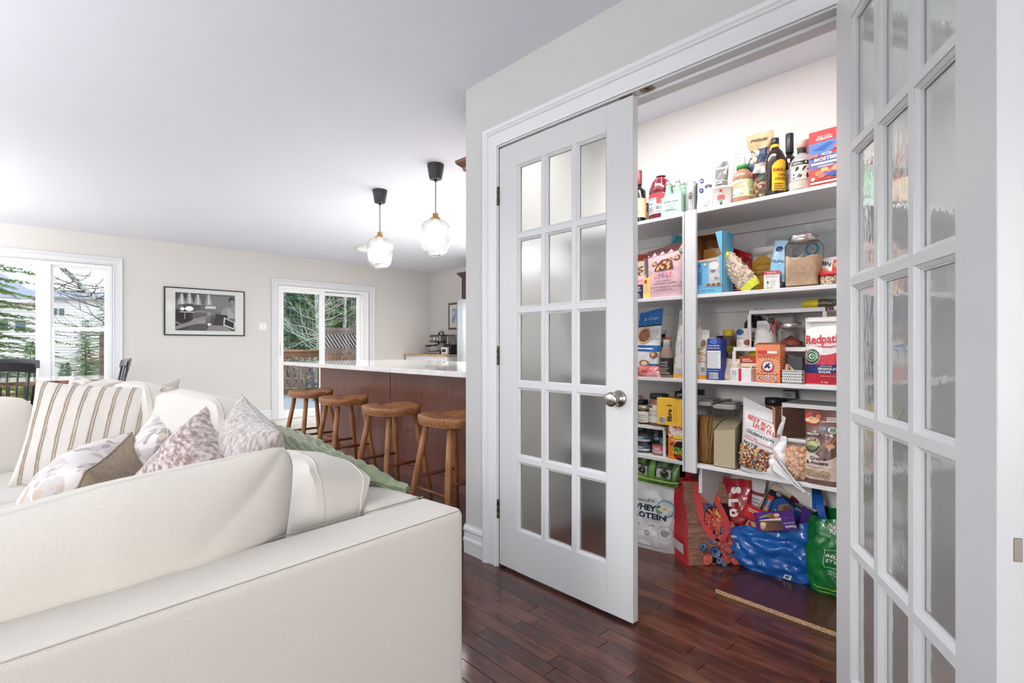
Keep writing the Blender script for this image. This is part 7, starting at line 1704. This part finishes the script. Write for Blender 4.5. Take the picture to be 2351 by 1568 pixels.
# ---------------------------------------------------------------- FLOOR GOODS
def fplace(name, label, cat, u0, u1, vt, xf, d, yaw=0, zb=0, roll=0):
    y0, s0 = onx(u0, xf); y1, s1 = onx(u1, xf); s = (s0+s1)/2
    t = thing(name, label, cat, (xf+d/2, (y0+y1)/2, zb+.0006), rot=(0, R(roll), R(-90+yaw))); return t, abs(y0-y1), zat(vt, s)-zb, d
t, w_, h, d = fplace('protein_bag', 'big white bag of whey protein standing on the pantry floor', 'bag', 1428, 1541, 1104, 2.43, .13, yaw=6)
p = pouch(t, w_, d, h, mat('white_satin_film', (232, 231, 230), .3, coat=.4), 81, top=.95, crump=.009, puff=.95, n=34)
p.text('leanfit', -.10, .70, .045, (70, 70, 76), .40); p.text('WHEY', -.10, .60, .085, (28, 34, 74), .50, bold=.04); p.text('PROTEIN', -.02, .495, .085, (28, 34, 74), .70, bold=.04); p.ring(.30, .62, .135, .150, (50, 160, 190)); p.ell(.30, .62, .135, .135, (214, 232, 236))
for k in range(5): a = 1.2+k*2*PI/5; p.ell(.30+.055*math.cos(a), .62+.055*math.sin(a)*.6, .06, .03, (246, 242, 226), 12, a)
p.ell(.30, .62, .025, .025, (230, 200, 80)); p.ell(.20, .575, .06, .022, (110, 140, 70), 10, -.5); p.ell(.19, .64, .05, .02, (90, 130, 60), 10, .5); p.text('4.5g', -.2, .36, .035, (90, 90, 94), .12); p.text('24g', .08, .36, .035, (90, 90, 94), .1)
for k in range(2): p.ring(-.22+.22*k, .25, .035, .045, (110, 110, 114))
p.ring(.32, .29, .12, .126, (150, 150, 154))
for k in range(6): a = k*PI/3; p.ring(.32+.045*math.cos(a), .29+.045*math.sin(a)*.6, .016, .026, (130, 130, 134), 12)
p.lines(-.3, .06, .3, .075, 1, (120, 120, 124)); p.done(t)
t, w_, h, d = fplace('seaweed_pack', 'green packs with dark oval windows on top of the whey bag', 'packet', 1446, 1550, 1046, 2.44, .11, zb=.235)
t.location.z = .350; h = .142
GR = mat('leaf_green_film', (120, 176, 70), .28, coat=.4, var=((60, 110, 46), 12)); p = pouch(t, w_, d, h, GR, 83, top=1.0, crump=.008, puff=.7)
for s in (-.27, .22):
    p.rect(s-.2, .30, s+.16, .92, (50, 60, 50)); p.rect(s-.16, .30, s+.14, .62, (196, 196, 190)); p.ell(s-.0, .45, .10, .085, (30, 34, 30), 12); p.lines(s-.16, .68, s+.12, .88, 4, (130, 150, 120)); p.ell(s, .8, .05, .05, (110, 170, 70))
p.rect(-.5, .14, .5, .20, (190, 220, 120)); p.polyg([(-.3, .05), (.45, .02), (.5, .22), (.1, .12)], (80, 150, 60)); p.done(t)
t, w_, h, d = fplace('dark_bag', 'dark maroon bag in the shadow behind the green packs', 'bag', 1540, 1578, 1062, 2.62, .08)
pouch(t, w_, d, h, mat('dark_maroon_film', (62, 26, 30), .35), 84, crump=.010)
# fruit tote
yc_, sc_ = onx(1620, 2.555)
t = thing('shopping_bag', 'red edged tote bag printed with strawberries and blueberries on wood', 'bag', (2.555, yc_-.015, .0008), rot=(0, 0, R(-36)))
w_, h, d = .30, .39, .18
def tote(i, j, sg):   # i across, j up ; slumped towards the right, narrower top
    u = 2*i-1; sl = 1-.20*j; bul = (1-.25*abs(2*j-1)); y = sg*(d/2*(1-.45*j)*bul+.006*N(u*3, j*4, sg)); x = u*w_/2*sl-.02*j+.006*N(j*6, sg)+.02*math.sin(j*2.4)*0
    return Vector((x, y+.05*j, j*h*(1-.03*u)))
RN = mat('red_woven_plastic', (206, 44, 52), .45, coat=.2)
mb = MB(); 
mb.grid(lambda i, j: tote(i, j, -1), 24, 24); mb.grid(lambda i, j: tote(i, j, 1), 12, 16, flip=True)
for sd in (0, 1): mb.grid(lambda i, j: tote(sd, j, -1).lerp(tote(sd, j, 1), i)+Vector(((.5-sd)*.05*math.sin(PI*i)*(j**.6), 0, 0)), 8, 20, flip=(sd == 0))
mb.grid(lambda i, j: tote(i, 0, -1).lerp(tote(i, 0, 1), j), 4, 4, flip=True)
WDP = mat('printed_wood_grain', (176, 132, 112), .35, coat=.3, var=((140, 100, 84), 7, (3, 1, 14)))
bodyo = mb.build('bag_body', [RN], t)
P = Print(lambda s, z, o: tote(max(0, min(1, s/w_+.5)), max(0, min(1, z/h)), -1)+Vector((0, -o-.0006, 0)), w_, h)
o = P.off(); P.mb.grid(lambda i, j: P.surf((-.47+.94*i)*P.w, (.005+.99*j)*P.h, .001), 20, 24, P.mi(WDP))
STB = mat('print_strawberry', (204, 52, 56), .35, coat=.3, var=((232, 130, 110), 60)); BLB = mat('print_blueberry', (58, 84, 134), .35, coat=.3, var=((130, 156, 196), 30)); DK = (34, 26, 34)
def straw(cx, cz, s, rot=0, tip=False):
    P.ell(cx, cz, s*1.06, s*1.0, DK, 16, rot); P.ell(cx, cz, s, s*.93, STB, 18, rot)
    rd = random.Random(int(cx*100+cz*37))
    for k in range(14): a, q = rd.uniform(0, 6.28), rd.uniform(.15, .85)*s; P.ell(cx+q*math.cos(a), cz+q*math.sin(a)*P.w/P.h*.9, s*.05, s*.07, (244, 200, 130), 5); P.lay -= 1
    if tip: P.ell(cx+s*.45, cz+s*.45, s*.35, s*.3, (236, 206, 110), 14)
def blue(cx, cz, s): P.ell(cx, cz, s*1.12, s*1.12, DK, 16); P.ell(cx, cz, s, s, BLB, 18); P.ell(cx-s*.1, cz+s*.15, s*.35, s*.3, (30, 40, 70), 8); P.ell(cx+s*.2, cz-s*.1, s*.12, s*.12, (150, 176, 214), 6)
for k in range(3): P.ring(-.12, .62, .10+.05*k, .106+.05*k, (110, 76, 62))
for zz in (.12, .2, .33, .5): P.polyg([(-.46, zz), (.1, zz-.03), (.1, zz-.025), (-.46, zz+.006)], (90, 60, 50))
P.rect(-.05, .80, .25, .98, DK); P.rect(.28, .02, .46, .75, DK); P.rect(-.05, .02, .3, .14, DK)
straw(.06, .96, .07); blue(.12, .93, .05); blue(.02, .86, .05); blue(.17, .88, .055); straw(-.06, .80, .09); blue(.10, .78, .05); blue(.0, .72, .055); straw(.22, .80, .08); blue(-.02, .66, .06); blue(.17, .70, .06)
straw(.09, .53, .235, -.25, True); blue(.22, .41, .085); straw(.36, .42, .16, 1.3); straw(.14, .30, .11); blue(-.01, .32, .075); blue(-.21, .23, .065); blue(.0, .16, .085); straw(-.16, .085, .095, .8); straw(.20, .20, .12, .3); straw(.17, .08, .10, .5); blue(.05, .06, .055); straw(.34, .06, .09); straw(.40, .22, .07, 1.4); blue(.41, .13, .05); blue(.43, .04, .05); blue(.28, .12, .04); straw(.33, .28, .1, 1.5); blue(.12, .02, .04)
P.done(t)
MB().grid(lambda i, j: tote(0, .12+.12*j, -1).lerp(tote(0, .12+.12*j, 1), .12+.76*i)+Vector((-.006-.03*math.sin(PI*(.12+.76*i))*(-1), 0, 0))+Vector((-.034*math.sin(PI*(.12+.76*i)), 0, 0)), 4, 2, flip=False).build('sewn_tag', MWF, t, label='white sewn side label')
PT = Print(lambda s, z, o: tote(0, .13+z, -1).lerp(tote(0, .13+z, 1), .80-s)+Vector((-.018-o, 0, 0)), .56, .10)
PR = mat('salmon_webbing', (226, 84, 84), .6)
def strap(pts, wd, nm='handle', m=PR, parent=t, wv=(1, 0, 0)):
    mb = MB(); pts = [Vector(q) for q in pts]; wv = Vector(wv).normalized()*wd/2; vs = []
    for q in pts: vs += [q-wv, q+wv]
    fs = [(2*i, 2*i+1, 2*i+3, 2*i+2) for i in range(len(pts)-1)]; k = len(vs)
    vs2 = [v+Vector((0, .0016, 0)) for v in vs]; fs2 = [tuple(reversed([q+k for q in f])) for f in fs]
    mb.add(vs+vs2, fs+fs2, 0, True); return mb.build(nm, m, parent)
def on(s, z, o=.006): return P.surf(s*w_, z*h, o)
strap([on(-.19, .97), on(-.20, .80, .008), on(-.19, .62, .010), on(-.14, .46, .014), on(-.05, .36, .018), on(.05, .30, .018), on(.16, .33, .016), on(.25, .42, .016), on(.28, .55, .014), on(.24, .68, .012), on(.16, .82, .008), on(.12, .97)], .034)
mb = MB()
for k in range(1):
    strap([tote(.3, 1, 1)+Vector((0, .0, -.02)), tote(.33, 1, 1)+Vector((0, .01, .04)), tote(.45, 1, 1)+Vector((0, .01, .055)), tote(.6, 1, 1)+Vector((0, .01, .03)), tote(.66, 1, 1)+Vector((0, 0, -.02))], .03, m=RN)
red_c = MB(); red_c.grid(lambda i, j: tote(i, .93, -1).lerp(tote(i, .93, 1), j)+Vector((0, 0, .02*N(i*5, j*5))), 10, 6); red_c.build('lining', mat('bright_red_lining', (196, 26, 34), .5), t)
# red lettered bag behind
t, w_, h, d = fplace('snack_bag', 'large red bag with white letters slumped behind the tote', 'bag', 1648, 1712, 1104, 2.60, .12, yaw=4, roll=0)
p = pouch(t, w_*1.2, d, h, mat('deep_red_film', (176, 30, 40), .3, coat=.4, var=((140, 20, 30), 12)), 87, top=.8, crump=.012); p.text('S', .0, .86, .12, WHT, .20, rot=-80, bold=.08); p.text('L', -.02, .72, .12, WHT, .2, rot=-80, bold=.08); p.text('O', .0, .60, .12, WHT, .24, rot=-80, bold=.08); p.text('W', .0, .40, .12, WHT, .24, rot=-80, bold=.06); p.done(t)
t, w_, h, d = fplace('snack_bag', 'white striped bag leaning right of the red lettered bag', 'bag', 1694, 1726, 1094, 2.66, .06, roll=8)
p = pouch(t, w_, d, h, mat('white_stripe_film', (206, 202, 200), .5), 88, crump=.010); p.rect(-.5, .80, .5, .84, (120, 50, 50)); p.lines(-.4, .6, .4, .78, 5, (150, 146, 146)); p.done(t)
# blue tote, with boxes
BLT = mat('royal_blue_woven', (28, 104, 188), .34, coat=.3, var=((20, 86, 166), 4))
yc_, sc_ = onx(1790, 2.63)
t = thing('shopping_bag', 'wide slumped blue shopping bag filled with snack boxes', 'bag', (2.635, yc_+.0, .019), rot=(0, 0, R(-84)))
bw, bh, bd_ = .395, .235, .20
def blue_s(a, j, o=0):      # a angle, j up
    k = 1/((abs(math.cos(a))**3.2+abs(math.sin(a))**3.2)**(1/3.2)); c, s = math.cos(a)*k, math.sin(a)*k
    bul = .80+.30*math.sin(PI*(.15+.62*j)); top = .052*c*j*j-.0*s
    f = .020*(.5-abs(math.sin(j*8+2.6*math.sin(a*1.5)+1.6*N(c*2, s*2))))*(.3+.7*math.sin(PI*j))+.012*(.4-abs(N(c*3+5, j*5, s*3)*2))+.008*N(c*5, j*9, s*5)+.004*N(c*14, j*22, s*14)
    r1 = bw/2*bul+f; r2 = bd_/2*bul+f
    dip = -.055*math.exp(-((a+PI/2)/.9)**2)*j**2
    return Vector(((r1+o)*c, (r2+o)*s, j*bh+top*j+dip+.012*N(c*3, s*3)*j))
mb = MB(); mb.grid(lambda i, j: blue_s(2*PI*i, j), 96, 40); mb.grid(lambda i, j: blue_s(2*PI*i, 1-.55*j, -.006*1), 60, 8)
mb.add([blue_s(2*PI*i/40, 0) for i in range(40)], [tuple(reversed(range(40)))])
mb.build('bag_body', BLT, t)
P = Print(lambda s, z, o: blue_s(-PI/2+s/(bw/2)*1.1, max(0, min(1, z/bh)), o+.001), bw, bh)
LBL2 = (196, 214, 226)
for (a, b, c_, e_) in ((-.40, .56, -.30, .75), (-.39, .42, -.29, .50)): P.rect(a, b, c_, e_, LBL2, sk=-.03)
P.polyg([(.40, .66), (.45, .62), (.46, .78)], (90, 160, 200)); P.polyg([(.42, .50), (.47, .52), (.46, .62)], (90, 160, 200)); P.rect(.08, .02, .15, .12, LBL2, sk=.02); P.text('W', .115, .07, .07, (30, 40, 60), .05, bold=.05)
P.rect(.10, .2, .104, .95, (14, 70, 140)); P.rect(.118, .2, .122, .95, (14, 70, 140)); P.done(t)
strap([blue_s(PI*.92, 1)+Vector((-.0, -.01, -.01)), blue_s(PI*.92, 1)+Vector((-.03, -.02, .045)), blue_s(PI*.92, 1)+Vector((-.015, .03, .085)), blue_s(PI*.8, 1)+Vector((.03, .0, .10)), blue_s(PI*.72, 1)+Vector((.03, 0, .03))], .035, m=BLT, parent=t, wv=(.3, .3, 1))
strap([blue_s(-.35, .98)+Vector((.0, -.008, -.02)), blue_s(-.35, 1)+Vector((-.02, -.015, .05)), blue_s(-.3, 1)+Vector((-.035, .0, .11)), blue_s(.0, 1)+Vector((-.06, .05, .13)), blue_s(.4, 1)+Vector((-.05, .0, .02))], .032, m=BLT, parent=t, wv=(1, .2, -.2))
BT = t
def in_bag(name, label, cat, u, v, dep, W, H, D, m, roll, tilt, yaw=-50, bev=.0012):
    t = thing(name, label, cat, PX(u, v, dep)); t.rotation_mode = 'QUATERNION'
    t.rotation_quaternion = (Matrix.Rotation(R(yaw), 4, 'Z') @ Matrix.Rotation(R(-tilt), 4, 'X') @ Matrix.Rotation(R(roll), 4, 'Y')).to_quaternion()
    MB().box((-W/2, -D/2, -H/2), (W/2, D/2, H/2), bev).build('carton', m, t)
    return t, Print(lambda s, z, o: (s, -D/2-o, z-H/2), W, H)
t, p = in_bag('snack_carton', 'large beige carton at the back of the blue bag, corner raised', 'carton', 1790, 1200, 2.52, .23, .30, .05, mat('beige_card', (222, 208, 184), .5), 38, 28)
p.lines(-.44, .55, -.05, .92, 5, (96, 60, 54), fill=.25, jit=.1); p.rect(-.1, .9, .08, .98, (140, 40, 60)); p.text('1.25 kg QUAKERS', -.0, .06, .03, (60, 50, 40), .5, rot=0, bold=.02); p.rect(-.5, 0, .5, .12, (226, 214, 180)); p.text('1.25 kg QUAKERS', -.15, .05, .032, (60, 50, 40), .5, bold=.02); p.polyg([(-.5, .12), (-.1, .12), (-.2, .4), (-.5, .3)], (190, 50, 50)); p.ell(-.32, .22, .16, .12, (214, 176, 140)); p.done(t)
t, p = in_bag('granola_bar_box', 'black and blue dipped granola bar box in the blue bag', 'carton', 1800, 1178, 2.43, .19, .135, .045, mat('black_blue_card', (30, 34, 46), .38), 30, 26)
p.polyg([(-.32, .15), (.28, .15), (.32, .72), (-.2, .92), (-.34, .7)], (34, 84, 150)); p.polyg([(-.18, .35), (.08, .25), (.22, .5), (.12, .72), (-.05, .8), (-.2, .62)], (150, 110, 86)); p.ell(.02, .6, .12, .1, (110, 76, 60)); p.ell(-.05, .42, .08, .06, (196, 160, 130)); p.ell(.08, .48, .06, .05, (200, 170, 140)); p.text('Dipped', .37, .40, .13, WHT, .52, rot=-90, bold=.03); p.text('wow', .24, .8, .08, (190, 200, 220), .18); p.rect(-.5, .05, -.36, .78, (196, 60, 50)); p.rect(-.5, .35, -.36, .6, (60, 110, 160)); p.rect(-.48, .05, -.38, .3, (130, 170, 80)); p.text('ALMOND', -.43, .42, .07, WHT, .3, rot=90); p.rect(.1, .9, .3, .98, (90, 96, 110)); p.ell(-.3, .93, .06, .05, (140, 150, 160))
for k in range(7): p.ell(-.24+.05*(k % 3), .14+.04*k, .02, .02, (226, 200, 180), 8)
p.done(t)
t, p = in_bag('granola_bar_box', 'purple bakery box with clear window at the front of the blue bag', 'carton', 1777, 1203, 2.235, .155, .082, .05, mat('purple_card', (82, 46, 134), .4), -6, 18)
t.location = PX(1779, 1196, 2.33)
p.rect(-.48, .04, .12, .60, (120, 86, 70)); p.polyg([(-.48, .58), (.12, .52), (.12, .66), (-.48, .60)], (230, 228, 224)); p.rect(-.28, .06, .10, .48, (90, 62, 50)); p.lines(-.27, .06, .10, .46, 7, (132, 98, 78), fill=.4); p.ell(-.40, .38, .08, .06, (226, 196, 160)); p.ell(-.42, .24, .07, .05, (206, 170, 130)); p.ell(-.1, .78, .14, .08, (150, 84, 60)); p.ell(.02, .80, .08, .05, (226, 206, 180)); p.ell(-.30, .80, .18, .03, (120, 150, 90), 12, .2); p.text('Panache', .33, .16, .16, WHT, .30, rot=180, bold=.02); p.text('ALMOND BROWNIE', .30, .36, .07, WHT, .30, rot=180); p.rect(.18, .62, .34, .64, (150, 120, 190)); p.done(t)
t, p = in_bag('granola_bar_box', 'second purple bakery box standing at the right of the blue bag', 'carton', 1856, 1208, 2.38, .10, .13, .05, mat('purple_card', (82, 46, 134), .4), 28, 14)
p.text('Panache', -.1, .45, .13, WHT, .6, rot=62, bold=.02); p.text('ALMOND BROWNIE', .2, .4, .05, (214, 200, 230), .5, rot=62); p.rect(.3, .6, .5, 1, (226, 224, 220)); p.done(t)
t, p = in_bag('cracker_box', 'small red box tucked behind the purple bakery box', 'carton', 1734, 1182, 2.40, .10, .06, .04, mat('red_card', (196, 40, 44), .4), 24, 24); p.lines(-.4, .5, .4, .8, 2, (240, 220, 210)); p.done(t)
t = thing('cookie_pouch', 'purple and black pouch with nuts leaning right of the blue bag', 'pouch', PX(1884, 1220, 2.40)-Vector((0, 0, .11)), rot=(R(-14), R(22), R(-58)))
p = pouch(t, .13, .06, .22, mat('violet_film', (72, 38, 112), .28, coat=.4), 91, crump=.008); p.ell(.10, .50, .34, .38, (34, 28, 30), 10, .3); p.ell(.12, .52, .26, .24, (64, 50, 44), 8, .4)
for a, b in ((-.25, .84), (-.30, .72), (-.05, .86), (.0, .76), (.2, .90), (.34, .80), (-.3, .6)): p.ell(a, b, .085, .06, (206, 150, 110), 10, a*7); p.ell(a, b, .04, .03, (140, 84, 56), 8)
p.done(t)
# green bag
GRB = mat('green_woven', (16, 120, 56), .32, coat=.3, var=((12, 98, 44), 5)); yc_, _ = onx(1945, 2.61)
t = thing('shopping_bag', 'bright green reusable bag with white recycling words at the right edge', 'bag', (2.625, yc_+.005, .019), rot=(0, 0, R(-66)))
gw, gh, gd = .33, .335, .22
def green_s(a, j, o=0):
    k = 1/((abs(math.cos(a))**2.6+abs(math.sin(a))**2.6)**(1/2.6)); c, s = math.cos(a)*k, math.sin(a)*k
    bul = .74+.30*math.sin(PI*(.12+.55*j))-.22*j**3; f = .010*(.4-abs(N(c*3, j*4, s*3)*2))+.006*N(c*4, j*7, s*4)+.004*N(c*12, j*14, s*12)+.006*math.sin(a*7)*j*j
    return Vector(((gw/2*bul+f+o)*c-.0*j, (gd/2*bul+f+o)*s, j*gh+.02*c*j))
mb = MB(); mb.grid(lambda i, j: green_s(2*PI*i, j), 72, 30); mb.grid(lambda i, j: green_s(2*PI*i, 1-.5*j, -.006), 40, 6); mb.add([green_s(2*PI*i/30, 0) for i in range(30)], [tuple(reversed(range(30)))]); mb.build('bag_body', GRB, t)
P = Print(lambda s, z, o: green_s(-PI/2+s/(gw/2)*1.05, max(0, min(1, z/gh)), o+.001), gw, gh)
P.text('RÉUTILISABLE', -.06, .50, .045, WHT, .42, rot=-14, bold=.02); P.text('ET RECYCLABLE', -.06, .43, .045, WHT, .42, rot=-14, bold=.02); P.text('THE WAY', .0, .72, .05, WHT, .4, rot=-10, bold=.02); P.rect(-.30, .61, .2, .615, WHT, sk=0); P.rect(-.29, .38, .2, .385, WHT); P.rect(-.29, .385, -.285, .61, WHT); P.text('FABRIQUÉ À PARTIR', -.1, .30, .025, WHT, .32, rot=-14); P.text('DE MATIÈRES RECYCLÉES', -.08, .26, .025, WHT, .36, rot=-14)
P.rect(-.48, .085, .48, .095, (206, 210, 60)); P.lines(-.4, .03, .4, .05, 1, (190, 190, 90)); P.done(t)
m_ = MB(); m_.grid(lambda i, j: green_s(-PI/2-.9+1.5*i, .98-.26*j*(1-.5*abs(2*i-1)), .010+.012*math.sin(PI*i)*j), 16, 8); m_.build('folded_flap', GRB, t)
P = Print(lambda s, z, o: green_s(-PI/2+s/(gw/2)*1.05, max(0, min(1, z/gh)), o+.026), gw, gh); P.text('THE GOOD', -.12, .90, .05, WHT, .30, rot=-18, bold=.02); P.text('RECYCLED', -.08, .83, .05, WHT, .30, rot=-18, bold=.02); P.done(t)
